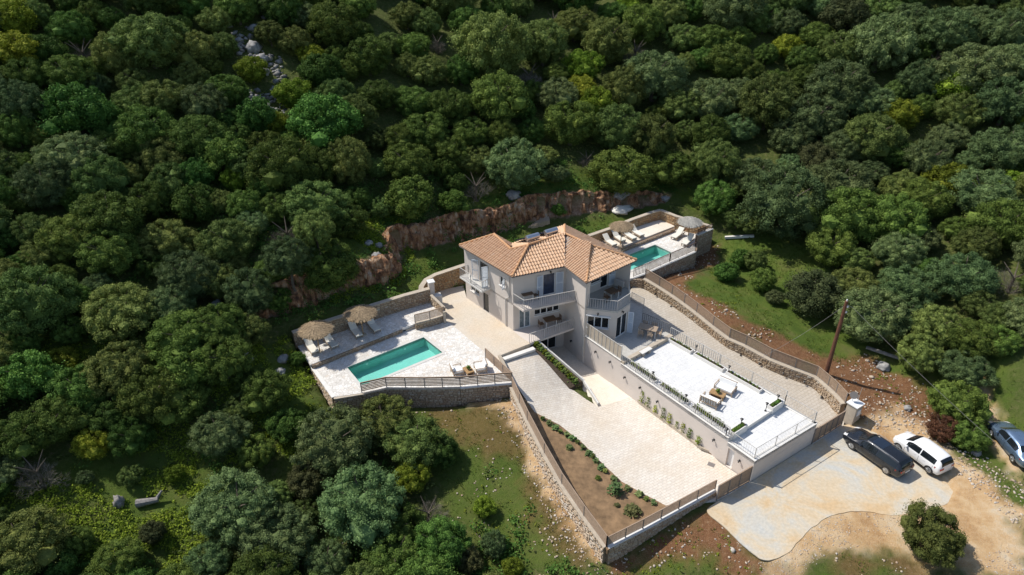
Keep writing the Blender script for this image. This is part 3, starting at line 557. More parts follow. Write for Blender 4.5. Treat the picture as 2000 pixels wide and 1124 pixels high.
# ================================================================== BUILDING HELPERS
def wallhit(p0, p1, px, py):
    d = fw * FOC + rt * (px - 1000) - up * (py - 562); n = np.array([p1[1] - p0[1], -(p1[0] - p0[0]), 0.0])
    t = (np.array([p0[0], p0[1], 0]) - np.array([0, 0, CAM_H])) @ n / (d @ n); P = np.array([0, 0, CAM_H]) + d * t
    L = math.hypot(p1[0] - p0[0], p1[1] - p0[1]); return ((P[0] - p0[0]) * (p1[0] - p0[0]) + (P[1] - p0[1]) * (p1[1] - p0[1])) / L, P[2]
class Face:                                                              # a vertical wall face p0->p1, outside on the right hand
    def __init__(s, p0, p1):
        s.p0 = Vector((*p0, 0)); s.p1 = Vector((*p1, 0)); s.d = (s.p1 - s.p0).normalized(); s.L = (s.p1 - s.p0).length; s.n = Vector((s.d.y, -s.d.x, 0)); s.rz = math.atan2(s.d.y, s.d.x)
    def pt(s, a, z, out=0.0): p = s.p0 + s.d * a + s.n * out; return Vector((p.x, p.y, z))
    def hit(s, px, py): return wallhit(s.p0, s.p1, px, py)
    def wall(s, mb, z0, z1, holes=(), th=.25):
        ss = sorted({0, s.L, *[h[0] for h in holes], *[h[1] for h in holes]}); zs = sorted({z0, z1, *[h[2] for h in holes], *[h[3] for h in holes]})
        for i in range(len(ss) - 1):
            for j in range(len(zs) - 1):
                cs, cz = (ss[i] + ss[i + 1]) / 2, (zs[j] + zs[j + 1]) / 2
                if any(h[0] < cs < h[1] and h[2] < cz < h[3] for h in holes): continue
                mb.quad(s.pt(ss[i], zs[j]), s.pt(ss[i + 1], zs[j]), s.pt(ss[i + 1], zs[j + 1]), s.pt(ss[i], zs[j + 1]))
        for a, b, c, d in holes:
            for q in ([(a, c), (a, d)], [(b, d), (b, c)], [(a, d), (b, d)], [(b, c), (a, c)]):
                mb.quad(s.pt(*q[0]), s.pt(*q[1]), s.pt(*q[1], -th), s.pt(*q[0], -th))
    def bar(s, mb, a0, a1, z0, z1, o0, o1):                              # box on the face
        mb.obox(s.pt((a0 + a1) / 2, (z0 + z1) / 2, (o0 + o1) / 2), a1 - a0, abs(o1 - o0), z1 - z0, s.rz)
def window(f, h, parent, panes, name='window', door=False, frame_mat=None, glass=None, dep=.10, fwid=.06):
    a, b, c, d = h; fm = frame_mat or M['white']; mb = MB(); w = fwid
    f.bar(mb, a, a + w, c, d, -dep - .05, -dep + .03); f.bar(mb, b - w, b, c, d, -dep - .05, -dep + .03)
    f.bar(mb, a + w, b - w, d - w, d, -dep - .05, -dep + .03); f.bar(mb, a + w, b - w, c, c + w, -dep - .05, -dep + .03)
    for k in range(1, panes): q = a + (b - a) * k / panes; f.bar(mb, q - w * .7, q + w * .7, c + w, d - w, -dep - .05, -dep + .035)
    if not door: f.bar(mb, a - .06, b + .06, c - .07, c - .003, -.05, .07)
    fr = mb.build(name, fm, parent)
    for k in range(panes):
        q0 = a + (b - a) * k / panes + w * .8; q1 = a + (b - a) * (k + 1) / panes - w * .8; g = MB(); f.bar(g, q0, q1, c + w, d - w, -dep - .03, -dep - .01); g.build('pane', glass or M['glass'], fr)
    return fr
def shutter(f, a0, a1, z0, z1, parent, ang=0.0, hinge=None):            # louvred leaf, flat on the wall or swung by ang about a hinge
    mb = MB(); w = a1 - a0; hp = f.pt(a0 if hinge != 'r' else a1, 0, .05); sgn = 1 if hinge != 'r' else -1
    rz = f.rz + (-ang if sgn == 1 else ang)
    dx = Vector((math.cos(rz), math.sin(rz), 0)) * sgn
    def b(u0, u1, v0, v1, t=.035): c = hp + dx * ((u0 + u1) / 2) + Vector((0, 0, (v0 + v1) / 2)); mb.obox(c, u1 - u0, t, v1 - v0, rz)
    b(0, .06, z0, z1); b(w - .06, w, z0, z1); b(.06, w - .06, z1 - .07, z1); b(.06, w - .06, z0, z0 + .1); zm = (z0 + z1) / 2; b(.06, w - .06, zm - .04, zm + .04)
    zz = z0 + .13
    while zz < z1 - .1: mb.obox(hp + dx * (w / 2) + Vector((0, 0, zz)), w - .12, .05, .012, rz, rx=.5); zz += .065
    return mb.build('shutter', M['bluewhite'], parent)
def railing(path, h=.95, label='', cat='railing', mat=None, spacing=.19, post=1.6, parent=None, group=None, w=.03, toprail=.05, gap=.07, name='railing'):
    mat = mat or M['rail']; P = [Vector(p) for p in path]
    root = thing(name, label, cat, P[0], group=group) if parent is None else parent
    top = MB(); low = MB(); bal = MB()
    for a, b in zip(P[:-1], P[1:]):
        top.beam(a + Vector((0, 0, h)), b + Vector((0, 0, h)), toprail, .035); low.beam(a + Vector((0, 0, gap)), b + Vector((0, 0, gap)), .03, .025)
        L = (b - a).length; n = max(1, int(L / spacing)); np_ = max(1, round(L / post))
        for k in range(n + 1):
            q = a + (b - a) * k / n; bal.obox(q + Vector((0, 0, (h + gap) / 2)), w, w, h - gap - .03, 0)
        for k in range(np_ + 1 if b is P[-1] or (b - P[-1]).length < 1e-6 else np_):
            q = a + (b - a) * k / np_; m = MB(); m.obox(q + Vector((0, 0, h / 2 + .0)), .05, .05, h, 0); m.build('post', mat, root)
    if parent is not None and (parent.get('category') == 'house'):
        t = top.build('balcony_railing', mat, root); low.build('bottom_rail', mat, t); bal.build('balusters', mat, t, kind='stuff')
    else: top.build('top_rail', mat, root); low.build('bottom_rail', mat, root); bal.build('balusters', mat, root, kind='stuff')
    return root
def slat_fence(path, label, h=.95, n=8, mat=None, group=None, post=1.7, gap=.1):
    mat = mat or M['wood']; P = [Vector(p) for p in path]; root = thing('slat_fence', label, 'fence', P[0], group=group)
    for i, (a, b) in enumerate(zip(P[:-1], P[1:])):
        for k in range(n):
            z = gap + (h - gap) * (k + .5) / n; m = MB(); m.beam(a + Vector((0, 0, z)), b + Vector((0, 0, z)), .022, (h - gap) / n * .62); m.build('slat', mat, root)
        m = MB(); m.beam(a + Vector((0, 0, h + .02)), b + Vector((0, 0, h + .02)), .07, .035); m.build('top_rail', mat, root)
        L = (b - a).length; c = max(1, round(L / post))
        for k in range(c + (1 if i == len(P) - 2 else 0)):
            q = a + (b - a) * k / c; m = MB(); m.obox(q + Vector((0, 0, h / 2)), .06, .06, h + .02, math.atan2((b - a).y, (b - a).x)); m.build('post', M['fascia'], root)
    return root
def stone_wall(name, label, path, th=.4, mat=None, cope=None, sides=(1, -1), size=(.2, .44), cope_h=.07, cope_w=.0, kind=None, seed=1, lights=()):
    """path: (x, y, ztop, zbottom); stones stand proud of a mortar core on the chosen sides"""
    mat = mat or M['stone']; rg = random.Random(seed); P = [Vector((p[0], p[1], 0)) for p in path]; n = len(P)
    root = thing(name, label, 'wall', (path[0][0], path[0][1], path[0][3])); dirs = []
    off = []
    for i in range(n):
        d = (P[min(i + 1, n - 1)] - P[max(i - 1, 0)]).normalized(); nn = Vector((d.y, -d.x, 0))
        if 0 < i < n - 1:
            c = ((P[i + 1] - P[i]).normalized()).dot(d); nn = nn / max(.5, c)
        off.append(nn)
    core = MB(); cp = MB()
    for i in range(n - 1):
        a, b = i, i + 1; h = th / 2 - .02
        def ring(k, hh, z): return [P[k] + off[k] * hh + Vector((0, 0, z)), P[k] - off[k] * hh + Vector((0, 0, z))]
        v = ring(a, h, path[a][3]) + ring(a, h, path[a][2]) + ring(b, h, path[b][3]) + ring(b, h, path[b][2])
        core.add(v, [(0, 4, 6, 2), (1, 3, 7, 5), (2, 6, 7, 3), (0, 2, 3, 1), (4, 5, 7, 6), (0, 1, 5, 4)])
        if cope:
            h = th / 2 + cope_w + .015; v = ring(a, h, path[a][2]) + ring(a, h, path[a][2] + cope_h) + ring(b, h, path[b][2]) + ring(b, h, path[b][2] + cope_h)
            cp.add(v, [(0, 4, 6, 2), (1, 3, 7, 5), (2, 6, 7, 3), (0, 2, 3, 1), (4, 5, 7, 6), (0, 1, 5, 4)])
    core.build('wall_core', M['mortar'], root)
    if cope: cp.build('coping', cope, root)
    st = MB()
    for i in range(n - 1):
        L = (P[i + 1] - P[i]).length; d = (P[i + 1] - P[i]) / L; nr = Vector((d.y, -d.x, 0))
        for sd_ in sides:
            depth = 0; hm = max(path[i][2] - path[i][3], path[i + 1][2] - path[i + 1][3])
            while depth < hm:
                h = rg.uniform(.13, .25); s = -rg.uniform(0, .2)
                while s < L:
                    w = rg.uniform(*size); t0 = (s + w / 2) / L; t0 = min(max(t0, 0), 1)
                    zt = path[i][2] * (1 - t0) + path[i + 1][2] * t0; zb = path[i][3] * (1 - t0) + path[i + 1][3] * t0
                    if depth + h * .6 < zt - zb:
                        s0, s1 = max(s, 0), min(s + w - .03, L)
                        if s1 - s0 > .05:
                            z1 = zt - depth - .01; z0 = max(z1 - h + .035, zb); o = th / 2 - .03; e = o + rg.uniform(.035, .075); j = lambda m=.02: rg.uniform(-m, m)
                            def pt(a, oo, z): q = P[i] + d * a + nr * sd_ * oo; return (q.x, q.y, z)
                            vs = [pt(s0, o, z0), pt(s1, o, z0), pt(s1, o, z1), pt(s0, o, z1), pt(s0 + .02 + abs(j()), e + j(.01), z0 + .015 + abs(j())), pt(s1 - .02 - abs(j()), e + j(.01), z0 + .015 + abs(j())), pt(s1 - .02 - abs(j()), e + j(.01), z1 - .015 - abs(j())), pt(s0 + .02 + abs(j()), e + j(.01), z1 - .015 - abs(j()))]
                            st.add(vs, [(4, 5, 6, 7), (0, 1, 5, 4), (1, 2, 6, 5), (2, 3, 7, 6), (3, 0, 4, 7)] if sd_ == 1 else [(7, 6, 5, 4), (4, 5, 1, 0), (5, 6, 2, 1), (6, 7, 3, 2), (7, 4, 0, 3)])
                    s += w
                depth += h
    st.build('stones', mat, root, kind='stuff')
    for px, py in lights: pass
    return root
def wall_lamp(pos, nrm, label, group='black wall lamps'):
    r = thing('wall_lamp', label, 'lamp', pos, group=group); n = Vector(nrm).normalized(); p = Vector(pos); rz = math.atan2(n.y, n.x)
    m = MB(); m.obox(p + n * .02, .03, .11, .16, rz); m.beam(p + n * .02 + Vector((0, 0, .03)), p + n * .15 + Vector((0, 0, .05)), .02, .02); m.build('bracket', M['black'], r)
    m = MB(); m.tube(p + n * .15 + Vector((0, 0, -.1)), p + n * .15 + Vector((0, 0, .06)), .045, .06, 8); m.tube(p + n * .15 + Vector((0, 0, .06)), p + n * .15 + Vector((0, 0, .11)), .09, .02, 8); m.build('lamp_shade', M['black'], r)

# ================================================================== HOUSE
house = thing('house', 'grey-beige two-storey villa with hipped terracotta roof and railed balconies on the hillside', 'house', (2, 52, ZP))
EZ = 8.4; WT = 8.28
fAB, fBC, fCD, fDE = Face(hA, hB), Face(hB, hC), Face(hC, hD), Face(hD, hE)
def hole(f, x0, y0, x1, y1, zlo=None, zhi=None):                          # opening from two photo points on the face
    a0, z1 = f.hit(x0, y0); a1, z0 = f.hit(x1, y1); a0, a1 = sorted((a0, a1)); z0, z1 = sorted((z0, z1))
    return (max(.06, a0), min(f.L - .06, a1), z0 if zlo is None else zlo, z1 if zhi is None else zhi)
ab_door = hole(fAB, 935, 512, 955, 560, 5.62, 7.75); ab_win = hole(fAB, 975.5, 537, 987, 556, 6.6, 7.5); ab_low = hole(fAB, 919.6, 565, 936, 580, 3.95, 4.75); ab_dark = hole(fAB, 943, 575, 955, 611, 2.71, 4.75)
bc_door = hole(fBC, 1061, 534, 1084, 572, 5.62, 7.75); bc_low = hole(fBC, 1014, 607, 1036, 638, 2.72, 4.7); bc_win = hole(fBC, 1044, 600, 1092, 618, 3.75, 4.75); bc_base = hole(fBC, 1055, 656, 1086, 678, -.29, 1.75)
mb = MB()
fAB.wall(mb, 2.3, WT, [ab_door, ab_win, ab_low, ab_dark]); fBC.wall(mb, -.9, WT, [bc_door, bc_low, bc_win, bc_base]); fCD.wall(mb, -.9, WT, [])
d_ = Vector((hE[0] - hD[0], hE[1] - hD[1])).normalized(); hD1 = (hD[0] + d_.x * .42, hD[1] + d_.y * .42); hR1, hR2 = (6.75, 51.0), (9.1, 52.75)
hE1 = hE
fS, fL1, fL2, fL3 = Face(hD, hD1), Face(hD1, hR1), Face(hR1, hR2), Face(hR2, hE1)
r_win = hole(fL2, 1155, 545, 1173, 562, 6.45, 7.6); r_door = hole(fL2, 1174, 540, 1187, 560, 5.62, 7.7)
fS.wall(mb, 5.6, WT); fL1.wall(mb, 5.6, WT); fL2.wall(mb, 5.6, WT, [r_win, r_door]); fL3.wall(mb, 5.6, WT)
fDF, fFG, fGE = Face(hD, hF), Face(hF, hG), Face(hG, hE)
df_win = hole(fDF, 1147, 618, 1188, 644, 3.7, 4.85); fg_door = hole(fFG, 1205, 617, 1222, 655, 2.71, 4.85)
fDF.wall(mb, -.9, 5.42, [df_win]); fFG.wall(mb, 2.0, 5.42, [fg_door]); fGE.wall(mb, 2.0, 5.42)
for a, b in ((hE, hT), (hT, hV), (hV, hA2), (hA2, hA)): Face(a, b).wall(mb, 2.0, WT)
mb.build('walls', M['render'], house)
m = MB(); m.prism([hA, hB, hC, hD, hE, hT, hV, hA2], 5.35, 5.5); m.prism([offs(hA, hB, .3)[0], offs(hA, hB, .3)[1], offs(hC, hD, .3)[0], (6.2, 49.4), (10.0, 52.0), (4.8, 57.6), (.4, 54.4), (-1.6, 56.2)], 2.45, 2.6); m.build('floor_slab', M['render'], house)
m = MB(); m.prism([hD, hF, hG, hE, hR2, hR1, hD1], 5.423, 5.6); m.build('loggia_floor', M['porch'], house)
# windows and doors
window(fAB, ab_win, house, 2); window(fAB, ab_low, house, 2); window(fBC, bc_win, house, 4); window(fBC, bc_base, house, 2, door=True); window(fDF, df_win, house, 3); window(fL2, r_win, house, 1, frame_mat=M['white'])
window(fAB, ab_door, house, 1, 'balcony_door', True); window(fBC, bc_door, house, 1, 'balcony_door', True, glass=M['blueroom']); window(fBC, bc_low, house, 2, 'patio_door', True, fwid=.07, glass=M['curtain']); window(fFG, fg_door, house, 2, 'patio_door', True, fwid=.07)
window(fL2, r_door, house, 1, 'balcony_door', True)
window(fAB, ab_dark, house, 1, 'side_door', True, frame_mat=M['fascia'])
a, b, c, d = ab_door; shutter(fAB, a - .02, a - .02 + .62, c, d, house, 2.5); shutter(fAB, b - .6, b, c, d, house, 1.25, 'r')
a, b, c, d = bc_door; shutter(fBC, a - .02 - .62, a - .02, c, d, house, .12, 'r'); shutter(fBC, b + .02, b + .72, c, d, house, .12)
a, b, c, d = r_door; shutter(fL2, b + .02, b + .7, c, d, house, .15)
a, b, c, d = ab_win; shutter(fAB, b - .03, b + .4, c, d, house, 1.2)
a, b, c, d = fg_door; shutter(fFG, b, min(b + .5, fFG.L + .35), c, d, house, 1.0)
a, b, c, d = df_win; m = MB(); fDF.bar(m, a - .1, b + .15, d + .02, d + .1, .003, .12); m.build('window_hood', M['white'], house)
# roof
rp_ = dict(A=(-4.72, 55.15, EZ), B=(.02, 49.38, EZ), C=(4.55, 51.1, EZ), D=(6.11, 48.25, EZ), E=(10.85, 52.0, EZ), T=(5.12, 59.05, EZ), V=(.03, 55.25, EZ), A2=(-1.57, 57.25, EZ),
           P1=(-1.56, 55.3, 9.36), P2=(-.09, 52.83, 9.2), Q=(1.47, 52.85, 9.62), T2=(4.77, 54.75, 9.66), H=(6.9, 52.7, 9.52))
rp_['P1'] = tuple(site(965, 458.6, 9.36)); rp_['P2'] = tuple(site(997.5, 487, 9.2)); rp_['Q'] = tuple(site(1032, 479, 9.62)); rp_['T2'] = tuple(site(1103, 457, 9.66)); rp_['H'] = tuple(site(1155, 480.5, 9.52))
RF = [('A', 'B', ['Q', 'P2', 'P1']), ('B', 'C', ['T2', 'Q']), ('C', 'D', ['H', 'T2']), ('D', 'E', ['H']), ('E', 'T', ['T2', 'H']), ('T', 'V', ['P2', 'Q', 'T2']), ('V', 'A2', ['P1', 'P2']), ('A2', 'A', ['P1'])]
names = ['A', 'B', 'C', 'D', 'E', 'T', 'V', 'A2']
m = MB(); vs = []; idx = {}
for k, v in rp_.items(): idx[k] = len(vs); vs.append((v[0], v[1], v[2] - .075))
base = len(vs)
for k in names: vs.append((rp_[k][0], rp_[k][1], EZ - .16))
fs = [tuple(idx[x] for x in [p, q] + rest) for p, q, rest in RF] + [tuple(base + i for i in reversed(range(8)))]
for i in range(8): j = (i + 1) % 8; fs.append((idx[names[i]], base + i, base + j, idx[names[j]]))
m.add(vs, fs); roof = m.build('roof', M['fascia'], house)
def tiles(p, q, rest, pitch=.27, course=.37):
    p = Vector(p); q = Vector(q); u = (q - p).normalized(); nrm = Vector((0, 0, 1)); hor = Vector((-u.y, u.x, 0)); U = [Vector(r) for r in rest]
    t = sum((r.z - p.z) / max(.1, (r - p).dot(hor)) for r in U) / len(U); upv = (hor + Vector((0, 0, t))).normalized(); fn = u.cross(upv).normalized()
    poly = [(0, 0), ((q - p).length, 0)] + [((r - p).dot(u), (r - p).dot(hor) * math.sqrt(1 + t * t)) for r in U]
    L0 = min(a for a, b in poly) - .2; L1 = max(a for a, b in poly) + .2; T1 = max(b for a, b in poly) + .05
    ns = int((L1 - L0) / (pitch / 6)); ss = L0 + np.arange(ns + 1) * pitch / 6; ph = (ss / pitch) % 1
    prof = np.where(ph < .62, np.sin(np.pi * ph / .62) * .075, -.035 * np.sin(np.pi * (ph - .62) / .38))
    V = []; F = []; PAN = []; k = 0; tt = -.06
    while tt < T1:
        jit = RNG.normal(0, .006, ns + 1).repeat(1)
        # the hump of each tile is its own little strip, so every tile takes its own tone
        for i0 in range(0, ns, 6):
            i1 = min(i0 + 6, ns); lift = RNG.normal(0, .005); n0 = len(V)
            for r, (tv, dz) in enumerate(((tt, .045), (tt + course + .05, .0))):
                for i in range(i0, i1 + 1): V.append((ss[i], tv, prof[i] + dz + lift))
            w = i1 - i0 + 1
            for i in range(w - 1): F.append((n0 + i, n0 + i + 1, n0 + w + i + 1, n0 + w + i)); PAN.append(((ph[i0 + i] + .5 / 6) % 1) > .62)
            n1 = len(V)
            for i in range(i0, i1 + 1): V.append((ss[i], tt, prof[i] + .045 + lift))
            for i in range(i0, i1 + 1): V.append((ss[i], tt + .003, prof[i] - .005))
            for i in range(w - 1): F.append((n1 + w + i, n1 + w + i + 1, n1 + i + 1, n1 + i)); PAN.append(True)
        tt += course
    bm = bmesh.new(); bv = [bm.verts.new(x) for x in V]
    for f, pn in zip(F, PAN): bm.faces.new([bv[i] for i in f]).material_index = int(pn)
    n = len(poly)
    cx = sum(a for a, b in poly) / n; cy = sum(b for a, b in poly) / n
    for i in range(n):
        a = poly[i]; b = poly[(i + 1) % n]
        if i == 0: continue
        no = Vector((b[1] - a[1], -(b[0] - a[0]), 0))
        conc = (Vector((cx - a[0], cy - a[1], 0)).dot(no) > 0)
        if conc: no = -no
        bmesh.ops.bisect_plane(bm, geom=bm.verts[:] + bm.edges[:] + bm.faces[:], plane_co=(a[0], a[1], 0), plane_no=no, clear_outer=True)
    for v in bm.verts: v.co = p + u * v.co.x + upv * v.co.y + fn * v.co.z - origin(roof)
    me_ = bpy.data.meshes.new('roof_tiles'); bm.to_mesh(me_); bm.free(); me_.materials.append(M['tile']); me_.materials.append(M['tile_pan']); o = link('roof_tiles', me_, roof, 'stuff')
# faces that are not convex are laid as two convex pieces
for p, q, rest in RF:
    if p == 'A' and q == 'B':
        # the long left slope: split where the two ridges meet
        e = Vector(rp_['A']).lerp(Vector(rp_['B']), .64); tiles(rp_['A'], tuple(e), [rp_['P2'], rp_['P1']]); tiles(tuple(e), rp_['B'], [rp_['Q'], rp_['P2']])
    elif p == 'T' and q == 'V':
        e = Vector(rp_['T']).lerp(Vector(rp_['V']), .8); tiles(rp_['T'], tuple(e), [rp_['Q'], rp_['T2']]); tiles(tuple(e), rp_['V'], [rp_['P2'], rp_['Q']])
    else: tiles(rp_[p], rp_[q], [rp_[r] for r in rest])
def caps(a, b, r=.10, lift=.05):
    a = Vector(a); b = Vector(b); L = (b - a).length; n = max(2, int(L / .38)); m = MB()
    for i in range(n):
        p = a.lerp(b, i / n); q = a.lerp(b, (i + 1.06) / n); m.tube(p + Vector((0, 0, lift + .02)), q + Vector((0, 0, lift)), r * 1.08, r * .9, 8)
    m.build('ridge_caps', M['cap'], roof)
for a, b in (('P1', 'P2'), ('P2', 'Q'), ('A', 'P1'), ('B', 'Q'), ('Q', 'T2'), ('T2', 'H'), ('D', 'H'), ('E', 'H'), ('T', 'T2'), ('A2', 'P1')): caps(rp_[a], rp_[b], lift=.05 if (a, b) != ('P2', 'Q') else .02)
m = MB(); m.tube(Vector(rp_['C']) + Vector((0, 0, .02)), Vector(rp_['T2']) + Vector((0, 0, .02)), .045, .045, 6); m.build('valley_flashing', M['fascia'], roof)
m = MB()
for a, b in zip(names[:5], names[1:5]): m.tube(Vector(rp_[a]) - Vector((0, 0, .10)), Vector(rp_[b]) - Vector((0, 0, .10)), .05, .05, 6)
m.build('gutter', M['fascia'], roof)
# downpipes
m = MB(); f = fAB; a1 = f.L - .42; a0 = a1 - .55
m.tube(f.pt(a1, WT, .07), f.pt(a1, 6.0, .07), .045, n=8); m.tube(f.pt(a1, 6.0, .07), f.pt(a0, 5.6, .07), .045, n=8); m.tube(f.pt(a0, 5.6, .07), f.pt(a0, 2.75, .07), .045, n=8); m.build('downpipe', M['rail'], house)
m = MB(); c = Vector((hD[0] - .02, hD[1] - .1, 0)); m.tube(c + Vector((0, 0, WT)), c + Vector((0, 0, 2.2)), .055, n=8); m.tube(c + Vector((0, 0, 2.2)), c + Vector((-.02, .05, .6)), .075, n=8); m.build('downpipe', M['rail'], house)
# balconies
def slab(poly, z1, th, name='balcony', mat=None):
    m = MB(); m.prism(poly, z1 - th, z1); return m.build(name, mat or M['coping'], house)
q0 = fAB.hit(903, 549)[0]; bL0 = fAB.hit(918, 540)[0]; bL1 = fAB.hit(958, 566)[0]
bL0, bL1 = max(.15, bL0 - .3), bL1
def P2f(f, a, o): p = f.pt(a, 0, o); return (p.x, p.y)
o_ = .95
slab([P2f(fAB, bL0, .002), P2f(fAB, bL1, .002), P2f(fAB, bL1, o_), P2f(fAB, bL0, o_)], 5.6, .16)
railing([fAB.pt(bL0 + .05, 5.6, .04), fAB.pt(bL0 + .05, 5.6, o_ - .05), fAB.pt(bL1 - .05, 5.6, o_ - .05), fAB.pt(bL1 - .05, 5.6, .04)], .95, parent=house, spacing=.19)
m = MB(); f = fAB
for a in (bL0 + .3, bL1 - .3): m.add([f.pt(a - .1, 5.43, .003), f.pt(a + .1, 5.43, .003), f.pt(a + .1, 5.43, o_ - .2), f.pt(a - .1, 5.43, o_ - .2), f.pt(a - .1, 4.7, .003), f.pt(a + .1, 4.7, .003)], [(0, 1, 2, 3), (0, 4, 5, 1), (3, 2, 5, 4), (0, 3, 4), (1, 5, 2)])
m.build('balcony_bracket', M['render'], house, kind='stuff')
u1 = P3(1022, 607, 5.6); u2 = P3(1121, 587, 5.6); u2 = lineint(u1, u2, hC, hD); u0 = P2f(fBC, .0, .003)
slab([u0, u1, u2, P2f(fBC, fBC.L - .01, .003)], 5.6, .18, mat=M['render_wall']); c = Vector((*lerp2(u1, u0, .06), 5.6))
railing([Vector((*lerp2(u0, u1, .04), 5.6)), Vector((*lerp2(u1, lerp2(u0, hC, .5), .05), 5.6)), Vector((*lerp2(u2, u1, .02), 5.6)) + Vector((0, .05, 0))], .95, parent=house, spacing=.19)
l1 = P3(1035, 671, ZP); l2 = P3(1118, 641.5, ZP); l2 = lineint(l1, l2, hC, hD)
slab([hB, (hB[0] + .25, hB[1] - .6), P3(1012, 656, ZP), l1, l2, P2f(fBC, fBC.L - .01, .003), P2f(fBC, .3, .003)], ZP - .004, .2, mat=M['render_wall'])
railing([Vector((*lerp2(l1, hB, .03), ZP)), Vector((*lerp2(l2, l1, .02), ZP)) + Vector((0, .05, 0))], .95, parent=house, spacing=.19)
e1 = Vector((*hD, 5.6)).lerp(Vector((*hF, 5.6)), .07)
railing([e1 + Vector((.02, .08, 0)), Vector((*hF, 5.6)) + Vector((-.02, .09, 0)), Vector((*hG, 5.6)) + Vector((-.08, .06, 0)), Vector((*hG, 5.6)).lerp(Vector((*hE, 5.6)), .95) + Vector((-.08, 0, 0))], .95, parent=house, spacing=.19)
m = MB(); bx = fL3.pt(.75, 6.05, .35); m.obox(bx, .85, .32, .6, fL3.rz); m.tube(bx + fL3.n * .17 + Vector((-.1, 0, 0)), bx + fL3.n * .185 + Vector((-.1, 0, 0)), .22, n=16); o = m.build('air_conditioner', M['rail'], None)
meta(o, 'grey outdoor air-conditioner unit standing at the back of the upper right loggia', 'air conditioner')
for f, px, py, lb in ((fBC, 1075, 531, 'black wall lamp above the upper balcony double door'), (fDF, 1168, 613, 'black wall lamp above the triple porch window'), (fFG, 1215, 609, 'black wall lamp above the glazed porch door'),
                      (fCD, 1117, 666, 'black wall lamp low on the shaded side wall over the sunken court'), (fL2, 1190, 532, 'black wall lamp in the upper right loggia')):
    a, z = f.hit(px, py); wall_lamp(f.pt(max(.1, min(f.L - .1, a)), min(z, WT - .2)), f.n, lb)

# solar water heaters on the back slope
def heater(px, py, label):
    p = site(px, py, 9.55); r = thing('solar_water_heater', label, 'water heater', (p.x, p.y, 9.0)); q = Vector(rp_['T2']) - Vector(rp_['Q']); q.z = 0; q.normalize(); nb = Vector((-q.y, q.x, 0))
    c = Vector((p.x, p.y, 9.75)); m = MB(); m.tube(c - q * .62, c + q * .62, .27, n=18); m.tube(c - q * .66, c - q * .62, .2, .27, n=18); m.tube(c + q * .62, c + q * .66, .27, .2, n=18); m.build('tank', M['steel'], r, smooth=False)
    m = MB(); a = c + nb * .35 - Vector((0, 0, .2)); b = c + nb * 1.9 - Vector((0, 0, 1.0)); s = q * .95
    m.add([a - s * .2 - q * .5, a + q * .55, b + q * .55, b - s * .2 - q * .5], [(0, 1, 2, 3)]); m.beam(a + q * .05, b + q * .05, 1.15, .08, (0, 0, 1)); m.build('collector_panel', M['panel'], r)
    m = MB()
    for k in (-.45, .45):
        for o, z in ((0, -.25), (-.3, -.2)): m.beam(c + q * k + nb * o * .5 + Vector((0, 0, z)), c + q * k + nb * o + Vector((0, 0, -.72)), .03, .03)
    m.beam(c - q * .6 - Vector((0, 0, .3)) - nb * .15, c + q * .6 - Vector((0, 0, .3)) - nb * .15, .03, .03); m.build('stand', M['rail'], r)
heater(1040, 467, 'left of the two steel solar water heaters on the back roof slope'); heater(1076, 456, 'right of the two steel solar water heaters, nearer the roof peak')

# ================================================================== TERRACE WALLS, PORCH AND PLANTERS
def pod(name, label, poly, z0, z1, mat=None):
    m = MB(); m.prism(poly, z0, z1); o = m.build(name, mat or M['render_wall'], None); o.data.name = name; return meta(o, label, 'wall')
def grow(poly, d):
    c = Vector((sum(p[0] for p in poly) / len(poly), sum(p[1] for p in poly) / len(poly))); return [tuple(Vector(p) + (Vector(p) - c).normalized() * d) for p in poly]
retw = thing('retaining_wall', 'long pale rendered retaining wall carrying the white terrace above the driveway', 'wall', (*W1, 0))
dpx = Face(W0, W1)
t_door = (dpx.hit(1417, 903)[0], dpx.hit(1430, 908)[0], -.06, 1.62)
m = MB(); dpx.wall(m, -1.2, ZV, [t_door], .3)
sk = (Vector(WK) - Vector(W0)).length; ss_ = (Vector(SL) - Vector(W0)).length
m.quad(dpx.pt(0, ZV), dpx.pt(ss_, ZV), dpx.pt(ss_, ZW + .04), dpx.pt(0, ZW + .04)); m.quad(dpx.pt(0, ZW + .04), dpx.pt(sk, ZW + .04), dpx.pt(sk, ZP - .02), dpx.pt(0, ZP - .02))
Face(W1, W2).wall(m, -.8, ZV); Face(W2, SR).wall(m, -1, ZV); Face(SR, WKR).wall(m, -.5, ZW); Face(WKR, WR0).wall(m, .5, ZP - .02); fr_ = Face(WR0, P3(1254, 629, ZP)); fr_.wall(m, .5, ZP - .02); Face(P3(1254, 629, ZP), P3(1255, 600, ZP)).wall(m, .5, ZP - .02)
m.build('wall_face', M['render_wall'], retw)
m = MB(); dpx.bar(m, t_door[0], t_door[1], t_door[2], t_door[3], -.26, -.2); m.build('door', M['white'], retw)
m = MB()
def cope_strip(m, f, a0, a1, z, w=.32, t=.06, o=.05): f.bar(m, a0, a1, z, z + t, -w, o)
cope_strip(m, dpx, sk, ss_, ZW + .04); cope_strip(m, dpx, 0, sk, ZP - .018, w=.2); cope_strip(m, dpx, ss_ + .002, dpx.L + .05, ZV + .003)
f2 = Face(W1, W2); cope_strip(m, f2, .33, f2.L, ZV + .003); f3 = Face(W2, SR); cope_strip(m, f3, .052, f3.L, ZV + .003, w=.2); f4 = Face(SR, WKR); cope_strip(m, f4, 0, f4.L, ZW + .04, w=.2)
m.build('coping', M['coping'], retw)
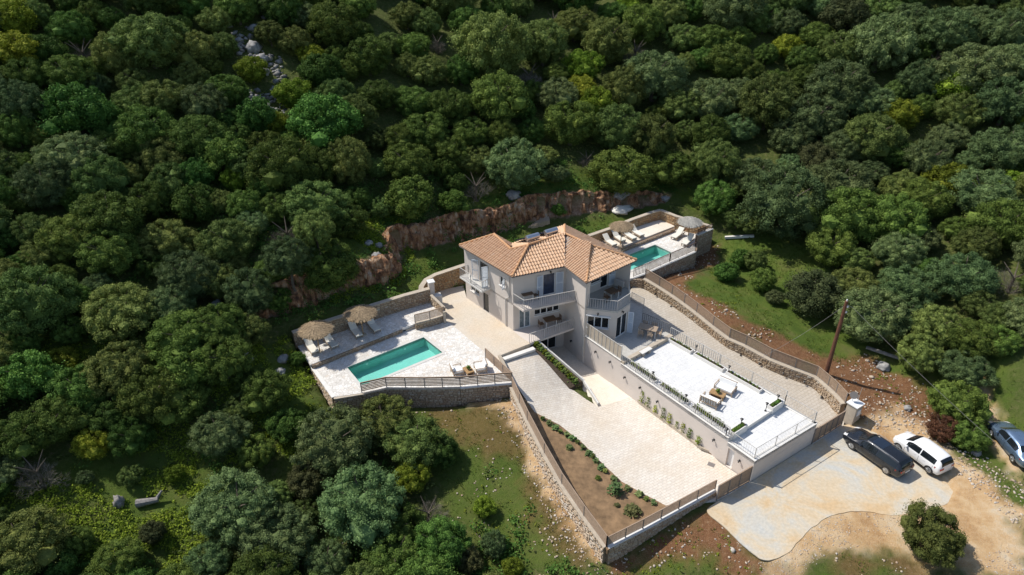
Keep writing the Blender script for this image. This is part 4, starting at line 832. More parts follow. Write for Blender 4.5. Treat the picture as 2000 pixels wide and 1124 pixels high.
# faint pale streaks of worn lettering on the shaded front wall
m = MB(); k = f2.hit(1518, 884)[0]; e_ = f2.hit(1552, 866)[0]
for i in range(13):
    a0 = k + (e_ - k) * (i + .1) / 13; f2.bar(m, a0, a0 + (e_ - k) / 13 * random.uniform(.35, .8), 1.18 + .02 * (i % 3), 1.34 - .02 * (i % 2), .001, .004)
m.build('worn_marks', simple('worn_grey_marks', (.60, .55, .51), .9), retw)
# step between porch and terrace (low planter wall with lights)
stp = Face(WK, WKR); m = MB(); stp.bar(m, .0, stp.L, ZW + .004, ZP + .05, -.05, .32); meta(m.build('step_wall', M['coping_tan'], None), 'low beige step wall between the shaded porch and the white terrace', 'wall')
stq = Face(SL, SR); m = MB(); stq.bar(m, .1, stq.L - .1, ZV + .01, ZW + .003, -.12, .03); meta(m.build('terrace_step', M['coping'], None), 'white riser stepping down from upper to lower terrace', 'step')
for i, (px, py) in enumerate(((1238, 694), (1278, 673))):
    a, z = stp.hit(px, py); m = MB(); stp.bar(m, a - .07, a + .07, ZW + .12, ZW + .22, .322, .335); meta(m.build('step_light', M['black'], None), ['small black step light in the step wall, left one nearer the balustrade', 'small black step light in the step wall, right one nearer the bench'][i], 'light', 'step lights')
# slanting glass privacy rail
pv = thing('privacy_screen', 'pale vertical-panel privacy rail along the porch edge beside the drainpipe', 'screen', (*W0, ZP)); m = MB(); m2 = MB()
dpx.bar(m, .15, sk - .05, ZP + 1.32, ZP + 1.38, -.1, -.05); dpx.bar(m, .15, sk - .05, ZP + .06, ZP + .12, -.1, -.05); m.build('rails', M['rail'], pv)
for i in range(10):
    a = .15 + (sk - .25) * i / 9; mm_ = MB(); dpx.bar(mm_, a - .02, a + .02, ZP + .05, ZP + 1.4, -.11, -.04); mm_.build('post', M['rail'], pv)
for i in range(9):
    a = .15 + (sk - .25) * i / 9; b = .15 + (sk - .25) * (i + 1) / 9; mm_ = MB(); dpx.bar(mm_, a + .03, b - .03, ZP + .13, ZP + 1.31, -.08, -.07); mm_.build('panel', M['coping_tan'], pv)
# rails
def fpath(f, pts, z, o): return [f.pt(a, z, o) for a in pts]
railing(fpath(dpx, [sk + .05, ss_ - .1], ZW + .1, -.08), .85, 'pale balustrade on the white terrace wall above the driveway shrubs', spacing=.19, group=None)
railing([*fpath(dpx, [ss_ + .05, dpx.L - .15], ZV + .06, -.12)], .95, 'thin grey railing on the lower terrace corner above the white door', mat=M['rail'], w=.010, spacing=.18, post=2.6, toprail=.03)
railing([f2.pt(.15, ZV + .06, -.18), f2.pt(f2.L - .15, ZV + .06, -.18)], .95, 'thin grey railing along the front edge of the lower terrace facing the forecourt', mat=M['rail'], w=.010, spacing=.18, post=2.2, toprail=.03)
wl = (Vector(WKR) - Vector(SR)).length
railing([f3.pt(.2, ZV + .06, -.05), f3.pt(f3.L, ZV + .06, -.05)], .95, 'thin grey railing on the lower terrace side next to the side drive', mat=M['rail'], w=.010, spacing=.18, post=2.2, toprail=.03)
railing([f4.pt(0, ZW + .1, -.05), f4.pt(f4.L - 5.2, ZW + .1, -.05)], .95, 'thin grey railing between the white terrace and the side drive, half towards the gate', mat=M['rail'], w=.010, spacing=.18, post=2.4, toprail=.03)
railing([f4.pt(f4.L - 5.1, ZW + .1, -.05), f4.pt(f4.L, ZW + .1, -.05)], .95, 'dense grey balustrade beside the white terrace planter next to the side drive', mat=M['rail'], w=.035, spacing=.2)
pe = [Vector((*P3(1254, 629, ZP), ZP)), Vector((*WR0, ZP))]
railing([pe[0], pe[1]], .95, 'dark balustrade of the shaded porch behind the dining table', mat=M['rail_dark'], spacing=.19, w=.04)
railing([Vector((*P3(1233, 588, ZP), ZP)), Vector((*P3(1257, 600, ZP), ZP))], .95, 'short pale railing at the far corner of the porch by the house', spacing=.13)
# long planters with clipped plants
def tuft(m, c, r, h, n, rg, lf=.38):                                             # small leafy plant: leaf faces round a point
    for _ in range(n):
        a = rg.uniform(0, 6.283); e = rg.uniform(.1, 1); rr = r * rg.uniform(.2, 1); p = Vector((c[0] + math.cos(a) * rr * (1 - e * .4), c[1] + math.sin(a) * rr * (1 - e * .4), c[2] + h * e)); s = rg.uniform(.5, 1) * r * lf
        q = Matrix.Rotation(rg.uniform(0, 6.28), 3, 'Z') @ Matrix.Rotation(rg.uniform(-.9, .9), 3, 'X'); m.quad(p + q @ Vector((-s, -s * .6, 0)), p + q @ Vector((s, -s * .6, 0)), p + q @ Vector((s, s * .6, 0)), p + q @ Vector((-s, s * .6, 0)))
rg = random.Random(5)
def planter(f, a0, a1, o0, o1, z0, z1, label, plants, leaf, group=None, box=None, hh=.35, rr=.16):
    r = thing('planter', label, 'planter', f.pt(a0, z0, o0), group=group); t = .07; m = MB()
    f.bar(m, a0, a1, z0, z1, o0, o0 + t); f.bar(m, a0, a1, z0, z1, o1 - t, o1); f.bar(m, a0, a0 + t, z0, z1, o0 + t + .002, o1 - t - .002); f.bar(m, a1 - t, a1, z0, z1, o0 + t + .002, o1 - t - .002); m.build('planter_box', box or M['coping'], r)
    m = MB(); f.bar(m, a0 + t, a1 - t, z0, z1 - .05, o0 + t, o1 - t); m.build('soil', M['hedge_soil'], r)
    n = plants if plants < 60 else 60
    for k in range(n):
        a = a0 + .2 + (a1 - a0 - .4) * (k + .5) / n; mm = MB(); tuft(mm, f.pt(a, z1 - .05, (o0 + o1) / 2 + rg.uniform(-.04, .04)), rr * rg.uniform(.8, 1.2), hh * rg.uniform(.75, 1.25), 26, rg); mm.build('plant', leaf, r)
cuts = [sk + .15, dpx.hit(1277, 744)[0], dpx.hit(1339, 790)[0], ss_ - .55]
for i in range(3): planter(dpx, cuts[i] + .25, cuts[i + 1] - .15, -.78, -.33, ZW + .003, ZW + .2, ['white planter with low dark hedge against the terrace balustrade, one nearest the porch', 'white planter with low dark hedge against the terrace balustrade, middle of three', 'white planter with low dark hedge against the terrace balustrade, one nearest the gate'][i], 22, M['oak2'], 'long planters along the terrace balustrade')
cr = [f4.L - .2, f4.hit(1362, 690)[0], f4.hit(1424, 728)[0], f4.hit(1497, 768)[0]]
for i in range(3): planter(f4, min(cr[i], cr[i + 1]) + .2, max(cr[i], cr[i + 1]) - .1, -.72, -.26, ZW + .003, ZW + .3, ['white planter with sparse dark plants on the far side of the terrace, nearest the porch', 'white planter with sparse dark plants on the far side of the terrace, middle one', 'white planter with sparse dark plants on the terrace far side, at the gate end'][i], 8, M['oak'], 'planters on the far side of the terrace', rr=.12, hh=.22)
f5 = Face(SL, SR); l5 = f5.L
planter(f5, .45, 2.0, -.4, .1, ZV + .01, ZW + .3, 'white box planter of trimmed grass at the left end of the terrace step', 12, M['fresh'], hh=.12); planter(f5, l5 - 1.75, l5 - .4, -.4, .1, ZV + .01, ZW + .3, 'white box planter of trimmed grass at the right end of the terrace step', 12, M['fresh'], hh=.12)
def bollard(px, py, z, label):
    p = site(px, py, z); r = thing('bollard_lamp', label, 'lamp', p, group='black bollard lamps on the terrace'); m = MB(); m.tube(p, p + Vector((0, 0, .62)), .03, n=8); m.tube(p, p + Vector((0, 0, .03)), .09, n=10); m.build('post', M['black'], r)
    m = MB(); m.tube(p + Vector((0, 0, .62)), p + Vector((0, 0, .74)), .07, .1, 10); m.tube(p + Vector((0, 0, .76)), p + Vector((0, 0, .82)), .13, .05, 10); m.build('lamp_head', M['black'], r)
for a in ((1446, 834, ZW, 'black bollard lamp at the left planter of the terrace step'), (1495, 803, ZW, 'black bollard lamp at the inner corner of the right step planter'), (1517, 788, ZW, 'black bollard lamp beside the far end of the right step planter'), (1417, 853, ZW, 'black bollard lamp by the terrace corner railing above the white door'),
          (1274, 742, ZW + .1, 'small black lamp between the first and second balustrade planters'), (1338, 787, ZW + .1, 'small black lamp between the second and third balustrade planters'), (1358, 690, ZW, 'small black lamp between the first and second far-side planters'), (1422, 730, ZW, 'small black lamp between the second and third far-side planters')): bollard(*a)
m = MB(); c = site(1506, 781, ZW + .02); m.obox(c, 1.0, .7, .05, R(33)); meta(m.build('floor_hatch', M['white'], None), 'white square floor slab beside the right bollard lamps on the terrace', 'hatch')
m = MB(); c = site(1389, 908, -.04); m.obox(c, .5, .4, .03, R(-32)); meta(m.build('drain_grate', M['fascia'], None), 'dark square drain grate in the paving by the white door', 'drain')
# lamps on the long wall
for px, py, lb in ((1165, 676, 'black wall lamp high on the long wall, one nearest the house'), (1193, 700, 'black wall lamp on the long wall, second from the house'), (1221, 737, 'black wall lamp on the long wall, third from the house'), (1251, 757, 'black wall lamp above the start of the shrub bed'), (1285, 784, 'black wall lamp behind the middle of the shrub bed'), (1395, 859, 'black wall lamp left of the white door'), (1445, 900, 'black wall lamp right of the white door')):
    a, z = dpx.hit(px, py); wall_lamp(dpx.pt(a, min(max(z, .5), 1.9)), dpx.n, lb)
# shrub bed against the long wall
kb = [Vector((*P3(a, b, -.15), -.12)) for a, b in ((1246, 785), (1371, 880), (1391, 888))]
bd = thing('shrub_bed', 'narrow kerbed bed of young flowering shrubs against the long terrace wall', 'flower bed', kb[0]); m = MB()
m.beam(kb[0] + Vector((0, 0, .12)), kb[1] + Vector((0, 0, .12)), .16, .3); m.beam(kb[1] + Vector((0, 0, .12)), kb[2] + Vector((0, 0, .12)), .16, .3); m.build('kerb', M['coping_tan'], bd)
w0 = dpx.pt(dpx.hit(1250, 775)[0], 0, .01); w1 = dpx.pt(dpx.hit(1391, 880)[0], 0, .01); m = MB(); m.prism([(kb[0].x, kb[0].y), (kb[1].x, kb[1].y), (kb[2].x, kb[2].y), (w1.x, w1.y), (w0.x, w0.y)], -.4, .02); m.build('soil', M['bed'], bd)
for i, tt in enumerate((.05, .15, .27, .39, .49, .60, .69, .79, .92)):
    m = MB(); p = (kb[0].lerp(kb[1], tt) + w0.lerp(w1, tt * .92)) / 2; tuft(m, (p.x, p.y, .05), [.34, .3, .26, .32, .3, .22, .28, .3, .34][i], [1.25, 1.1, .8, 1.1, 1.0, .7, .95, .9, .8][i], 110, rg, .2); r = m.build('shrub', M['oak2'] if i % 2 else M['bright'], None)
    meta(r, ['tall thin shrub at the house end of the kerbed bed', 'leafy shrub second in the kerbed bed', 'shrub third in the kerbed bed under a wall lamp', 'rounded shrub fourth in the kerbed bed', 'upright shrub at the middle of the kerbed bed', 'low shrub just past the middle of the kerbed bed', 'shrub seventh along the kerbed bed', 'shrub second from the gate end of the kerbed bed', 'reddish open shrub at the gate end of the kerbed bed'][i], 'shrub', 'young shrubs in the kerbed bed')
# hedge planter between driveway and court
hp = [Vector((*P3(1040, 680, 2.3), 2.3)), Vector((*P3(1113, 760, .4), .45)), Vector((*P3(1138, 752, .1), .5)), Vector((*P3(1050, 672, 2.2), 2.35))]
hedge = thing('hedge_planter', 'sloping planter with a row of clipped bushes between driveway ramp and sunken court', 'planter', hp[0]); m = MB()
pl = [(p.x, p.y) for p in hp]; zf = lambda x, y: RAMP(x, y) + .05
m.add([p for p in hp] + [Vector((p.x, p.y, -.6)) for p in hp], [(0, 1, 2, 3), (0, 4, 5, 1), (1, 5, 6, 2), (2, 6, 7, 3), (3, 7, 4, 0)]); m.build('soil', M['hedge_soil'], hedge)
m = MB(); m.beam(hp[3] + Vector((.05, 0, .05)), hp[2] + Vector((.05, 0, .05)), .14, .3); e2 = Vector((*P3(1168, 792, -.1), .05)); m.beam(hp[2] + Vector((.05, 0, 0)), e2, .12, .3)
m.add([hp[3] + Vector((.1, 0, 0)), hp[2] + Vector((.1, 0, 0)), hp[2] + Vector((.1, 0, -1.5)), hp[3] + Vector((.1, 0, -3))], [(0, 3, 2, 1)]); m.build('kerb', M['coping'], hedge)
for k in range(15):
    t = (k + .4) / 15; p = hp[0].lerp(hp[1], t) * .45 + hp[3].lerp(hp[2], t) * .55; m = MB(); tuft(m, p, .28, .42, 90, rg); m.build('bush', M['bright'] if k % 3 == 0 else M['oak2'], hedge)
# ramp steps beside the patio
m = MB(); s0, s1 = Vector((*P3(981, 695, ZP), 0)), Vector((*P3(1041, 674, ZP), 0)); nn = Vector((s1.y - s0.y, -(s1.x - s0.x), 0)).normalized()
m.add([], []); m.beam(s0 + Vector((0, 0, 2.42)) + nn * .2, s1 + Vector((0, 0, 2.42)) + nn * .2, .42, .2); meta(m.build('step', M['coping'], None), 'pale step between the beige patio and the paved driveway ramp', 'step')
c0 = [Vector((*P3(975, 697, ZP), ZP - .01)), Vector((*P3(1004, 745, ZP), 2.12))]
m = MB(); m.beam(c0[0], c0[1], .25, .5); meta(m.build('kerb', M['coping_tan'], None), 'pale sloping kerb beside the steps at the top of the driveway', 'kerb')

# ================================================================== POOLS
def watermat():
    m, t, N, L, b = newmat('pool_water'); N.remove(b); v = vec(N, L, kind='pos'); tr = N.new('ShaderNodeBsdfTransparent'); tr.inputs[0].default_value = (.72, .97, .93, 1)
    gl = N.new('ShaderNodeBsdfGlossy'); gl.inputs['Roughness'].default_value = .03; fr = N.new('ShaderNodeFresnel'); fr.inputs[0].default_value = 1.33; ms = N.new('ShaderNodeMixShader')
    n = noise_node(N, L, v, 2.5, 3); bp = N.new('ShaderNodeBump'); bp.inputs['Strength'].default_value = .3; bp.inputs['Distance'].default_value = .03; L.new(n.outputs[0], bp.inputs['Height'])
    L.new(bp.outputs[0], gl.inputs['Normal']); L.new(bp.outputs[0], fr.inputs['Normal']); L.new(fr.outputs[0], ms.inputs[0]); L.new(tr.outputs[0], ms.inputs[1]); L.new(gl.outputs[0], ms.inputs[2]); L.new(ms.outputs[0], N['Material Output'].inputs[0]); return m
M['water'] = watermat(); M['pooledge'] = simple('pool_edge_stone', (.60, .58, .54), .8, var=.06)
def pool(poly, z, label, lights):
    c = (sum(p[0] for p in poly) / 4, sum(p[1] for p in poly) / 4); a = sum(poly[i][0] * poly[(i + 1) % 4][1] - poly[(i + 1) % 4][0] * poly[i][1] for i in range(4)); P = poly if a > 0 else poly[::-1]
    r = thing('swimming_pool', label, 'pool', (*c, z - 1.4)); m = MB(); m.add([(*p, z - 1.0) for p in P] + [(*p, z + .002) for p in P], [(0, 1, 2, 3)] + [(i, 4 + i, 4 + (i + 1) % 4, (i + 1) % 4) for i in range(4)]); m.build('basin', M['plaster'], r)
    m = MB(); m.add([(*p, z - .14) for p in P], [(0, 1, 2, 3)]); m.build('water', M['water'], r)
    m = MB(); g = grow(P, .0)
    for i in range(4):
        a, b = P[i], P[(i + 1) % 4]; (u, v) = offs(a, b, -.14); m.beam(Vector((*((Vector(a) + Vector(u)) / 2), z + .012)), Vector((*((Vector(b) + Vector(v)) / 2), z + .012)), .28, .03 + i * .003)
    m.build('pool_edge', M['pooledge'], r)
    for px, py in lights:
        p = site(px, py, z - .45); p = min(((Face(P[i], P[(i + 1) % 4]), i) for i in range(4)), key=lambda t: abs((p - t[0].p0).dot(t[0].n))); f = p[0]; q = site(px, py, z - .4); a = (q - f.p0).dot(f.d); m = MB(); m.tube(f.pt(a, z - .45, -.001), f.pt(a, z - .45, -.03), .11, n=14); m.build('pool_light', M['white'], r)
    return r
pool(POOL1, ZP, 'larger turquoise rectangular pool on the lower left flagstone deck', [(718, 712), (792, 682)]); pool(POOL2, Z2, 'smaller turquoise pool behind the right end of the house', [(1256, 494)])

M['railbrown'] = simple('brown_rail_paint', (.11, .075, .058), .5)
# ================================================================== STONE WALLS AND FENCES
def WP(l, zt, zb):                                                       # (px, py of the top, ztop) -> x, y, ztop, zbottom
    out = []
    for a in l: p = site(a[0], a[1], a[2]); out.append((p.x, p.y, a[2], a[3]))
    return out
stone_wall('stone_wall', 'long stone retaining wall behind the loungers of the larger pool', WP([(571, 650, 4.45, 2.9), (620, 633, 4.5, 3.0), (669.5, 617.4, 4.5, 3.0), (725.6, 597, 4.5, 3.0), (790, 577, 4.5, 3.0), (838, 564, 4.5, 3.0)], 0, 0), .42, M['stone'], M['coping_tan'], sides=(1,), seed=2, cope_h=.05)
stone_wall('stone_wall', 'warm orange stone wall with rounded end left of the house', WP([(822, 572, 3.9, 2.6), (823, 560, 4.2, 2.6), (832, 547, 4.4, 2.6), (850, 537, 4.5, 2.6), (880, 527, 4.6, 2.6), (910, 517, 4.6, 2.6), (940, 508, 4.6, 2.6)], 0, 0), .45, M['stone_warm'], M['coping_tan'], sides=(1,), seed=3, cope_h=.05)
stone_wall('stone_wall', 'low stone riser wall between the lounge terrace and the pool deck', WP([(609, 713.5, 3.06, 2.6), (680, 685, 3.06, 2.6), (745, 659, 3.06, 2.6), (785, 643, 3.06, 2.6)], 0, 0), .22, M['stone'], None, sides=(1,), seed=4, size=(.18, .4))
lowc = WP([(811, 632, 3.35, 2.6), (840, 625, 3.35, 2.6), (868, 616, 3.35, 2.6)], 0, 0)
stone_wall('stone_wall', 'short low stone wall under the slatted fence at the right end of the lounge terrace', lowc, .25, M['stone'], M['coping_tan'], sides=(1,), seed=5, size=(.18, .4), cope_h=.04)
sidec = WP([(842, 577, 4.1, 2.6), (868, 602, 3.75, 2.6)], 0, 0)
stone_wall('stone_wall', 'short sloping side wall between the lounge terrace and the beige patio', sidec, .22, M['stone'], M['coping_tan'], sides=(1, -1), seed=6, cope_h=.05)
slat_fence([(x, y, zt + .04) for x, y, zt, zb in lowc], 'slatted fence on the low wall at the right end of the lounge terrace', .85, 8)
p = site(868, 620, 3.3); m = MB(); m.obox((p.x, p.y, 3.25), .22, .22, 1.25, R(20)); m.obox((p.x, p.y, 3.9), .26, .26, .06, R(20)); meta(m.build('wall_pier', M['coping_tan'], None), 'small pale pier where the low wall meets the beige patio', 'pier')
p = site(843, 572, 3.9); ch = thing('barbecue_chimney', 'white square chimney pier with flat cap above the long stone wall', 'chimney', (p.x, p.y, 2.7)); m = MB(); m.obox((p.x, p.y, 3.9), .5, .5, 2.4, R(22)); m.build('shaft', M['render_wall'], ch); m = MB(); m.obox((p.x, p.y, 5.13), .64, .64, .08, R(22)); m.build('cap', M['white'], ch)
m = MB(); m.obox((p.x + .55, p.y - .15, 3.2), .7, .6, 1.1, R(22)); m.build('hearth', M['coping'], ch)
m = MB()
for k in range(2):
    a = Vector((*P3(788 + 3 * k, 637 + 7 * k, ZL - .1 - .16 * k), 0)); b = Vector((*P3(812 + 3 * k, 628 + 7 * k, ZL - .1 - .16 * k), 0)); mm_ = MB(); mm_.beam(a + Vector((0, 0, ZL - .14 - .17 * k)), b + Vector((0, 0, ZL - .14 - .17 * k)), .36, .2)
    meta(mm_.build('step', M['coping_tan'], None), ['upper stone step from the lounge terrace down to the pool deck', 'lower stone step from the lounge terrace down to the pool deck'][k], 'step')
# deck edge walls of pool 1
w1p = WP([(609, 716, 2.66, 1.6), (652, 777, 2.66, .9)], 0, 0)
stone_wall('stone_wall', 'low white-capped edge wall on the far left side of the larger pool deck', w1p, .28, M['stone_white'], M['coping'], sides=(1, -1), seed=7, cope_w=.0)
dw = WP([(652, 778, 2.62, .8), (707, 769, 2.62, .5), (755, 758, 2.62, .4), (830, 758.5, 2.62, .6), (899, 757, 2.62, .9)], 0, 0)
stone_wall('stone_wall', 'brown stone wall under the slanting part of the larger pool fence', dw, .4, M['stone_grey'], M['coping_tan'], sides=(1,), seed=8)
dw2 = WP([(899, 757, 2.62, .7), (950, 752, 2.62, .4), (1000, 748.5, 2.62, .2)], 0, 0)
stone_wall('stone_wall', 'reddish stone wall with white coping below the right end of the pool fence', dw2, .42, M['stone_grey'], M['coping'], sides=(1,), seed=9, cope_w=.01)
slat_fence([(x, y, 2.72) for x, y, a, b in dw[1:]], 'slatted fence on the brown wall along the left front of the larger pool', .95, 6, post=1.5)
slat_fence([(x, y, 2.72) for x, y, a, b in (dw2[0], dw2[2])], 'slatted fence with white coping on the right front corner of the larger pool', .95, 6, post=1.5)
p0, p1 = Vector((*P3(948.5, 699, ZP), ZP)), Vector((dw2[2][0], dw2[2][1], ZP))
slat_fence([p0, p1], 'slatted fence between the larger pool deck and the top of the ramp', .95, 9, post=1.5, gap=.06)
# garden wall down the left of the drive, and the front wall
gw = WP([(1000, 757, 2.5, .2), (1030, 822, 1.95, -.2), (1063, 886, 1.45, -.6), (1097, 946, .95, -1.0), (1140, 1009, .6, -1.5), (1184, 1069, .3, -2.2)], 0, 0)
gwm = smoothpath([(a, b, c) for a, b, c, d in gw], 3); gws = [(p.x, p.y, p.z, gw[min(len(gw) - 1, i // 3)][3] - .3) for i, p in enumerate(gwm)]
stone_wall('stone_wall', 'long pale stone boundary wall running down beside the planting bed', gws, .42, M['stone_white'], M['coping_tan'], sides=(-1, 1), seed=10, size=(.22, .5))
slat_fence([(a, b, c + .06) for a, b, c, d in gws[::3] + [gws[-1]]], 'long slatted fence on the pale boundary wall beside the planting bed', .98, 9, post=2.2, gap=.04)
fwl = WP([(1186, 1069, .3, -2.4), (1255, 1034, .33, -1.9), (1325, 996, .36, -1.3), (1396, 957.5, .4, -.6)], 0, 0)
stone_wall('stone_wall', 'shaded brown stone front wall right of the near corner below the planting bed', fwl, .42, M['stone_grey'], M['coping'], sides=(1,), seed=11, size=(.22, .5), cope_w=-.03)
slat_fence([(x, y, z + .06) for x, y, z, b in fwl], 'slatted fence with brown top rail on the front stone wall by the near corner', .9, 8, post=1.75)
# wall and fence of the side drive
sw = [(1258, 545, 3.85), (1285, 561, 3.6), (1310, 577, 3.35), (1334, 594, 3.1), (1358, 612, 2.85), (1390, 638, 2.5), (1422, 662, 2.25), (1454, 676, 2.1), (1502, 702, 1.8), (1550, 721, 1.6), (1592, 737, 1.4), (1614.5, 756, 1.3), (1630, 770, 1.25), (1648, 790, 1.2)]
swp = [(*P3(a, b, z), z, z - 1.9) for a, b, z in sw]; swm = smoothpath([(a, b, c) for a, b, c, d in swp], 2)
stone_wall('stone_wall', 'long tan stone wall along the outer side of the side drive', [(p.x, p.y, p.z, p.z - 1.9) for p in swm], .42, M['stone'], M['coping_tan'], sides=(1,), seed=12, size=(.2, .46))
slat_fence([(p.x + .12, p.y + .1, p.z + .06) for p in swm[::2]] + [Vector((swm[-1].x + .1, swm[-1].y + .08, swm[-1].z + .06))][:0], 'long slatted fence on the tan stone wall beside the lawn and earth bank', .95, 8, post=2.2, gap=.04)
for i, (px, py) in enumerate(((1284, 572), (1315, 597), (1344, 621), (1374, 645), (1405, 668), (1449, 690), (1487, 707), (1532, 725), (1573, 742), (1611, 774))):
    best = min(((Face((swm[k].x, swm[k].y), (swm[k + 1].x, swm[k + 1].y)), swm[k]) for k in range(len(swm) - 1)), key=lambda t: abs(t[0].hit(px, py)[0] - t[0].L / 2)); a, z = best[0].hit(px, py); z = max(min(z, best[1].z - .25), best[1].z - .9)
    wall_lamp(best[0].pt(a, z, .25), best[0].n, ['black wall lamp on the tan wall, first from the pool end', 'black wall lamp on the tan wall, second from the pool end', 'black wall lamp on the tan wall, third from the pool end', 'black wall lamp on the tan wall, fourth from the pool end', 'black wall lamp on the tan wall opposite the terrace planters, fifth from the pool', 'black wall lamp at the middle bend of the tan wall', 'black wall lamp on the tan wall just past the middle bend', 'black wall lamp on the tan wall, third from the gate end', 'black wall lamp on the tan wall, second from the gate end', 'black wall lamp on the tan wall nearest the gate pillar'][i])
# walls of the second pool
b2 = WP([(1150, 461, 5.3, 3.6), (1194, 446, 5.3, 3.8), (1235, 429, 5.3, 3.9), (1273, 415.5, 5.35, 4), (1290.6, 411, 5.35, 4)], 0, 0)
stone_wall('stone_wall', 'warm stone wall behind the loungers of the smaller pool', b2, .4, M['stone_warm'], M['coping_tan'], sides=(1,), seed=13)
b3 = WP([(1290.6, 411, 5.35, 4), (1321, 423, 5.3, 3.7), (1356, 433, 5.2, 3.2), (1391, 443.5, 5.0, 2.2)], 0, 0)
stone_wall('stone_wall', 'warm stone wall beside the grey parasol at the far corner of the smaller pool', b3, .4, M['stone_warm'], M['coping_tan'], sides=(1, -1), seed=14)
b4 = WP([(1391, 446, 4.9, 2.0), (1360, 459, 4.75, 1.8), (1357.5, 491, 3.85, 1.8)], 0, 0)
stone_wall('stone_wall', 'tall shaded stone wall at the right corner of the smaller pool terrace', WP([(1361, 459.5, 4.7, 1.8), (1391, 447, 4.85, 2.0)], 0, 0), .36, M['stone_grey'], M['coping'], sides=(1, -1), seed=15)
stone_wall('stone_wall', 'short stone return wall at the end of the smaller pool railing', WP([(1357.5, 490, 3.86, 1.8), (1362, 462, 4.0, 1.8)], 0, 0), .3, M['stone_grey'], None, sides=(1, -1), seed=16)
b5 = WP([(1237, 543, 3.84, 2.6), (1262, 534, 3.84, 2.3), (1290, 521, 3.84, 2.2), (1325, 506, 3.84, 2.0), (1357, 492, 3.84, 1.8)], 0, 0)
stone_wall('stone_wall', 'grey-brown stone wall with white coping under the smaller pool railing', [(a, b, c, d - .4) for a, b, c, d in b5], .36, M['stone_grey'], M['coping'], sides=(1,), seed=17)
railing([Vector((a, b, 3.95)) for a, b, c, d in b5], .95, 'brown metal railing on the white coping in front of the smaller pool', mat=M['railbrown'], spacing=.17, w=.05, post=1.5, toprail=.08)
railing([Vector((*P3(1363, 458, 4.78), 4.78)), Vector((*P3(1390, 447, 4.9), 4.9))], .55, 'short brown railing on the tall corner wall by the grey parasol', mat=M['railbrown'], spacing=.17, w=.05, post=1.2, toprail=.08)
stone_wall('stone_wall', 'rounded rough stone stub between the smaller pool railing and the side drive', WP([(1228, 546, 3.7, 2.6), (1240, 544, 3.8, 2.6), (1256, 546, 3.85, 2.5)], 0, 0), .35, M['stone_grey'], None, sides=(1,), seed=18)
l2a, l2b = P3(1207, 489.5, 4.28), P3(1318, 446, 4.28)
stone_wall('stone_wall', 'low grey riser wall between the two levels of the smaller pool deck', [(*l2a, 4.25, 3.8), (*lerp2(l2a, l2b, .5), 4.25, 3.8), (*l2b, 4.25, 3.8)], .2, M['stone_grey'], None, sides=(1,), seed=19)

# ================================================================== GATES, PILLAR, POLE
def gate(a, b, z0, z1a, z1b, n, label):
    a = Vector((*a, 0)); b = Vector((*b, 0)); r = thing('sliding_gate', label, 'gate', (a.x, a.y, z0)); d = (b - a).normalized(); rz = math.atan2(d.y, d.x); L = (b - a).length; m = MB()
    m.beam(a + Vector((0, 0, z1a)), b + Vector((0, 0, z1b)), .08, .08); m.beam(a + Vector((0, 0, z0 + .12)), b + Vector((0, 0, z0 + .12)), .08, .1); m.build('frame', M['wood'], r)
    for k in range(n + 1):
        p = a + d * L * k / n; zt = z1a + (z1b - z1a) * k / n; m = MB(); m.obox(p + Vector((0, 0, (z0 + zt) / 2)), .07, .09, zt - z0, rz); m.build('post', M['fascia'], r)
    ns = 14
    for k in range(ns):
        z = k / ns; m = MB(); m.beam(a + Vector((0, 0, z0 + .2 + (z1a - z0 - .26) * (k + .5) / ns)), b + Vector((0, 0, z0 + .2 + (z1b - z0 - .26) * (k + .5) / ns)), .02, (z1a - z0) / ns * .8); m.build('slat', M['wood'], r)
    m = MB(); m.beam(a + Vector((0, 0, z0 + .045)), b + Vector((0, 0, z0 + .045)), .14, .02); m.build('floor_track', M['coping'], r)
gate(P3(1399, 978, 0), P3(1462, 943, 0), .02, 1.45, 1.6, 3, 'brown slatted sliding gate across the paved driveway left of the terrace wall'); gate(P3(1585, 868, 0), P3(1642, 832, 0), .02, 1.5, 1.5, 5, 'brown slatted gate across the side drive right of the terrace wall')
p = site(1660, 823, 0); gp_ = thing('gate_pillar', 'white-topped stone gate pillar with meter box beside the right gate', 'pillar', (p.x, p.y, 0)); m = MB(); m.obox((p.x, p.y, .85), .85, .8, 1.9, R(33)); m.build('shaft', M['coping_tan'], gp_)
m = MB(); m.obox((p.x, p.y, 1.84), 1.0, .95, .08, R(33)); m.build('cap', M['white'], gp_); q = Vector((math.cos(R(-57)), math.sin(R(-57)), 0)); m = MB(); m.obox(Vector((p.x, p.y, 1.15)) + q * .42, .4, .08, .5, R(33)); m.build('meter_box', M['white'], gp_)
dish = thing('satellite_dish', 'small grey dish and aerial standing on the gate pillar', 'dish', (p.x, p.y, 1.88)); m = MB(); m.tube((p.x - .2, p.y + .2, 1.88), (p.x - .2, p.y + .2, 2.7), .025, n=6); m.tube((p.x + .25, p.y + .25, 1.88), (p.x + .35, p.y + .35, 3.1), .02, n=6); m.build('mast', M['steel'], dish)
m = MB(); m.tube((p.x - .2, p.y + .2, 2.5), (p.x - .26, p.y + .1, 2.55), .28, .3, 14); m.build('dish', M['fascia'], dish)
pb = site(1612, 735, 1.2); bz = g1(pb.x, pb.y); pole = thing('utility_pole', 'tall brown wooden utility pole behind the slatted fence', 'utility pole', (pb.x, pb.y, bz)); top = bz + 7.3
m = MB(); m.tube((pb.x, pb.y, bz - .4), (pb.x, pb.y, top), .19, .12, 12); m.build('post', M['pole'], pole); m = MB(); m.tube((pb.x, pb.y, top), (pb.x, pb.y, top + .14), .06, .05, 8); m.build('cap', M['white'], pole)
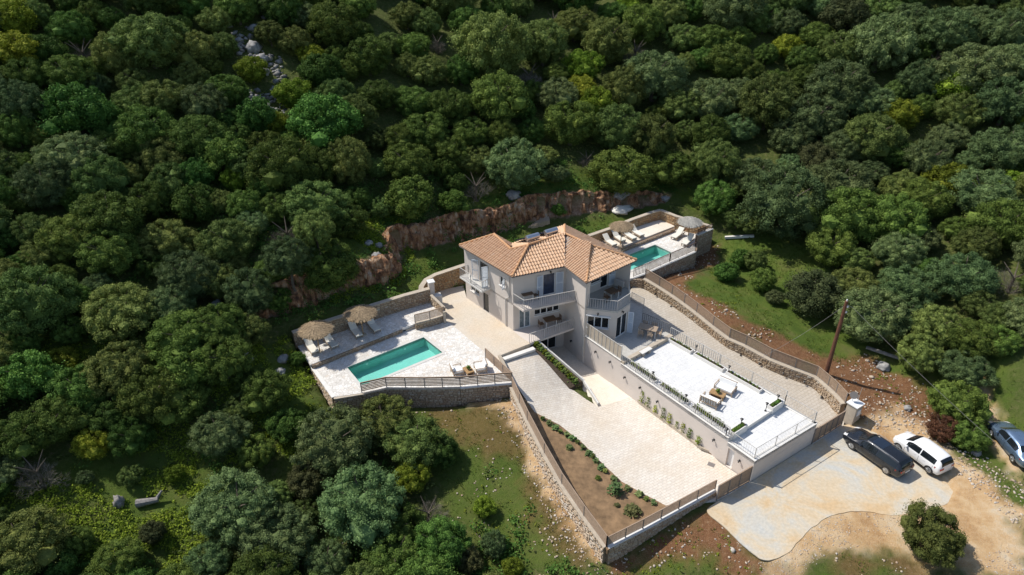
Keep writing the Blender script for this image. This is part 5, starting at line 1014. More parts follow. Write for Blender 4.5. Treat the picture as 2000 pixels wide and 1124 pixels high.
m = MB(); m.beam((pb.x, pb.y, top - .3), (pb.x + .75, pb.y + .15, top - .75), .05, .05); m.build('arm', M['steel'], pole)
for z in (top - .5, top - 1.0): m = MB(); m.obox((pb.x + .15, pb.y - .05, z), .14, .1, .14); m.build('insulator', M['white'], pole)
def wire(a, b, sag, label):
    a = Vector(a); b = Vector(b); m = MB(); pts = [a.lerp(b, i / 20) - Vector((0, 0, sag * 4 * (i / 20) * (1 - i / 20))) for i in range(21)]
    for i in range(20): m.tube(pts[i], pts[i + 1], .009, n=5, caps=False)
    meta(m.build('overhead_wire', M['rail_dark'], None), label, 'wire')
e = site(1480, 702, 2.6); wire((pb.x, pb.y, top - .35), (e.x, e.y, 2.6), .3, 'overhead wire running down left from the top of the wooden pole'); e = site(2060, 965, 4.0); wire((pb.x + .7, pb.y + .1, top - .7), (e.x, e.y, 4.0), .3, 'overhead wire running down right from the top of the wooden pole')

# ================================================================== LOUNGERS, PARASOLS, FURNITURE
def make_lounger(name, label, cush, wood, back=.55, group=None):
    r = thing(name, label, 'sun lounger', group=group); m = MB()                 # local: foot at +x, head at -x
    for s in (-1, 1): m.beam((-.95, s * .31, .27), (.98, s * .31, .27), .05, .09)
    for x in (-.3, 0, .3, .6, .95): m.beam((x, -.29, .28), (x, .29, .28), .06, .03)
    m.build('frame', wood, r)
    for x in (-.8, .85):
        for s in (-1, 1): m = MB(); m.obox((x, s * .30, .12), .06, .06, .24); m.build('leg', wood, r)
    m = MB(); m.obox((.42, 0, .37), 1.16, .62, .1); bevel(m.build('seat_cushion', cush, r), .03)
    L = .8; m = MB(); cx = -.16 - math.cos(back) * L / 2; cz = .37 + math.sin(back) * L / 2; m.obox((cx, 0, cz), L, .62, .1, 0, back); bevel(m.build('back_cushion', cush, r), .03)
    m = MB(); cx2 = cx + math.sin(back) * -.0; m.obox((cx, 0, cz - .07), L, .6, .035, 0, back); m.beam((-.7, 0, .28), (-.72, 0, .37 + math.sin(back) * .55), .04, .04); m.build('backrest', wood, r)
    return r
gl = 'sun loungers on the larger pool lounge terrace'
L0 = make_lounger('sun_lounger', 'x', M['cushion'], M['teak_pale'], .65, gl)
def orient(px0, py0, px1, py1, z): a = site(px0, py0, z); b = site(px1, py1, z); return math.atan2(b.y - a.y, b.x - a.x), (a + b) / 2
used = [False]
def put_lounger(h, f, z, label, group):
    rz, c = orient(*h, *f, z + .3); c.z = z + .002
    if not used[0]: used[0] = True; L0.location = c; L0.rotation_euler.z = rz; L0['label'] = label; L0['group'] = group; return L0
    return copy_tree(L0, c, rz, None, label, group)
put_lounger((598, 666), (617, 690), ZL, 'cream sun lounger at the far left under the left thatched parasol', gl); put_lounger((635, 657), (655, 678), ZL, 'cream sun lounger on the right of the left thatched parasol', gl)
put_lounger((684, 635), (704, 659), ZL, 'cream sun lounger on the left of the right thatched parasol', gl); put_lounger((718, 625), (739, 648), ZL, 'cream sun lounger on the right of the right thatched parasol', gl)
g2 = 'sun loungers on the smaller pool terrace'
put_lounger((1177, 464), (1202, 480), ZU, 'sunlit cream lounger nearest the house at the smaller pool', g2); put_lounger((1194, 456), (1219, 472), ZU, 'sunlit cream lounger second from the house at the smaller pool', g2)
put_lounger((1216, 453), (1240, 467), ZU, 'cream lounger in the shade of the straw parasol at the smaller pool', g2); put_lounger((1230, 447), (1255, 461), ZU, 'cream lounger right of the straw parasol at the smaller pool', g2)
put_lounger((1334, 451), (1314, 466), Z2, 'large lounger with raised back near the grey parasol', g2); put_lounger((1349, 466), (1338, 476), Z2, 'white lounger against the end of the smaller pool railing', g2)
p = site(1215, 481, ZU + .3); m = MB(); m.obox((p.x, p.y, ZU + .3), .5, .5, .05, R(35)); 
for s, t in ((-1, -1), (1, -1), (1, 1), (-1, 1)): m.obox((p.x + s * .17, p.y + t * .17, ZU + .14), .05, .05, .28)
meta(m.build('side_table', M['teak_pale'], None), 'small low side table at the foot of the first lounger by the house', 'side table')
def parasol(cx, cy, z, label, mat, rad=1.32, hh=2.2, rz=0, tilt=(0, 0)):
    p = site(cx, cy, z + hh + .15); r = thing('thatched_parasol', label, 'parasol', (p.x, p.y, z)); n = 40; rings = 12; rg = random.Random(int(cx)); V = []; F = []
    for k in range(rings + 1):
        for i in range(n):
            u = k / rings; a = 2 * math.pi * (i + .5 * (k % 2)) / n; rr = rad * u * (1 + (rg.uniform(-.05, .05) if k == rings else rg.uniform(-.01, .01))); V.append((p.x + math.cos(a) * rr, p.y + math.sin(a) * rr, z + hh + .55 - .5 * u ** 1.15 + rg.uniform(-.015, .015) - (.12 if k == rings else 0)))
    for k in range(rings):
        for i in range(n): F.append((k * n + i, (k + 1) * n + i, (k + 1) * n + (i + 1) % n, k * n + (i + 1) % n))
    # loose straw ends round the rim and on top
    m = MB(); m.add(V, F); o = m.build('canopy', mat, r)
    m = MB()
    for _ in range(900):
        a = rg.uniform(0, 6.283); u = math.sqrt(rg.uniform(.02, 1)); rr = rad * u; q = Vector((p.x + math.cos(a) * rr, p.y + math.sin(a) * rr, z + hh + .57 - .5 * u ** 1.15)); d = Vector((math.cos(a), math.sin(a), -.42)); t = Vector((-math.sin(a), math.cos(a), 0)) * .022; l = rg.uniform(.1, .3); q2 = q + d * l + Vector((0, 0, rg.uniform(-.02, .05)))
        m.quad(q - t, q + t, q2 + t * .5, q2 - t * .5)
    m.build('straw', mat, r, kind='stuff'); m = MB(); m.tube((p.x, p.y, z), (p.x, p.y, z + hh + .5), .045, n=10); m.build('pole', M['teak'], r); m = MB(); m.tube((p.x, p.y, z), (p.x, p.y, z + .08), .3, .26, 16); m.build('base', M['coping_tan'], r)
    for i in range(8):
        a = i * math.pi / 4; m = MB(); m.beam((p.x, p.y, z + hh + .4), (p.x + math.cos(a) * rad * .9, p.y + math.sin(a) * rad * .9, z + hh + .02), .03, .03); m.build('rib', M['teak'], r)
parasol(616, 642, ZL, 'left of the two round thatched parasols by the larger pool', M['thatch']); parasol(703, 610, ZL, 'right of the two round thatched parasols by the larger pool', M['thatch'])
parasol(1215, 441, ZU, 'straw-coloured round thatched parasol behind the smaller pool', M['thatch'], 1.2); parasol(1348, 432, Z2, 'pale grey round parasol at the far right corner of the smaller pool', M['thatch_pale'], 1.2)
def armchair(px, py, z, rz, label, cush, wood, w=.9):
    p = site(px, py, z + .4); p.z = z + .002; r = thing('garden_sofa', label, 'sofa', (0, 0, 0)); m = MB()    # local: faces +x, width along y
    for s in (-1, 1): m.beam((-.42, s * w / 2, .55), (.42, s * w / 2, .55), .07, .04); m.beam((-.42, s * w / 2, .25), (.42, s * w / 2, .25), .05, .06)
    m.beam((-.42, -w / 2, .25), (-.42, w / 2, .25), .05, .06); m.beam((.42, -w / 2, .25), (.42, w / 2, .25), .05, .06); m.build('frame', wood, r)
    for s in (-1, 1):
        for x in (-.42, .42): m = MB(); m.obox((x, s * w / 2, .28), .06, .06, .56); m.build('leg', wood, r)
    m = MB(); m.obox((.02, 0, .36), .78, w - .1, .16); bevel(m.build('seat_cushion', cush, r), .04); m = MB(); m.obox((-.36, 0, .62), .14, w - .1, .48, 0, -.25); bevel(m.build('back_cushion', cush, r), .04)
    m = MB()
    for k in range(7): m.obox((-.46, -w / 2 + w * (k + .5) / 7, .52), .03, .06, .62, 0, -.22)
    m.beam((-.52, -w / 2, .82), (-.52, w / 2, .82), .05, .05); m.build('backrest', wood, r); r.location = p; r.rotation_euler.z = rz; return r
def coffee(px, py, z, rz, label, lx=.95, ly=.6, pot=True, plabel=''):
    p = site(px, py, z + .38); r = thing('coffee_table', label, 'table', (0, 0, 0)); nsl = 7
    for k in range(nsl): m = MB(); m.obox((0, -ly / 2 + ly * (k + .5) / nsl, .38), lx, ly / nsl - .012, .03); m.build('slat', M['teak'], r)
    m = MB()
    for s in (-1, 1): m.beam((-lx / 2, s * ly / 2, .345), (lx / 2, s * ly / 2, .345), .03, .05); m.beam((s * lx / 2, -ly / 2, .345), (s * lx / 2, ly / 2, .345), .03, .05)
    m.build('frame', M['teak'], r)
    for s in (-1, 1):
        for t in (-1, 1): m = MB(); m.obox((s * (lx / 2 - .04), t * (ly / 2 - .04), .18), .06, .06, .36); m.build('leg', M['teak'], r)
    m = MB(); m.obox((0, 0, .12), lx - .1, ly - .1, .02); m.build('shelf', M['teak_dark'], r); r.location = (p.x, p.y, z + .002); r.rotation_euler.z = rz
    if pot:
        t = thing('potted_plant', plabel, 'plant', (p.x, p.y, z + .397)); m = MB(); m.tube((p.x, p.y, z + .4), (p.x, p.y, z + .52), .09, .12, 12); m.build('pot', M['teak_dark'], t); m = MB(); tuft(m, (p.x, p.y, z + .5), .2, .24, 60, rg); m.build('foliage', M['fresh'], t, kind='stuff')
U = R(-54)                                                               # long axis of the terrace
coffee(1402, 768, ZW, R(-37), 'slatted teak coffee table between the two sofas on the white terrace', 1.15, .6, True, 'small green potted plant on the terrace coffee table')
armchair(1388, 781, ZW, R(50), 'brown slat-backed garden sofa left of the terrace coffee table', M['cushion_white'], M['teak_pale'], 1.35); armchair(1417, 756, ZW, R(230), 'white-cushioned garden sofa right of the terrace coffee table', M['cushion_white'], M['teak_pale'], 1.45)
coffee(915, 722, ZP, R(-62), 'teak coffee table between the two white chairs by the larger pool', .9, .62, True, 'small leafy plant on the poolside coffee table')
armchair(893, 722, ZP, R(20), 'white garden chair left of the poolside coffee table', M['cushion_white'], M['teak_pale'], .9); armchair(938, 716, ZP, R(195), 'white cushioned chair right of the poolside coffee table', M['cushion_white'], M['teak_pale'], .95)
def bench(px, py, z, rz, label, lx=1.2):
    p = site(px, py, z + .35); r = thing('bench', label, 'bench', (0, 0, 0)); m = MB(); m.obox((0, 0, .42), lx, .42, .07); m.build('seat', M['coping'], r)
    for s in (-1, 1): m = MB(); m.obox((s * lx * .3, 0, .19), .16, .34, .38); m.build('leg', M['coping_tan'], r)
    r.location = (p.x, p.y, z + .002); r.rotation_euler.z = rz
bench(1261, 686, ZW, stp.rz, 'pale stone bench at the porch end of the white terrace')
def dining(px, py, z, rz, label, chairs, lx=1.5, ly=.8, wood=None, chw=None):
    p = site(px, py, z + .74); wood = wood or M['teak_dark']; chw = chw or wood; r = thing('dining_table', label, 'table', (0, 0, 0)); 
    for k in range(8): m = MB(); m.obox((0, -ly / 2 + ly * (k + .5) / 8, .74), lx, ly / 8 - .01, .03); m.build('slat', wood, r)
    m = MB(); m.beam((-lx / 2 + .05, -ly / 2 + .06, .7), (lx / 2 - .05, -ly / 2 + .06, .7), .04, .06); m.beam((-lx / 2 + .05, ly / 2 - .06, .7), (lx / 2 - .05, ly / 2 - .06, .7), .04, .06); m.build('frame', wood, r)
    for s in (-1, 1):
        for t in (-1, 1): m = MB(); m.obox((s * (lx / 2 - .07), t * (ly / 2 - .07), .36), .06, .06, .72); m.build('leg', M['coping'], r)
    r.location = (p.x, p.y, z + .002); r.rotation_euler.z = rz; c0 = None
    for i, (ux, uy, a, lb) in enumerate(chairs):
        c = Matrix.Rotation(rz, 3, 'Z') @ Vector((ux, uy, 0)); loc = (p.x + c.x, p.y + c.y, z + .002)
        if c0 is None:
            c0 = thing('dining_chair', lb, 'chair', (0, 0, 0), group='chairs at a ' + label.split(' table')[0].split()[-1] + ' table'); m = MB(); m.obox((0, 0, .45), .44, .44, .035); m.build('seat', chw, c0)
            for s in (-1, 1):
                for t in (-1, 1): m = MB(); m.obox((s * .19, t * .19, .22 if s > 0 else .42), .035, .035, .44 if s > 0 else .84); m.build('leg', chw, c0)
            m = MB(); 
            for k in range(4): m.beam((-.2, -.2, .55 + .09 * k), (-.2, .2, .55 + .09 * k), .02, .045)
            m.build('backrest', chw, c0); c0.location = loc; c0.rotation_euler.z = rz + a
        else: copy_tree(c0, loc, rz + a, None, lb, None)
dining(1266, 640, ZP, R(-25), 'brown dining table on the shaded porch beside the dark balustrade', [(-.45, .6, R(-90), 'chair on the far left side of the porch dining table'), (.35, .6, R(-90), 'chair on the far right side of the porch dining table'), (-.45, -.6, R(90), 'chair on the near left side of the porch dining table'), (.35, -.6, R(90), 'chair on the near right side of the porch dining table'), (.98, 0, R(180), 'chair at the terrace end of the porch dining table')], 1.6, .85, M['teak_pale'], M['teak_pale'])
dining(1195, 568, 5.6, R(35), 'dark round-looking table on the upper right loggia', [(-.7, -.2, 0, 'chair left of the loggia table'), (.75, 0, R(180), 'chair right of the loggia table')], 1.0, .9, M['teak_dark'], M['teak_dark'])
dining(1074, 623, ZP, R(22), 'brown wooden table on the lower front balcony', [(-.85, 0, 0, 'chair left of the lower balcony table'), (.9, .1, R(180), 'chair right of the lower balcony table')], 1.1, .8, M['teak_dark'], M['teak_dark'])
dining(1030, 574, 5.6, R(22), 'brown wooden table at the left end of the upper front balcony', [(.8, 0, R(180), 'chair right of the upper balcony table')], 1.0, .55, M['teak_dark'], M['teak_dark'])

# ================================================================== CARS
def make_car(label, cat, st, paint, rimc, wheels, wr, glassx, loc, rz, roofpanel=None, name='parked_car', rails=False):
    """st: stations (x, halfwidth, zlow, zbelt, ztop, halftop) from tail to nose; local +x is forward"""
    r = thing(name, label, cat, (0, 0, 0)); S = np.array(st, float); xs = S[:, 0]; n = 44
    u = np.linspace(xs[0], xs[-1], n)
    def interp(c):                                                       # monotone cubic
        y = S[:, c]; h = np.diff(xs); d = np.diff(y) / h; mm = np.zeros(len(xs)); mm[1:-1] = np.where(d[:-1] * d[1:] > 0, 2 * d[:-1] * d[1:] / (d[:-1] + d[1:] + 1e-9), 0); mm[0] = d[0]; mm[-1] = d[-1]
        return lambda q: (lambda k, t: y[k] * (2 * t**3 - 3 * t**2 + 1) + h[k] * mm[k] * (t**3 - 2 * t**2 + t) + y[k + 1] * (-2 * t**3 + 3 * t**2) + h[k] * mm[k + 1] * (t**3 - t**2))(*(lambda k: (k, (q - xs[k]) / h[k]))(min(max(int(np.searchsorted(xs, q, 'right')) - 1, 0), len(xs) - 2)))
    fW, fL, fB, fT, fH = [interp(i) for i in (1, 2, 3, 4, 5)]
    def prof(x):
        w, lo, be, tp, ht = fW(x), fL(x), fB(x), fT(x), fH(x); return [(w * .86, lo), (w * .985, lo + .1), (w, lo + (be - lo) * .5), (w * .985, be - .06), (w * .955, be), (ht + .035, tp - .07), (ht - .05, tp - .012), (ht * .5, tp + .012), (0, tp + .02)]
    V = []; F = []; K = 9
    for x in u:
        pr = prof(x)
        for y, z in pr: V.append((x, y, z))
        for y, z in pr[-2::-1]: V.append((x, -y, z))
    W = 2 * K - 1
    for i in range(n - 1):
        for j in range(W - 1):
            xm = (u[i] + u[i + 1]) / 2
            if j in (0, W - 2) and any(abs(xm - wx) < wr * .95 for wx in wheels): continue
            F.append((i * W + j, (i + 1) * W + j, (i + 1) * W + j + 1, i * W + j + 1))
    F.append(tuple(range(W))); F.append(tuple((n - 1) * W + k for k in reversed(range(W)))); m = MB(); m.add(V, F); m.build('body', paint, r, smooth=True)
    m = MB(); m.add([(x, y, .2) for x, y in ((xs[0] + .2, -.72), (xs[-1] - .25, -.72), (xs[-1] - .25, .72), (xs[0] + .2, .72))] + [(x, y, .5) for x, y in ((xs[0] + .2, -.72), (xs[-1] - .25, -.72), (xs[-1] - .25, .72), (xs[0] + .2, .72))], [(0, 3, 2, 1), (0, 1, 5, 4), (1, 2, 6, 5), (2, 3, 7, 6), (3, 0, 4, 7), (4, 5, 6, 7)]); m.build('underbody', M['black'], r)
    def side(x, t, s, o=.012):                                           # point on the glass band of the side
        pr = prof(x); a, b = pr[4], pr[5]; y = a[0] + (b[0] - a[0]) * t; z = a[1] + (b[1] - a[1]) * t; return (x, s * (y + o), z + o * .5)
    gx0, gx1, gx2, rg0, rg1, ws0, ws1 = glassx                           # side glass from gx0 to gx2, pillar at gx1; rear glass x range; windscreen x range
    for s in (-1, 1):
        for a, b in ((gx0, gx1 - .04), (gx1 + .04, gx2)):
            m = MB(); N = 8; vs = []
            for k in range(N + 1): x = a + (b - a) * k / N; t1 = .9; vs += [side(x, .06, s), side(x, t1, s)]
            m.add(vs, [((2 * k, 2 * k + 2, 2 * k + 3, 2 * k + 1) if s < 0 else (2 * k + 1, 2 * k + 3, 2 * k + 2, 2 * k)) for k in range(N)]); m.build('side_window', M['glass'], r)
    def top(x, v, o=.012): ht, tp, be = fH(x), fT(x), fB(x); return (x + 0, v * (ht + .0), tp + .014 - abs(v) ** 3 * .04 + o)
    for nm, a, b in (('rear_window', rg0, rg1), ('windscreen', ws0, ws1)):
        m = MB(); N = 6; vs = [top(a + (b - a) * i / N, -1 + 2 * j / N) for i in range(N + 1) for j in range(N + 1)]; m.add(vs, [(i * 7 + j, (i + 1) * 7 + j, (i + 1) * 7 + j + 1, i * 7 + j + 1) for i in range(N) for j in range(N)]); m.build(nm, M['glass'], r)
    if roofpanel:
        m = MB(); a, b = roofpanel; N = 6; vs = [top(a + (b - a) * i / N, -.8 + 1.6 * j / N) for i in range(N + 1) for j in range(N + 1)]; m.add(vs, [(i * 7 + j, (i + 1) * 7 + j, (i + 1) * 7 + j + 1, i * 7 + j + 1) for i in range(N) for j in range(N)]); m.build('sunroof', M['panel'], r)
    wmax = max(S[:, 1])
    for wx in wheels:
        for s in (-1, 1):
            wh = MB(); y0, y1 = s * (wmax - .21), s * (wmax + .0); wh.tube((wx, y0, wr), (wx, y1, wr), wr, n=22); w_ = wh.build('wheel', M['black'], r); rm = MB(); rm.tube((wx, y1, wr), (wx, y1 + s * .012, wr), wr * .66, wr * .6, 18); rm.build('rim', rimc, w_)
            hb = MB()
            for k in range(7): a = k * 2 * math.pi / 7; hb.beam((wx, y1 + s * .014, wr), (wx + math.cos(a) * wr * .6, y1 + s * .014, wr + math.sin(a) * wr * .6), .02, .05, (0, 1, 0))
            hb.build('spoke', M['steel'], w_, kind='stuff')
            ar = MB(); vs = []; 
            for k in range(13): a = math.pi * k / 12; vs += [(wx + math.cos(a) * wr * 1.0, s * (wmax + .004), wr * .95 + math.sin(a) * wr * 1.0), (wx + math.cos(a) * wr * 1.12, s * (wmax - .0), wr * .95 + math.sin(a) * wr * 1.12)]
            ar.add(vs, [(2 * k, 2 * k + 1, 2 * k + 3, 2 * k + 2) for k in range(12)]); ar.build('wheel_arch', M['black'], r)
    if rails:
        for s in (-1, 1):
            m = MB(); N = 10; pts = [Vector((gx0 + (gx2 - .3 - gx0) * k / N, s * (fH(gx0 + (gx2 - .3 - gx0) * k / N) + .0), fT(gx0 + (gx2 - .3 - gx0) * k / N) + .02)) for k in range(N + 1)]
            for k in range(N): m.tube(pts[k], pts[k + 1], .018, n=6, caps=False)
            m.build('roof_rail', M['alloy'], r)
    for s in (-1, 1):
        for gx in (gx1, gx0 + .05, gx2 + .02):
            m = MB(); m.add([(gx - .008, s * (fW(gx) + .006), fB(gx) - .08), (gx + .008, s * (fW(gx) + .006), fB(gx) - .08), (gx + .008, s * (fW(gx) * .995 + .006), fL(gx) + .12), (gx - .008, s * (fW(gx) * .995 + .006), fL(gx) + .12)], [(0, 1, 2, 3)]); m.build('door_gap', M['black'], r)
    # lamps, mirrors, plates, handles
    for s in (-1, 1):
        xb = xs[0]; zt = fB(xb + .2); m = MB(); m.add([(xb + .02, s * fW(xb + .02) * .55, zt - .02), (xb + .02, s * fW(xb + .02) * 1.0, zt - .04), (xb + .42, s * (fW(xb + .42) + .012), zt - .02), (xb + .42, s * (fW(xb + .42) + .012), zt - .16), (xb + .01, s * fW(xb + .02) * 1.0, zt - .2), (xb - .012, s * fW(xb + .02) * .55, zt - .18)], [(0, 1, 4, 5), (1, 2, 3, 4)]); m.build('taillight', M['redlamp'], r)
        xf = xs[-1]; zf_ = fT(xf - .25) - .12; m = MB(); m.add([(xf - .02, s * fW(xf - .02) * .7, zf_), (xf - .12, s * (fW(xf - .12) + .006), zf_ + .02), (xf - .42, s * (fW(xf - .42) * .93), zf_ + .13), (xf - .3, s * fW(xf - .3) * .62, zf_ + .14)], [(0, 1, 2, 3)]); m.build('headlight', M['lampglass'], r)
        m = MB(); m.obox((gx2 - .12, s * (fW(gx2) + .09), fB(gx2) + .05), .14, .2, .13); bevel(m.build('mirror', paint, r), .03)
        for hx in ((gx0 + gx1) / 2 + .15, (gx1 + gx2) / 2 - .25): m = MB(); m.obox((hx, s * (fW(hx) + .012), fB(hx) - .12), .17, .02, .03); m.build('handle', paint, r)
    m = MB(); m.obox((xs[0] - .006, 0, fL(xs[0] + .1) + .35), .02, .5, .11); m.build('number_plate', M['white'], r)
    r.location = loc; r.rotation_euler.z = rz; return r
def paint(name, col, rough=.22, metal=.3):
    m, t, N, L, b = newmat(name); b.inputs['Base Color'].default_value = (*col, 1); b.inputs['Roughness'].default_value = rough; b.inputs['Metallic'].default_value = metal; b.inputs['Coat Weight'].default_value = .6; b.inputs['Coat Roughness'].default_value = .05
    n = noise_node(N, L, vec(N, L), 3, 4); rr = ramp(N, [(.3, (rough * .8,) * 3), (.8, (rough * 1.6,) * 3)]); L.new(n.outputs[0], rr.inputs[0]); L.new(rr.outputs[0], b.inputs['Roughness']); return m
M['dark_paint'] = paint('anthracite_paint', (.018, .021, .027)); M['white_car'] = paint('white_car_paint', (.78, .78, .78), .3, 0); M['silver'] = paint('blue_silver_paint', (.20, .29, .42), .28, .7); M['redlamp'] = paint('red_lens', (.35, .015, .01), .2, 0); M['alloy'] = paint('alloy', (.45, .44, .42), .3, .8)
wagon = [(-2.42, .66, .42, .78, .82, .60), (-2.36, .80, .32, .90, .99, .62), (-2.15, .87, .24, .95, 1.30, .60), (-1.85, .90, .22, .95, 1.42, .60), (-1.0, .92, .20, .94, 1.47, .62), (0, .925, .19, .92, 1.47, .62), (.55, .925, .19, .905, 1.42, .60), (1.25, .92, .2, .89, 1.02, .66), (1.4, .915, .2, .88, .96, .72), (2.0, .88, .22, .80, .86, .66), (2.3, .78, .28, .66, .74, .58), (2.42, .64, .36, .56, .62, .48)]
hatch = [(-1.96, .64, .42, .72, .76, .58), (-1.92, .76, .34, .86, .95, .60), (-1.78, .82, .26, .93, 1.28, .56), (-1.5, .84, .22, .95, 1.43, .57), (-.7, .85, .19, .92, 1.50, .59), (.1, .85, .19, .90, 1.50, .59), (.5, .85, .19, .885, 1.42, .57), (1.1, .845, .2, .87, 1.08, .60), (1.25, .84, .2, .86, 1.0, .64), (1.65, .80, .24, .78, .88, .60), (1.88, .70, .30, .66, .74, .52), (1.97, .58, .38, .56, .62, .42)]
sedan = [(-2.25, .64, .42, .80, .86, .56), (-2.18, .80, .32, .90, .98, .62), (-1.8, .85, .26, .92, 1.03, .64), (-1.55, .86, .24, .92, 1.10, .60), (-1.0, .87, .2, .92, 1.36, .54), (-.5, .87, .2, .91, 1.42, .56), (.2, .87, .2, .90, 1.42, .57), (.55, .87, .2, .89, 1.36, .56), (1.15, .86, .2, .87, 1.02, .62), (1.3, .86, .2, .86, .95, .68), (1.85, .82, .24, .78, .84, .60), (2.15, .72, .3, .64, .72, .52), (2.25, .58, .38, .56, .6, .44)]
def carpos(rearw, frontw, halfw, wb_mid):                                # left-hand wheels touch the ground at these photo points
    a = site(*rearw, .03); b = site(*frontw, .03); d = (b - a).normalized(); n = Vector((d.y, -d.x, 0)); c = (a + b) / 2 + n * halfw - d * wb_mid; z = g1(c.x, c.y); return Vector((c.x, c.y, max(.045, z + .01))), math.atan2(d.y, d.x)
lo, rz = carpos((1726.8, 925), (1663.5, 879), .87, -.05); lo.z = .05
make_car('anthracite estate car parked on the concrete with its nose to the right gate', 'car', wagon, M['dark_paint'], M['alloy'], (-1.45, 1.42), .33, (-1.95, -.45, .85, -2.33, -1.98, .62, 1.22), lo, rz, (-.6, .3), rails=True)
lo, rz = carpos((1809.3, 926), (1751.7, 882), .80, .02); lo.z = max(.06, g1(lo.x, lo.y) + .02)
make_car('white hatchback parked beside the anthracite estate car', 'car', hatch, M['white_car'], M['alloy'], (-1.25, 1.26), .31, (-1.45, -.3, .8, -1.9, -1.6, .55, 1.08), lo, rz)
h_ = hit(1970, 906); h2_ = hit(1938, 864)
a = h_[0]; b = h2_[0]; d = (b - a).normalized(); n_ = Vector((d.y, -d.x, 0)).normalized(); c = (a + b) / 2 + n_ * .82 + d * .15; c.z = g1(c.x, c.y) + .02
make_car('blue-silver sedan cut by the right edge of the photo on the grassy track', 'car', sedan, M['silver'], M['alloy'], (-1.3, 1.32), .31, (-1.2, -.15, .85, -1.5, -1.08, .62, 1.12), c, math.atan2(d.y, d.x))

# ================================================================== TREES AND PLANTS
ICO = None
def ico(sub=2):
    bm = bmesh.new(); bmesh.ops.create_icosphere(bm, subdivisions=sub, radius=1); V = np.array([v.co[:] for v in bm.verts]); F = np.array([[v.index for v in f.verts] for f in bm.faces]); bm.free(); return V, F
IV, IF = ico(1); IV2, IF2 = ico(3)
def crown_mesh(name, mat, seed, nclump=62, leaves=170, leaf=.032, flat_=.8, cr=(.17, .30), spread=1.0, core=True, airy=0.0):
    g = np.random.default_rng(seed); cs = []; rs = []
    # clumps cover a lobed dome that reaches almost to the ground
    nl = g.integers(4, 7); la = g.uniform(0, 6.28, nl); lz = g.uniform(-.2, .7, nl)
    for i in range(nclump):
        u = (i + .5) / nclump; z = -.62 + 1.42 * u ** .92; a = i * 2.399963 + g.normal(0, .25)
        rho = math.sqrt(max(0.02, 1 - (z / .86) ** 2)) if z > 0 else 1 - .55 * (z / .62) ** 2
        lob = 1 + .17 * max(math.cos(a - q) * math.exp(-((z - w) / .45) ** 2) for q, w in zip(la, lz)) - .10 + g.normal(0, .05)
        r = g.uniform(*cr) * (.8 if z > .55 else 1); k = max(.0, rho * lob - r * .75); zz = z * flat_ / .8 * (1 - r * .3) + g.normal(0, .03)
        r *= g.choice([.6, .85, 1.0, 1.25]); k = k * g.choice([1, 1, 1.08, .92]); cs.append(np.array([math.cos(a) * k, math.sin(a) * k, zz]) * spread); rs.append(r)
    for _ in range(16): d = g.normal(0, .26, 3); d[2] = d[2] * .5 + .02; cs.append(d); rs.append(.45)
    nclump = len(cs)
    cs = np.array(cs); rs = np.array(rs); n = nclump * leaves; ci = np.repeat(np.arange(nclump), leaves)
    d = g.normal(0, 1, (n, 3)); d[:, 2] = d[:, 2] * .85 + .3; d /= np.linalg.norm(d, axis=1)[:, None]; rad = rs[ci] * (g.uniform(.72, 1.05, n) + (g.uniform(0, 1, n) > .82) * g.uniform(0, .35, n) + airy * g.uniform(0, .5, n) ** 2)
    P = cs[ci] + d * rad[:, None] * np.array([1, 1, .88]); nn = d + g.normal(0, .55, (n, 3)); nn /= np.linalg.norm(nn, axis=1)[:, None]
    t = np.cross(nn, g.normal(0, 1, (n, 3))); t /= np.linalg.norm(t, axis=1)[:, None]; bt = np.cross(nn, t); s = leaf * g.uniform(.6, 1.35, n)[:, None]
    V = np.stack([P - t * s - bt * s * .55, P + t * s - bt * s * .55, P + t * s * .7 + bt * s * .6 + nn * s * .3, P - t * s * .7 + bt * s * .6 + nn * s * .3], 1).reshape(-1, 3); F = np.arange(n * 4).reshape(-1, 4)
    if core:                                                             # dense twiggy inside of each clump
        K = len(IV); rs = np.where(np.arange(nclump) >= nclump - 16, .52, rs); cv = (cs[:, None] + IV[None] * (rs * .60)[:, None, None] * np.array([1, 1, .85]) * (1 + g.normal(0, .08, (nclump, K, 1)))).reshape(-1, 3); cf = (IF[None] + (np.arange(nclump) * K)[:, None, None]).reshape(-1, 3); cf = np.concatenate([cf, cf[:, 2:3]], 1) + len(V)
        bm_v = np.concatenate([V, cv]); m = bpy.data.meshes.new(name); faces = F.tolist() + [list(f[:3]) for f in cf]; m.from_pydata(bm_v.tolist(), [], faces); m.materials.append(mat); return m
    return npmesh(name, V, F, mat)
def trunk_mesh(name, mat, seed, h=1.0):
    g = random.Random(seed); m = MB(); base = Vector((0, 0, -1.25)); p = base; r = .085
    for k in range(3): q = p + Vector((g.uniform(-.07, .07), g.uniform(-.07, .07), .28)); m.tube(p, q, r, r * .85, 7, False); p = q; r *= .85
    for k in range(5):
        a = k * 1.256 + g.uniform(-.3, .3); q = p + Vector((math.cos(a) * .28, math.sin(a) * .28, .32)); m.tube(p, q, r * .7, r * .42, 6, False); q2 = q + Vector((math.cos(a) * .3, math.sin(a) * .3, .28)); m.tube(q, q2, r * .42, r * .15, 5, False)
    me_ = bpy.data.meshes.new(name); me_.from_pydata([tuple(v) for v in m.v], [], m.f); me_.materials.append(mat); return me_
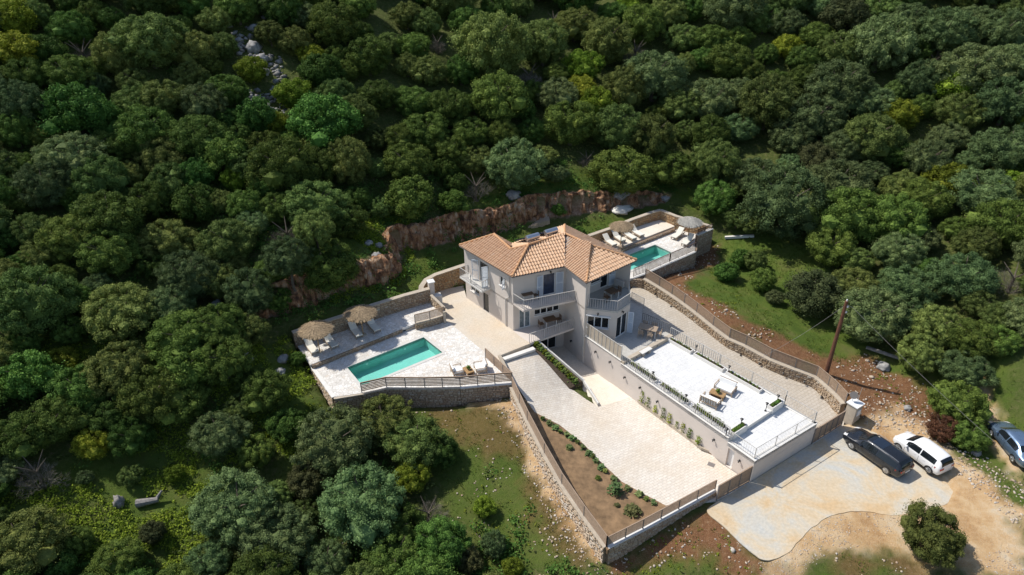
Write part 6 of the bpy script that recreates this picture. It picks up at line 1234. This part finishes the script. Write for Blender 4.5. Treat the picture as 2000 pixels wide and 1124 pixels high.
def twig_mesh(name, mat, seed):                                          # leafless crown: fine forking twigs
    g = random.Random(seed); m = MB(); 
    def grow_(p, d, L, r, lv):
        q = p + d * L; m.tube(p, q, r, r * .6, 4 if lv > 1 else 3, False)
        if lv == 0: return
        for _ in range(4 if lv > 1 else 5):
            nd = (d + Vector((g.gauss(0, .55), g.gauss(0, .55), g.gauss(.12, .4)))).normalized(); grow_(p + (q - p) * g.uniform(.5, 1), nd, L * g.uniform(.6, .85), r * .55, lv - 1)
    for k in range(6): a = k * 1.05 + g.uniform(-.3, .3); grow_(Vector((0, 0, -.75)), Vector((math.cos(a) * .6, math.sin(a) * .6, .9)).normalized(), .50, .018, 4)
    me_ = bpy.data.meshes.new(name); me_.from_pydata([tuple(v) for v in m.v], [], m.f); me_.materials.append(mat); return me_
SP = {
 'oak': [crown_mesh('oak_crown', M['oak'], 10 + i, 95, 270, .0185, cr=(.12, .25)) for i in range(4)], 'oak2': [crown_mesh('green_crown', M['oak2'], 20 + i, 120, 230, .0175, cr=(.11, .22)) for i in range(4)],
 'olive': [crown_mesh('olive_crown', M['olive'], 30 + i, 140, 200, .016, cr=(.09, .19), airy=.7) for i in range(3)], 'bright': [crown_mesh('bright_crown', M['bright'], 40 + i, 60, 220, .027, airy=.3) for i in range(2)],
 'fresh': [crown_mesh('fresh_crown', M['fresh'], 50 + i, 60, 230, .028, airy=.2) for i in range(2)], 'brown': [crown_mesh('brown_crown', M['brown'], 60, 64, 220, .023, airy=.5)], 'rust': [crown_mesh('rust_crown', M['rust'], 70, 50, 190, .024, airy=.9, flat_=.9)],
 'twig': [twig_mesh('bare_crown', M['twig'], 80), twig_mesh('bare_crown', M['twig'], 81)]}
TR = [trunk_mesh('trunk', M['bark'], i) for i in range(3)]
PH = {'oak': 'dark green oak', 'oak2': 'olive-green oak', 'olive': 'silver-green tree', 'bright': 'yellow-green tree', 'fresh': 'fresh green tree', 'brown': 'brownish-green tree', 'rust': 'rust-brown tree', 'twig': 'leafless grey tree'}
auto = {}
LM = {'the top left corner': (0, 0), 'the broad upper left oak': (290, 75), 'the rocky gully': (500, 100), 'the broad upper middle oak': (960, 95), 'the bright pair': (1150, 195), 'the top edge middle': (1300, 0), 'the top right corner': (2000, 0), 'the pale silvery tree pair': (110, 335),
      'the grey leafless tree': (560, 455), 'the bare cutting tree': (930, 362), 'the smaller pool corner': (1390, 430), 'the big beam olive tree': (1535, 400), 'the big pole olive tree': (1705, 615), 'the right edge middle': (2000, 480),
      'the forked left oak': (60, 590), 'the larger pool': (640, 700), 'the weathered stump': (233, 985), 'the bottom left corner': (0, 1124), 'the lower left edge': (0, 800), 'the grey-green conical tree': (425, 845), 'the blue-green bottom tree': (705, 985), 'the right wood centre': (1750, 300), 'the dark upper left wood': (400, 300), 'the dark middle wood': (740, 250)}
def landmark(px, py):
    k = min(LM, key=lambda q: math.hypot(px - LM[q][0], py - LM[q][1])); dx, dy = px - LM[k][0], py - LM[k][1]; v = 'above' if dy < -abs(dx) * .45 else 'below' if dy > abs(dx) * .45 else ''; h = 'left' if dx < -abs(dy) * .45 else 'right' if dx > abs(dy) * .45 else ''
    return k, (f'{v} and {h} of' if v and h else v if v else h + ' of')
trees = []                                                               # px, py, r px
def tree(px, py, rpx, sp, label=None, shrub=False, lift=0.0):
    h = hit(px, py, 0.0)
    if not h: return None
    R_ = rpx * h[1] / FOC
    for _ in range(3):
        hc = R_ * .8 + lift; h = hit(px, py, hc)
        if not h: return None
        R_ = rpx * h[1] / FOC
    p = h[0]; p = site(px, py, p.z + R_ * .8 + lift); base = Vector((p.x, p.y, g1(p.x, p.y))); sc_ = R_ * random.uniform(.97, 1.08)
    size = 'large' if R_ > 3.6 else 'mid-sized' if R_ > 2.7 else 'small'
    if label is None: lm, dr = landmark(px, py); key = (size, sp, lm, dr); auto.setdefault(key, []).append([math.hypot(px - LM[lm][0], py - LM[lm][1]), None])
    r = thing({'oak': 'evergreen_oak', 'oak2': 'evergreen_oak', 'olive': 'olive_tree', 'bright': 'leafy_tree', 'fresh': 'leafy_tree', 'brown': 'brownish_tree', 'rust': 'dying_tree', 'twig': 'bare_tree'}[sp] if not shrub else 'bush',
              label or 'tree', 'tree' if not shrub else 'bush', base, random.uniform(0, 6.28), group=None if label else PH[sp] + 's of the hillside wood')
    if label is None: auto[key][-1][1] = r
    r.scale = (sc_ * random.uniform(.9, 1.12), sc_ * random.uniform(.9, 1.12), sc_ * random.uniform(.88, 1.15))
    c = link('crown', random.choice(SP[sp]), r); c.location = (0, 0, (.72 if sp != 'twig' else .6) + lift / sc_)
    t = link('trunk', random.choice(TR) if sp != 'twig' else random.choice(TR), r); t.location = (0, 0, 1.15); t.scale = (1, 1, 1 + lift / sc_ * .7); t.location.z += lift / sc_ * .9; trees.append((px, py, rpx)); return r
NAMED = [(488, 572, 46, 'olive', 'tall grey-green tree at the left end of the rock cutting'), (1820, 1040, 60, 'oak2', 'lone round evergreen tree by the dirt track at the bottom right'), (1842, 838, 30, 'rust', 'rust-brown dead bush beside the rubble behind the parked cars'), (1872, 785, 50, 'oak', 'dark bushy tree right above the rust-brown dead bush'), (1893, 850, 36, 'oak', 'low dark tree whose branches touch the silver sedan'),
 (1705, 615, 62, 'olive', 'large silver-green olive tree right of the wooden utility pole'), (1590, 575, 52, 'brown', 'brownish round tree at the top edge of the lawn'), (1535, 400, 78, 'olive', 'large silver-green tree above the concrete beam at the smaller pool'), (1480, 340, 50, 'olive', 'silver-green tree just uphill of the smaller pool corner'),
 (655, 865, 72, 'olive', 'tall grey-green tree below the left corner of the larger pool'), (748, 815, 62, 'oak2', 'dense green tree touching the front fence of the larger pool'), (812, 862, 55, 'oak2', 'green tree casting shade on the brown grass below the pool wall'), (705, 985, 78, 'olive', 'big blue-green tree at the bottom centre-left beside a bare brown tree'),
 (835, 1000, 44, 'twig', 'bare brown tree at the bottom beside the big blue-green tree'), (805, 930, 36, 'bright', 'small yellow-green tree above the bare brown tree at the bottom'), (860, 1065, 52, 'oak', 'dark tree at the bottom edge left of the bare soil'), (770, 1090, 50, 'oak', None), (640, 1095, 48, 'olive', None),
 (596, 935, 44, 'brown', 'brownish bush left of the big blue-green tree at the bottom'), (460, 985, 80, 'olive', 'very large blue-green tree right of the grassy clearing at the bottom left'), (540, 1050, 62, 'olive', None), (405, 1100, 44, 'olive', None), (425, 845, 52, 'olive', 'grey-green conical tree above the bottom left clearing'), (500, 880, 36, 'oak', None),
 (45, 1060, 70, 'oak2', 'green tree in the bottom left corner'), (232, 1095, 44, 'oak', 'dark tree at the bottom edge below the weathered stump'), (120, 1105, 30, 'oak', None), (930, 362, 40, 'twig', 'bare grey twiggy tree above the rock cutting left of the stone steps'), (1085, 338, 21, 'olive', 'small pale round tree above the rock cutting right of the bare tree'),
 (560, 455, 44, 'twig', 'grey leafless tree above the left end of the rock cutting'), (612, 395, 60, 'oak2', 'greyish round tree uphill of the grey leafless tree'), (185, 165, 24, 'olive', 'small pale silver bush-like tree in the dark upper left wood'), (1135, 180, 36, 'bright', 'bright yellow-green tree in the upper middle of the wood'), (1162, 208, 36, 'bright', 'second bright yellow-green tree, lower right of its twin in the upper middle'),
 (1115, 240, 52, 'oak', 'large dark grey-green oak above the bare twiggy tree'), (960, 95, 66, 'oak2', 'very broad oak in the upper middle of the wood'), (1060, 85, 50, 'oak2', None), (290, 75, 66, 'oak2', 'very broad oak in the upper left of the wood'), (375, 85, 45, 'oak2', None), (225, 90, 45, 'oak2', None),
 (30, 85, 45, 'bright', None), (22, 35, 40, 'bright', None), (570, 175, 38, 'bright', None), (490, 130, 30, 'bright', None), (150, 215, 55, 'fresh', None), (200, 225, 40, 'fresh', None), (30, 190, 46, 'olive', None), (400, 205, 40, 'olive', None), (140, 305, 52, 'olive', 'pale silver-green tree in the left wood, upper of a pair'), (85, 365, 52, 'olive', 'pale silver-green tree in the left wood, lower of a pair'),
 (60, 590, 80, 'oak2', 'large spreading oak with a visible forked trunk at the left edge'), (210, 425, 66, 'oak', None), (130, 460, 60, 'oak', None), (210, 490, 56, 'oak', None), (385, 400, 45, 'fresh', None), (445, 470, 52, 'oak2', None), (370, 545, 50, 'olive', None), (335, 590, 42, 'olive', None), (360, 650, 62, 'oak', None), (430, 640, 52, 'oak', None), (480, 645, 36, 'oak2', None), (440, 705, 52, 'oak', None),
 (235, 720, 66, 'oak2', None), (150, 760, 60, 'oak', None), (300, 770, 56, 'oak', None), (60, 735, 56, 'fresh', None), (110, 820, 50, 'oak', None), (215, 800, 44, 'oak', None), (40, 850, 55, 'oak', None), (350, 780, 50, 'oak', None), (360, 720, 50, 'fresh', None), (520, 765, 42, 'oak', None), (560, 830, 36, 'fresh', None), (500, 745, 34, 'oak', None),
 (1390, 190, 50, 'olive', None), (1640, 160, 62, 'olive', None), (1590, 225, 56, 'olive', None), (1550, 260, 46, 'olive', None), (1720, 95, 54, 'olive', None), (1700, 190, 46, 'olive', None), (1850, 60, 56, 'olive', None), (1900, 130, 64, 'olive', None), (1965, 200, 54, 'olive', None), (1960, 60, 46, 'olive', None), (1760, 225, 36, 'bright', None), (1870, 165, 36, 'bright', None),
 (1660, 430, 58, 'oak', None), (1625, 480, 44, 'oak', None), (1750, 430, 56, 'oak', None), (1770, 560, 50, 'olive', None), (1880, 540, 56, 'olive', None), (1830, 640, 50, 'oak2', None), (1900, 660, 46, 'oak', None), (1795, 690, 44, 'oak2', None), (1400, 320, 48, 'oak2', None), (800, 385, 48, 'fresh', None), (1205, 255, 48, 'oak2', None), (1270, 270, 52, 'oak2', None)]
for a in NAMED: tree(*a)
for a in ((556, 478, 42, 'olive', 'tall airy grey-green tree above the left parasol'), (612, 440, 40, 'oak2', 'tall greyish oak uphill of the two thatched parasols')): tree(*a, lift=3.0)
for px, py, r_, sp, lb in ((1420, 530, 24, 'fresh', 'bright green leafy bush at the upper end of the lawn'), (1447, 507, 20, 'fresh', 'small green bush between the leafy bush and the concrete beam'), (1490, 548, 26, 'oak', 'dark low bush on the upper edge of the lawn'), (1512, 580, 18, 'brown', 'small brownish bush left of the brownish tree above the lawn'), (1475, 510, 24, 'oak2', 'olive-green bush below the large silver-green tree'),
                       (1150, 1085, 0, 'oak', ''), (965, 1065, 24, 'olive', 'small grey-green bush at the bottom by the bare soil'), (915, 1100, 26, 'brown', 'dry brown bush at the bottom edge'), (1000, 1110, 20, 'bright', 'small yellow-green bush at the bottom edge'), (945, 990, 22, 'bright', 'bright bush at the edge of the front grass'), (600, 690, 18, 'fresh', 'small bright bush outside the left end of the lounge terrace'), (580, 700, 16, 'fresh', 'low bush next to the left lounge wall end'),
                       (1090, 405, 14, 'fresh', 'small bush growing on the rock cutting'), (1130, 452, 12, 'fresh', 'little green bush behind the house roof peak'), (470, 790, 30, 'oak2', 'green bush above the grey-green conical tree'), (255, 930, 20, 'oak2', 'low bush above the weathered stump'), (340, 925, 18, 'bright', 'small yellow bush in the bottom left clearing'), (165, 930, 15, 'olive', 'small silver shrub left of the bottom left clearing'), (300, 1040, 24, 'brown', 'brownish bush below the fallen log')):
    if r_: tree(px, py, r_, sp, lb, True)
CLEAR = [[(500, 640), (530, 585), (590, 560), (700, 545), (762, 500), (775, 455), (900, 410), (1050, 372), (1200, 372), (1300, 378), (1400, 420), (1430, 455), (1560, 470), (1600, 520), (1660, 660), (1720, 690), (1800, 745), (1850, 790), (1905, 830), (1925, 740), (1999, 690), (2050, 700), (2050, 1200), (1190, 1200), (1050, 1200), (985, 1100), (940, 1040), (900, 950), (885, 850), (820, 775), (640, 775), (545, 700)],
         [(40, 960), (120, 890), (200, 862), (320, 858), (425, 890), (430, 985), (350, 1060), (330, 1200), (250, 1200), (260, 1050), (180, 1050), (100, 1040)], [(130, 645), (290, 650), (290, 690), (200, 705), (100, 690)], [(450, 20), (505, 30), (550, 100), (560, 190), (520, 225), (475, 150), (430, 70)], [(555, 880), (590, 880), (575, 840), (540, 800)],
         [(622, 480), (650, 455), (770, 455), (760, 520), (650, 560)], [(960, 330), (1060, 330), (1060, 390), (960, 400)], [(1110, 310), (1160, 310), (1150, 350), (1100, 350)]]
rr = random.Random(3); cand = []
for gy in range(-60, 1190, 20):
    for gx in range(-60, 2070, 20): cand.append((gx + rr.uniform(-9, 9), gy + rr.uniform(-9, 9)))
rr.shuffle(cand)
for px, py in cand:
    r_ = (36 + 22 * max(0, min(1, py / 1124))) * rr.choice([.62, .8, .95, 1.05, 1.2, 1.4])
    if px > 1500: r_ *= 1.08
    if any(inside(c, [px], [py])[0] for c in CLEAR) or seg_dist(CLEAR[0], [px], [py], True)[0] < r_ * .6: continue
    if any(math.hypot(px - a, py - b) < (.72 if px < 760 and py > 600 else .62) * (r_ + c) for a, b, c in trees): continue
    u = rr.random()
    if px > 1450: sp = 'olive' if u < .34 else 'oak2' if u < .62 else 'oak' if u < .86 else 'brown' if u < .90 else 'bright' if u < .96 else 'twig'
    else: sp = 'oak' if u < .44 else 'oak2' if u < .80 else 'olive' if u < .86 else 'fresh' if u < .93 else 'bright' if u < .975 else 'twig'
    tree(px, py, r_, sp)
ORD = ['', 'second ', 'third ', 'fourth ', 'fifth ', 'sixth ', 'seventh ', 'eighth ', 'ninth ', 'tenth ', 'eleventh ', 'twelfth ']
for (size, sp, lm, dr), l in auto.items():
    l.sort(key=lambda t: t[0])
    for i, (_, r) in enumerate(l): r['label'] = (f'{size} {PH[sp]} {dr} {lm}' if len(l) == 1 else f'{size} {PH[sp]}, ' + (ORD[i] if i else '') + f'nearest {dr} {lm}')
print('TREES', len(trees))

# ---- ground cover: low scrub, grass, stones (uncountable)
g = np.random.default_rng(9)
SITE_PX = CLEAR[0]
def scatter(n, xr, yr, accept):
    X = g.uniform(*xr, n); Y = g.uniform(*yr, n); Z = gz(X, Y); k = accept(X, Y, Z); return X[k], Y[k], Z[k]
paved = [s_[0] for s_ in SHEETS] + [fp, bpoly]
def off_paving(X, Y, pad=.35):
    k = np.ones(len(X), bool)
    for p_ in paved: k &= ~inside(p_, X, Y) & (seg_dist(p_, X, Y, True) > pad)
    return k
_zx = {n_: v_ for n_, v_ in (('dirt', z_dirt), ('red', z_red), ('grass', z_grass))}
def zval(n_, X, Y):
    i = np.clip(np.searchsorted(tx, X), 0, nx - 1); j = np.clip(np.searchsorted(ty, Y), 0, ny - 1); return _zx[n_][j * nx + i]
def leafcloud(name, mat, C_, rad, hgt, k, leaf, label=None, cat=None, vertical=False):
    n = len(C_) * k; ci = np.repeat(np.arange(len(C_)), k); a = g.uniform(0, 6.283, n); rr_ = rad[ci] * np.sqrt(g.uniform(0, 1, n)); h = hgt[ci] * g.uniform(.1, 1, n) * (1 - .5 * (rr_ / rad[ci]) ** 2)
    P = C_[ci] + np.stack([np.cos(a) * rr_, np.sin(a) * rr_, h], 1)
    if vertical:
        w = leaf * .16; L_ = leaf * g.uniform(.6, 1.4, n); d = np.stack([np.cos(a) * .45 + g.normal(0, .3, n), np.sin(a) * .45 + g.normal(0, .3, n), np.ones(n)], 1); t = np.stack([-np.sin(a), np.cos(a), np.zeros(n)], 1) * w; P[:, 2] = C_[ci][:, 2]
        V = np.stack([P - t, P + t, P + d * L_[:, None] + t * .2, P + d * L_[:, None] - t * .2], 1).reshape(-1, 3)
    else:
        nn = g.normal(0, 1, (n, 3)); nn[:, 2] = abs(nn[:, 2]) + .4; nn /= np.linalg.norm(nn, axis=1)[:, None]; t = np.cross(nn, g.normal(0, 1, (n, 3))); t /= np.linalg.norm(t, axis=1)[:, None]; bt = np.cross(nn, t); s = leaf * g.uniform(.6, 1.4, n)[:, None]
        V = np.stack([P - t * s - bt * s * .6, P + t * s - bt * s * .6, P + t * s + bt * s * .6, P - t * s + bt * s * .6], 1).reshape(-1, 3)
    o = link(name, npmesh(name, V, np.arange(n * 4).reshape(-1, 4), mat), None, 'stuff')
    if label: o['label'] = label
    if cat: o['category'] = cat
    return o
open_ = lambda X, Y: off_paving(X, Y) & (zval('dirt', X, Y) < .3)
X, Y, Z = scatter(9000, (-60, 75), (22, 120), lambda X, Y, Z: open_(X, Y) & (zval('red', X, Y) < .3) & (noise2(X, Y, 41, 5, 3) > -.05) & (seg_dist(CLxy, X, Y) > 1.0) & ((zval('grass', X, Y) < .35) | (noise2(X, Y, 42, 2.5, 2) > .45)))
leafcloud('low_scrub', M['oak2'], np.stack([X, Y, Z], 1), g.uniform(.25, .7, len(X)), g.uniform(.2, .7, len(X)), 14, .07, 'low dark scrub between the trees on the hillside', 'scrub')
X2, Y2, Z2_ = scatter(16000, (-25, 20), (44, 76), lambda X, Y, Z: inside(behind, X, Y) & (seg_dist(CLxy, X, Y) > .9) & (seg_dist(CLxy, X, Y) < 2.6) & (noise2(X, Y, 48, 1.3, 2) > -.1))
leafcloud('cutting_scrub', M['fresh'], np.stack([X2, Y2, Z2_], 1), g.uniform(.15, .5, len(X2)), g.uniform(.15, .5, len(X2)), 14, .05, 'green creepers and scrub hanging over the top of the rock cutting', 'scrub')
_cl = [[(lambda h: (h[0].x, h[0].y))(hit(a, b)) for a, b in q] for q in (CLEAR[1], CLEAR[2], [(420, 700), (560, 690), (640, 790), (600, 870), (480, 800)], [(570, 480), (650, 440), (780, 440), (760, 530), (640, 560)])]
X, Y, Z = scatter(60000, (-50, 0), (20, 75), lambda X, Y, Z: open_(X, Y) & np.any([inside(q, X, Y) | (seg_dist(q, X, Y, True) < 1.5) for q in _cl], axis=0) & (noise2(X, Y, 54, 1.7, 3) > -.12))
leafcloud('clearing_scrub', M['bright'], np.stack([X, Y, Z], 1), g.uniform(.12, .45, len(X)), g.uniform(.1, .45, len(X)), 12, .05, 'sunlit yellow-green scrub covering the small clearings on the left slope', 'scrub')
X, Y, Z = scatter(16000, (-50, 60), (22, 95), lambda X, Y, Z: open_(X, Y) & ((zval('grass', X, Y) > .25) | (zval('red', X, Y) > .2)) & (noise2(X, Y, 49, 2.2, 3) > .12 + .25 * (X > 14)))
leafcloud('weeds', M['bright'], np.stack([X, Y, Z], 1), g.uniform(.08, .25, len(X)), g.uniform(.05, .22, len(X)), 9, .045, 'yellow-green weeds and dry tufts dotted over the open ground', 'weeds')
X, Y, Z = scatter(7000, (-60, 10), (22, 75), lambda X, Y, Z: open_(X, Y) & (zval('red', X, Y) < .3) & (noise2(X, Y, 50, 3, 3) > .0) & ((zval('grass', X, Y) < .5) | (noise2(X, Y, 53, 2, 2) > .3)))
leafcloud('undergrowth', M['fresh'], np.stack([X, Y, Z], 1), g.uniform(.3, .8, len(X)), g.uniform(.3, .9, len(X)), 34, .07, 'fresh green undergrowth between the trees on the lower left slope', 'undergrowth')
X, Y, Z = scatter(60000, (-45, 60), (22, 90), lambda X, Y, Z: open_(X, Y) & (zval('grass', X, Y) > .3) & (noise2(X, Y, 43, 1.6, 3) > -.1) & (g.uniform(0, 1, len(X)) < .9))
leafcloud('grass', M['grassblade'], np.stack([X, Y, Z - .02], 1), np.full(len(X), .18), np.full(len(X), .1), 4, .16, 'bright green grass in the clearings around the villa', 'grass', True)
def stones(name, mat, X, Y, Z, s, label, cat='stones'):
    n = len(X); base = IV * np.array([1, 1, .6]); K = len(IV); V = np.zeros((n, K, 3)); a = g.uniform(0, 6.28, n); ca_, sa = np.cos(a), np.sin(a); sh = g.uniform(.6, 1.3, (n, 1, 3)) * (1 + g.normal(0, .16, (n, K, 1))); B = base[None] * sh * s[:, None, None]
    V[:, :, 0] = B[:, :, 0] * ca_[:, None] - B[:, :, 1] * sa[:, None] + X[:, None]; V[:, :, 1] = B[:, :, 0] * sa[:, None] + B[:, :, 1] * ca_[:, None] + Y[:, None]; V[:, :, 2] = B[:, :, 2] + (Z + s * .15)[:, None]
    o = link(name, npmesh(name, V.reshape(-1, 3), (IF[None] + (np.arange(n) * K)[:, None, None]).reshape(-1, 3), mat), None, 'stuff'); o['label'] = label; o['category'] = cat
X, Y, Z = scatter(16000, (0, 50), (22, 66), lambda X, Y, Z: off_paving(X, Y, .2) & (zval('red', X, Y) > .25) & (noise2(X, Y, 44, 1.8, 3) > .0))
_gl = [(lambda h: (h[0].x, h[0].y))(hit(a, b)) for a, b in ((470, 20), (495, 70), (508, 110), (515, 150), (520, 200))]
Xg, Yg, Zg = scatter(60000, (-60, -10), (70, 130), lambda X, Y, Z: (seg_dist(_gl, X, Y) < 2.2) & (noise2(X, Y, 58, 2, 2) > -.2)); stones('gully_stones', M['boulder'], Xg[:420], Yg[:420], Zg[:420], g.uniform(.1, .42, min(420, len(Xg))), 'jumbled pale limestone filling the rocky gully between the trees')
stones('rubble', M['rubble'], X, Y, Z, g.uniform(.03, .11, len(X)) * (1 + (g.uniform(0, 1, len(X)) > .97) * 1.2), 'pale limestone rubble scattered over the red earth banks')
rub = [hit(a, b)[0] for a, b in ((1690, 815), (1760, 805), (1800, 830), (1850, 870), (1900, 905), (1960, 950), (1990, 990))]; rubp = [(p.x, p.y) for p in rub]
X, Y, Z = scatter(6500, (24, 45), (28, 48), lambda X, Y, Z: off_paving(X, Y, .2) & (seg_dist(rubp, X, Y) < 1.5 + noise2(X, Y, 45, 2, 2)) & (seg_dist([(lo.x, lo.y)], X, Y) > 0))
stones('stone_spoil', M['rubble'], X, Y, Z, g.uniform(.03, .12, len(X)), 'heap of pale stones along the edge of the dirt track behind the cars')
gwl = [(p.x, p.y) for p in gwm]; X, Y, Z = scatter(3200, (-4, 8), (26, 46), lambda X, Y, Z: off_paving(X, Y, .25) & (seg_dist(gwl, X, Y) < 1.5) & (seg_dist(gwl, X, Y) > .2))
stones('wall_debris', M['rubble'], X, Y, Z, g.uniform(.03, .09, len(X)), 'pale stone debris along the foot of the boundary wall')
X, Y, Z = scatter(1700, (-12, 10), (24, 46), lambda X, Y, Z: off_paving(X, Y, .5) & (noise2(X, Y, 46, 1.5, 2) > .2)); stones('field_stones', M['rubble'], X, Y, Z, g.uniform(.03, .10, len(X)) , 'small pale stones lying in the front grass')
drv_ = [P3(a, b, 0) for a, b in ((1640, 838), (1700, 830), (1900, 950), (2050, 1050), (2050, 1100), (1850, 1000), (1760, 950))]
X, Y, Z = scatter(26000, (12, 44), (22, 40), lambda X, Y, Z: off_paving(X, Y, .05) & (zval('dirt', X, Y) > .15) & (noise2(X, Y, 47, 2.5, 3) > .22 - .5 * (seg_dist(fp, X, Y, True) < 1.6)) & ~inside(drv_, X, Y)); stones('gravel', M['rubble'], X, Y, Z, g.uniform(.015, .055, len(X)), 'loose pale gravel beside the concrete and the dirt track')
def rock(px, py, s, label, mat=None, sx=1.0, flat_=.7, name='rock', seed=0):
    h = hit(px, py); p = h[0]; q = np.random.default_rng(seed + int(px)); V = IV2.copy(); n = noise2(V[:, 0] * 2 + px, V[:, 1] * 2 + V[:, 2], 51, .9, 4) * .45 + noise2(V[:, 2] * 3 + py, V[:, 0] * 2, 52, .5, 3) * .25; V = V * (1 + n[:, None]) * np.array([sx, 1, flat_]) * s; a = q.uniform(0, 6.28)
    V = np.stack([V[:, 0] * math.cos(a) - V[:, 1] * math.sin(a) + p.x, V[:, 0] * math.sin(a) + V[:, 1] * math.cos(a) + p.y, V[:, 2] + p.z + s * .2], 1); o = link(name, npmesh(name, V, IF2, mat or M['boulder'])); meta(o, label, 'rock' if name == 'rock' else 'stump')
for a in ((1003, 388, .8, 'grey boulder in the grass above the rock cutting left of the stone steps'), (1210, 385, .7, 'pale boulder above the right end of the rock cutting'), (1222, 378, .6, 'second pale boulder right above the rock cutting'), (500, 62, .8, 'white limestone outcrop at the top of the rocky gully'), (495, 100, .9, 'grey limestone boulder in the middle of the rocky gully'), (512, 118, .7, 'grey boulder lower in the rocky gully'), (515, 143, .7, 'pale rock at the foot of the rocky gully'),
          (635, 530, .6, 'grey rock in the shade above the left rock cutting'), (640, 550, .6, 'pale rock below the shaded grey rock'), (720, 478, .4, 'pale rock in the sunny grass left of the rock cutting corner'), (740, 482, .35, 'pale rock second from the cutting corner'), (735, 505, .45, 'grey rock just left of the cutting corner'), (553, 705, .45, 'white rock beside the dark brambles left of the pool'), (548, 730, .45, 'pale rock outside the left pool deck wall'), (425, 598, .5, 'pale rock in the shaded left wood'), (480, 705, .6, 'white rock at the foot of the dark oak on the left'),
          (1430, 785, .0, ''), (1905, 888, .35, 'pale rock on the grass left of the silver sedan'), (1772, 800, .3, 'pale rock in the rubble above the white car'), (655, 1112, .8, 'purplish rock at the bottom edge between the big trees'), (1725, 720, .5, 'grey rock under the large olive tree'), (1300, 392, .5, 'pinkish rock at the right end of the cutting')):
    if a[2]: rock(*a)
rock(1213, 414, .8, 'pale blue-white slab of rock leaning at the right end of the rock cutting', M['cushion'], 1.6, .5)
rock(233, 985, .42, 'grey weathered tree stump standing in the bottom left clearing', M['bark_pale'], .8, 1.3, 'tree_stump'); 
h = hit(270, 992)[0]; h2_ = hit(312, 984)[0]; m = MB(); m.tube(h + Vector((0, 0, .2)), h2_ + Vector((0, 0, .35)), .3, .18, 9); m.tube(h2_ + Vector((-.2, 0, .3)), h2_ + Vector((.2, .4, .8)), .14, .07, 7); meta(m.build('fallen_log', M['bark_pale'], None, kind='stuff'), 'grey fallen log right of the weathered stump', 'log'); del bpy.data.objects['fallen_log']['kind']
h = hit(1690, 685)[0]; h2_ = hit(1775, 716)[0]; m = MB(); m.beam(h + Vector((0, 0, .35)), h2_ + Vector((0, 0, .35)), .22, .2); meta(m.build('fallen_log', M['bark_pale'], None), 'long pale timber lying under the large olive tree by the pole', 'log')
h = hit(1415, 470)[0]; h2_ = hit(1472, 466)[0]; m = MB(); m.beam(h + Vector((0, 0, .25)), h2_ + Vector((0, 0, .25)), .3, .25); meta(m.build('concrete_beam', M['coping'], None), 'pale concrete beam lying in the grass right of the smaller pool', 'beam')
# stone steps through the rock cutting
a = site(1050, 438, 3.9); b = site(1068, 384, 7.2); root = thing('stone_stairs', 'rough stone stairs climbing the rock cutting behind the house', 'stairs', a); n = 13; d = Vector((b.x - a.x, b.y - a.y, 0)); rz = math.atan2(d.y, d.x)
a = a - Vector((d.x, d.y, 0)).normalized() * 1.2; z1_ = g1(b.x, b.y) + .25
for k in range(n): p = a.lerp(b, k / (n - 1)); z = 3.7 + (z1_ - 3.7) * k / (n - 1); m = MB(); m.obox((p.x, p.y, z - .15), .62, 1.5 + random.uniform(-.15, .15), .42, rz + random.uniform(-.06, .06)); m.build('step', M['stone'], root)
# plants in the planting bed
row = [(1060, 820), (1073, 829), (1085, 838), (1094, 845), (1107, 851), (1117, 858), (1128, 866), (1138, 876), (1150, 888), (1158, 893), (1164, 903), (1174, 915), (1182, 922), (1226, 956), (1248, 967), (1262, 977), (1275, 984), (1199, 938)]
for i, (px, py) in enumerate(row):
    p = on(RAMP, px, py, .05); m = MB(); s = .22 + .06 * (i % 3); tuft(m, (p.x, p.y, p.z), s, .28, 46, rg); meta(m.build('border_plant', M['olive'] if i % 3 else M['oak2'], None), ['first', 'second', 'third', 'fourth', 'fifth', 'sixth', 'seventh', 'eighth', 'ninth', 'tenth', 'eleventh', 'twelfth', 'thirteenth', 'fourteenth', 'fifteenth', 'sixteenth', 'seventeenth', 'stray'][i] + ' grey-green plant from the top along the curved paving edge', 'plant', 'border plants in the row along the curved paving edge')
for px, py, s, h_m, mt, lb in ((1202, 962, .75, 1.0, 'olive', 'large feathery grey-green plant in the middle of the planting bed'), (1235, 1000, .8, .5, 'brown', 'dry brown sprawling bush near the front of the planting bed'), (1112, 876, .4, .35, 'olive', 'spiky pale plant in the upper planting bed'), (1168, 936, .3, .3, 'oak', 'small dark plant in the middle of the planting bed'), (1205, 988, .3, .2, 'brown', 'little dry plant left of the sprawling brown bush')):
    p = on(RAMP, px, py, .05); m = MB(); tuft(m, (p.x, p.y, p.z), s * .85, h_m * .8, 260, rg, .15); meta(m.build('bed_plant', M[mt], None), lb, 'plant')
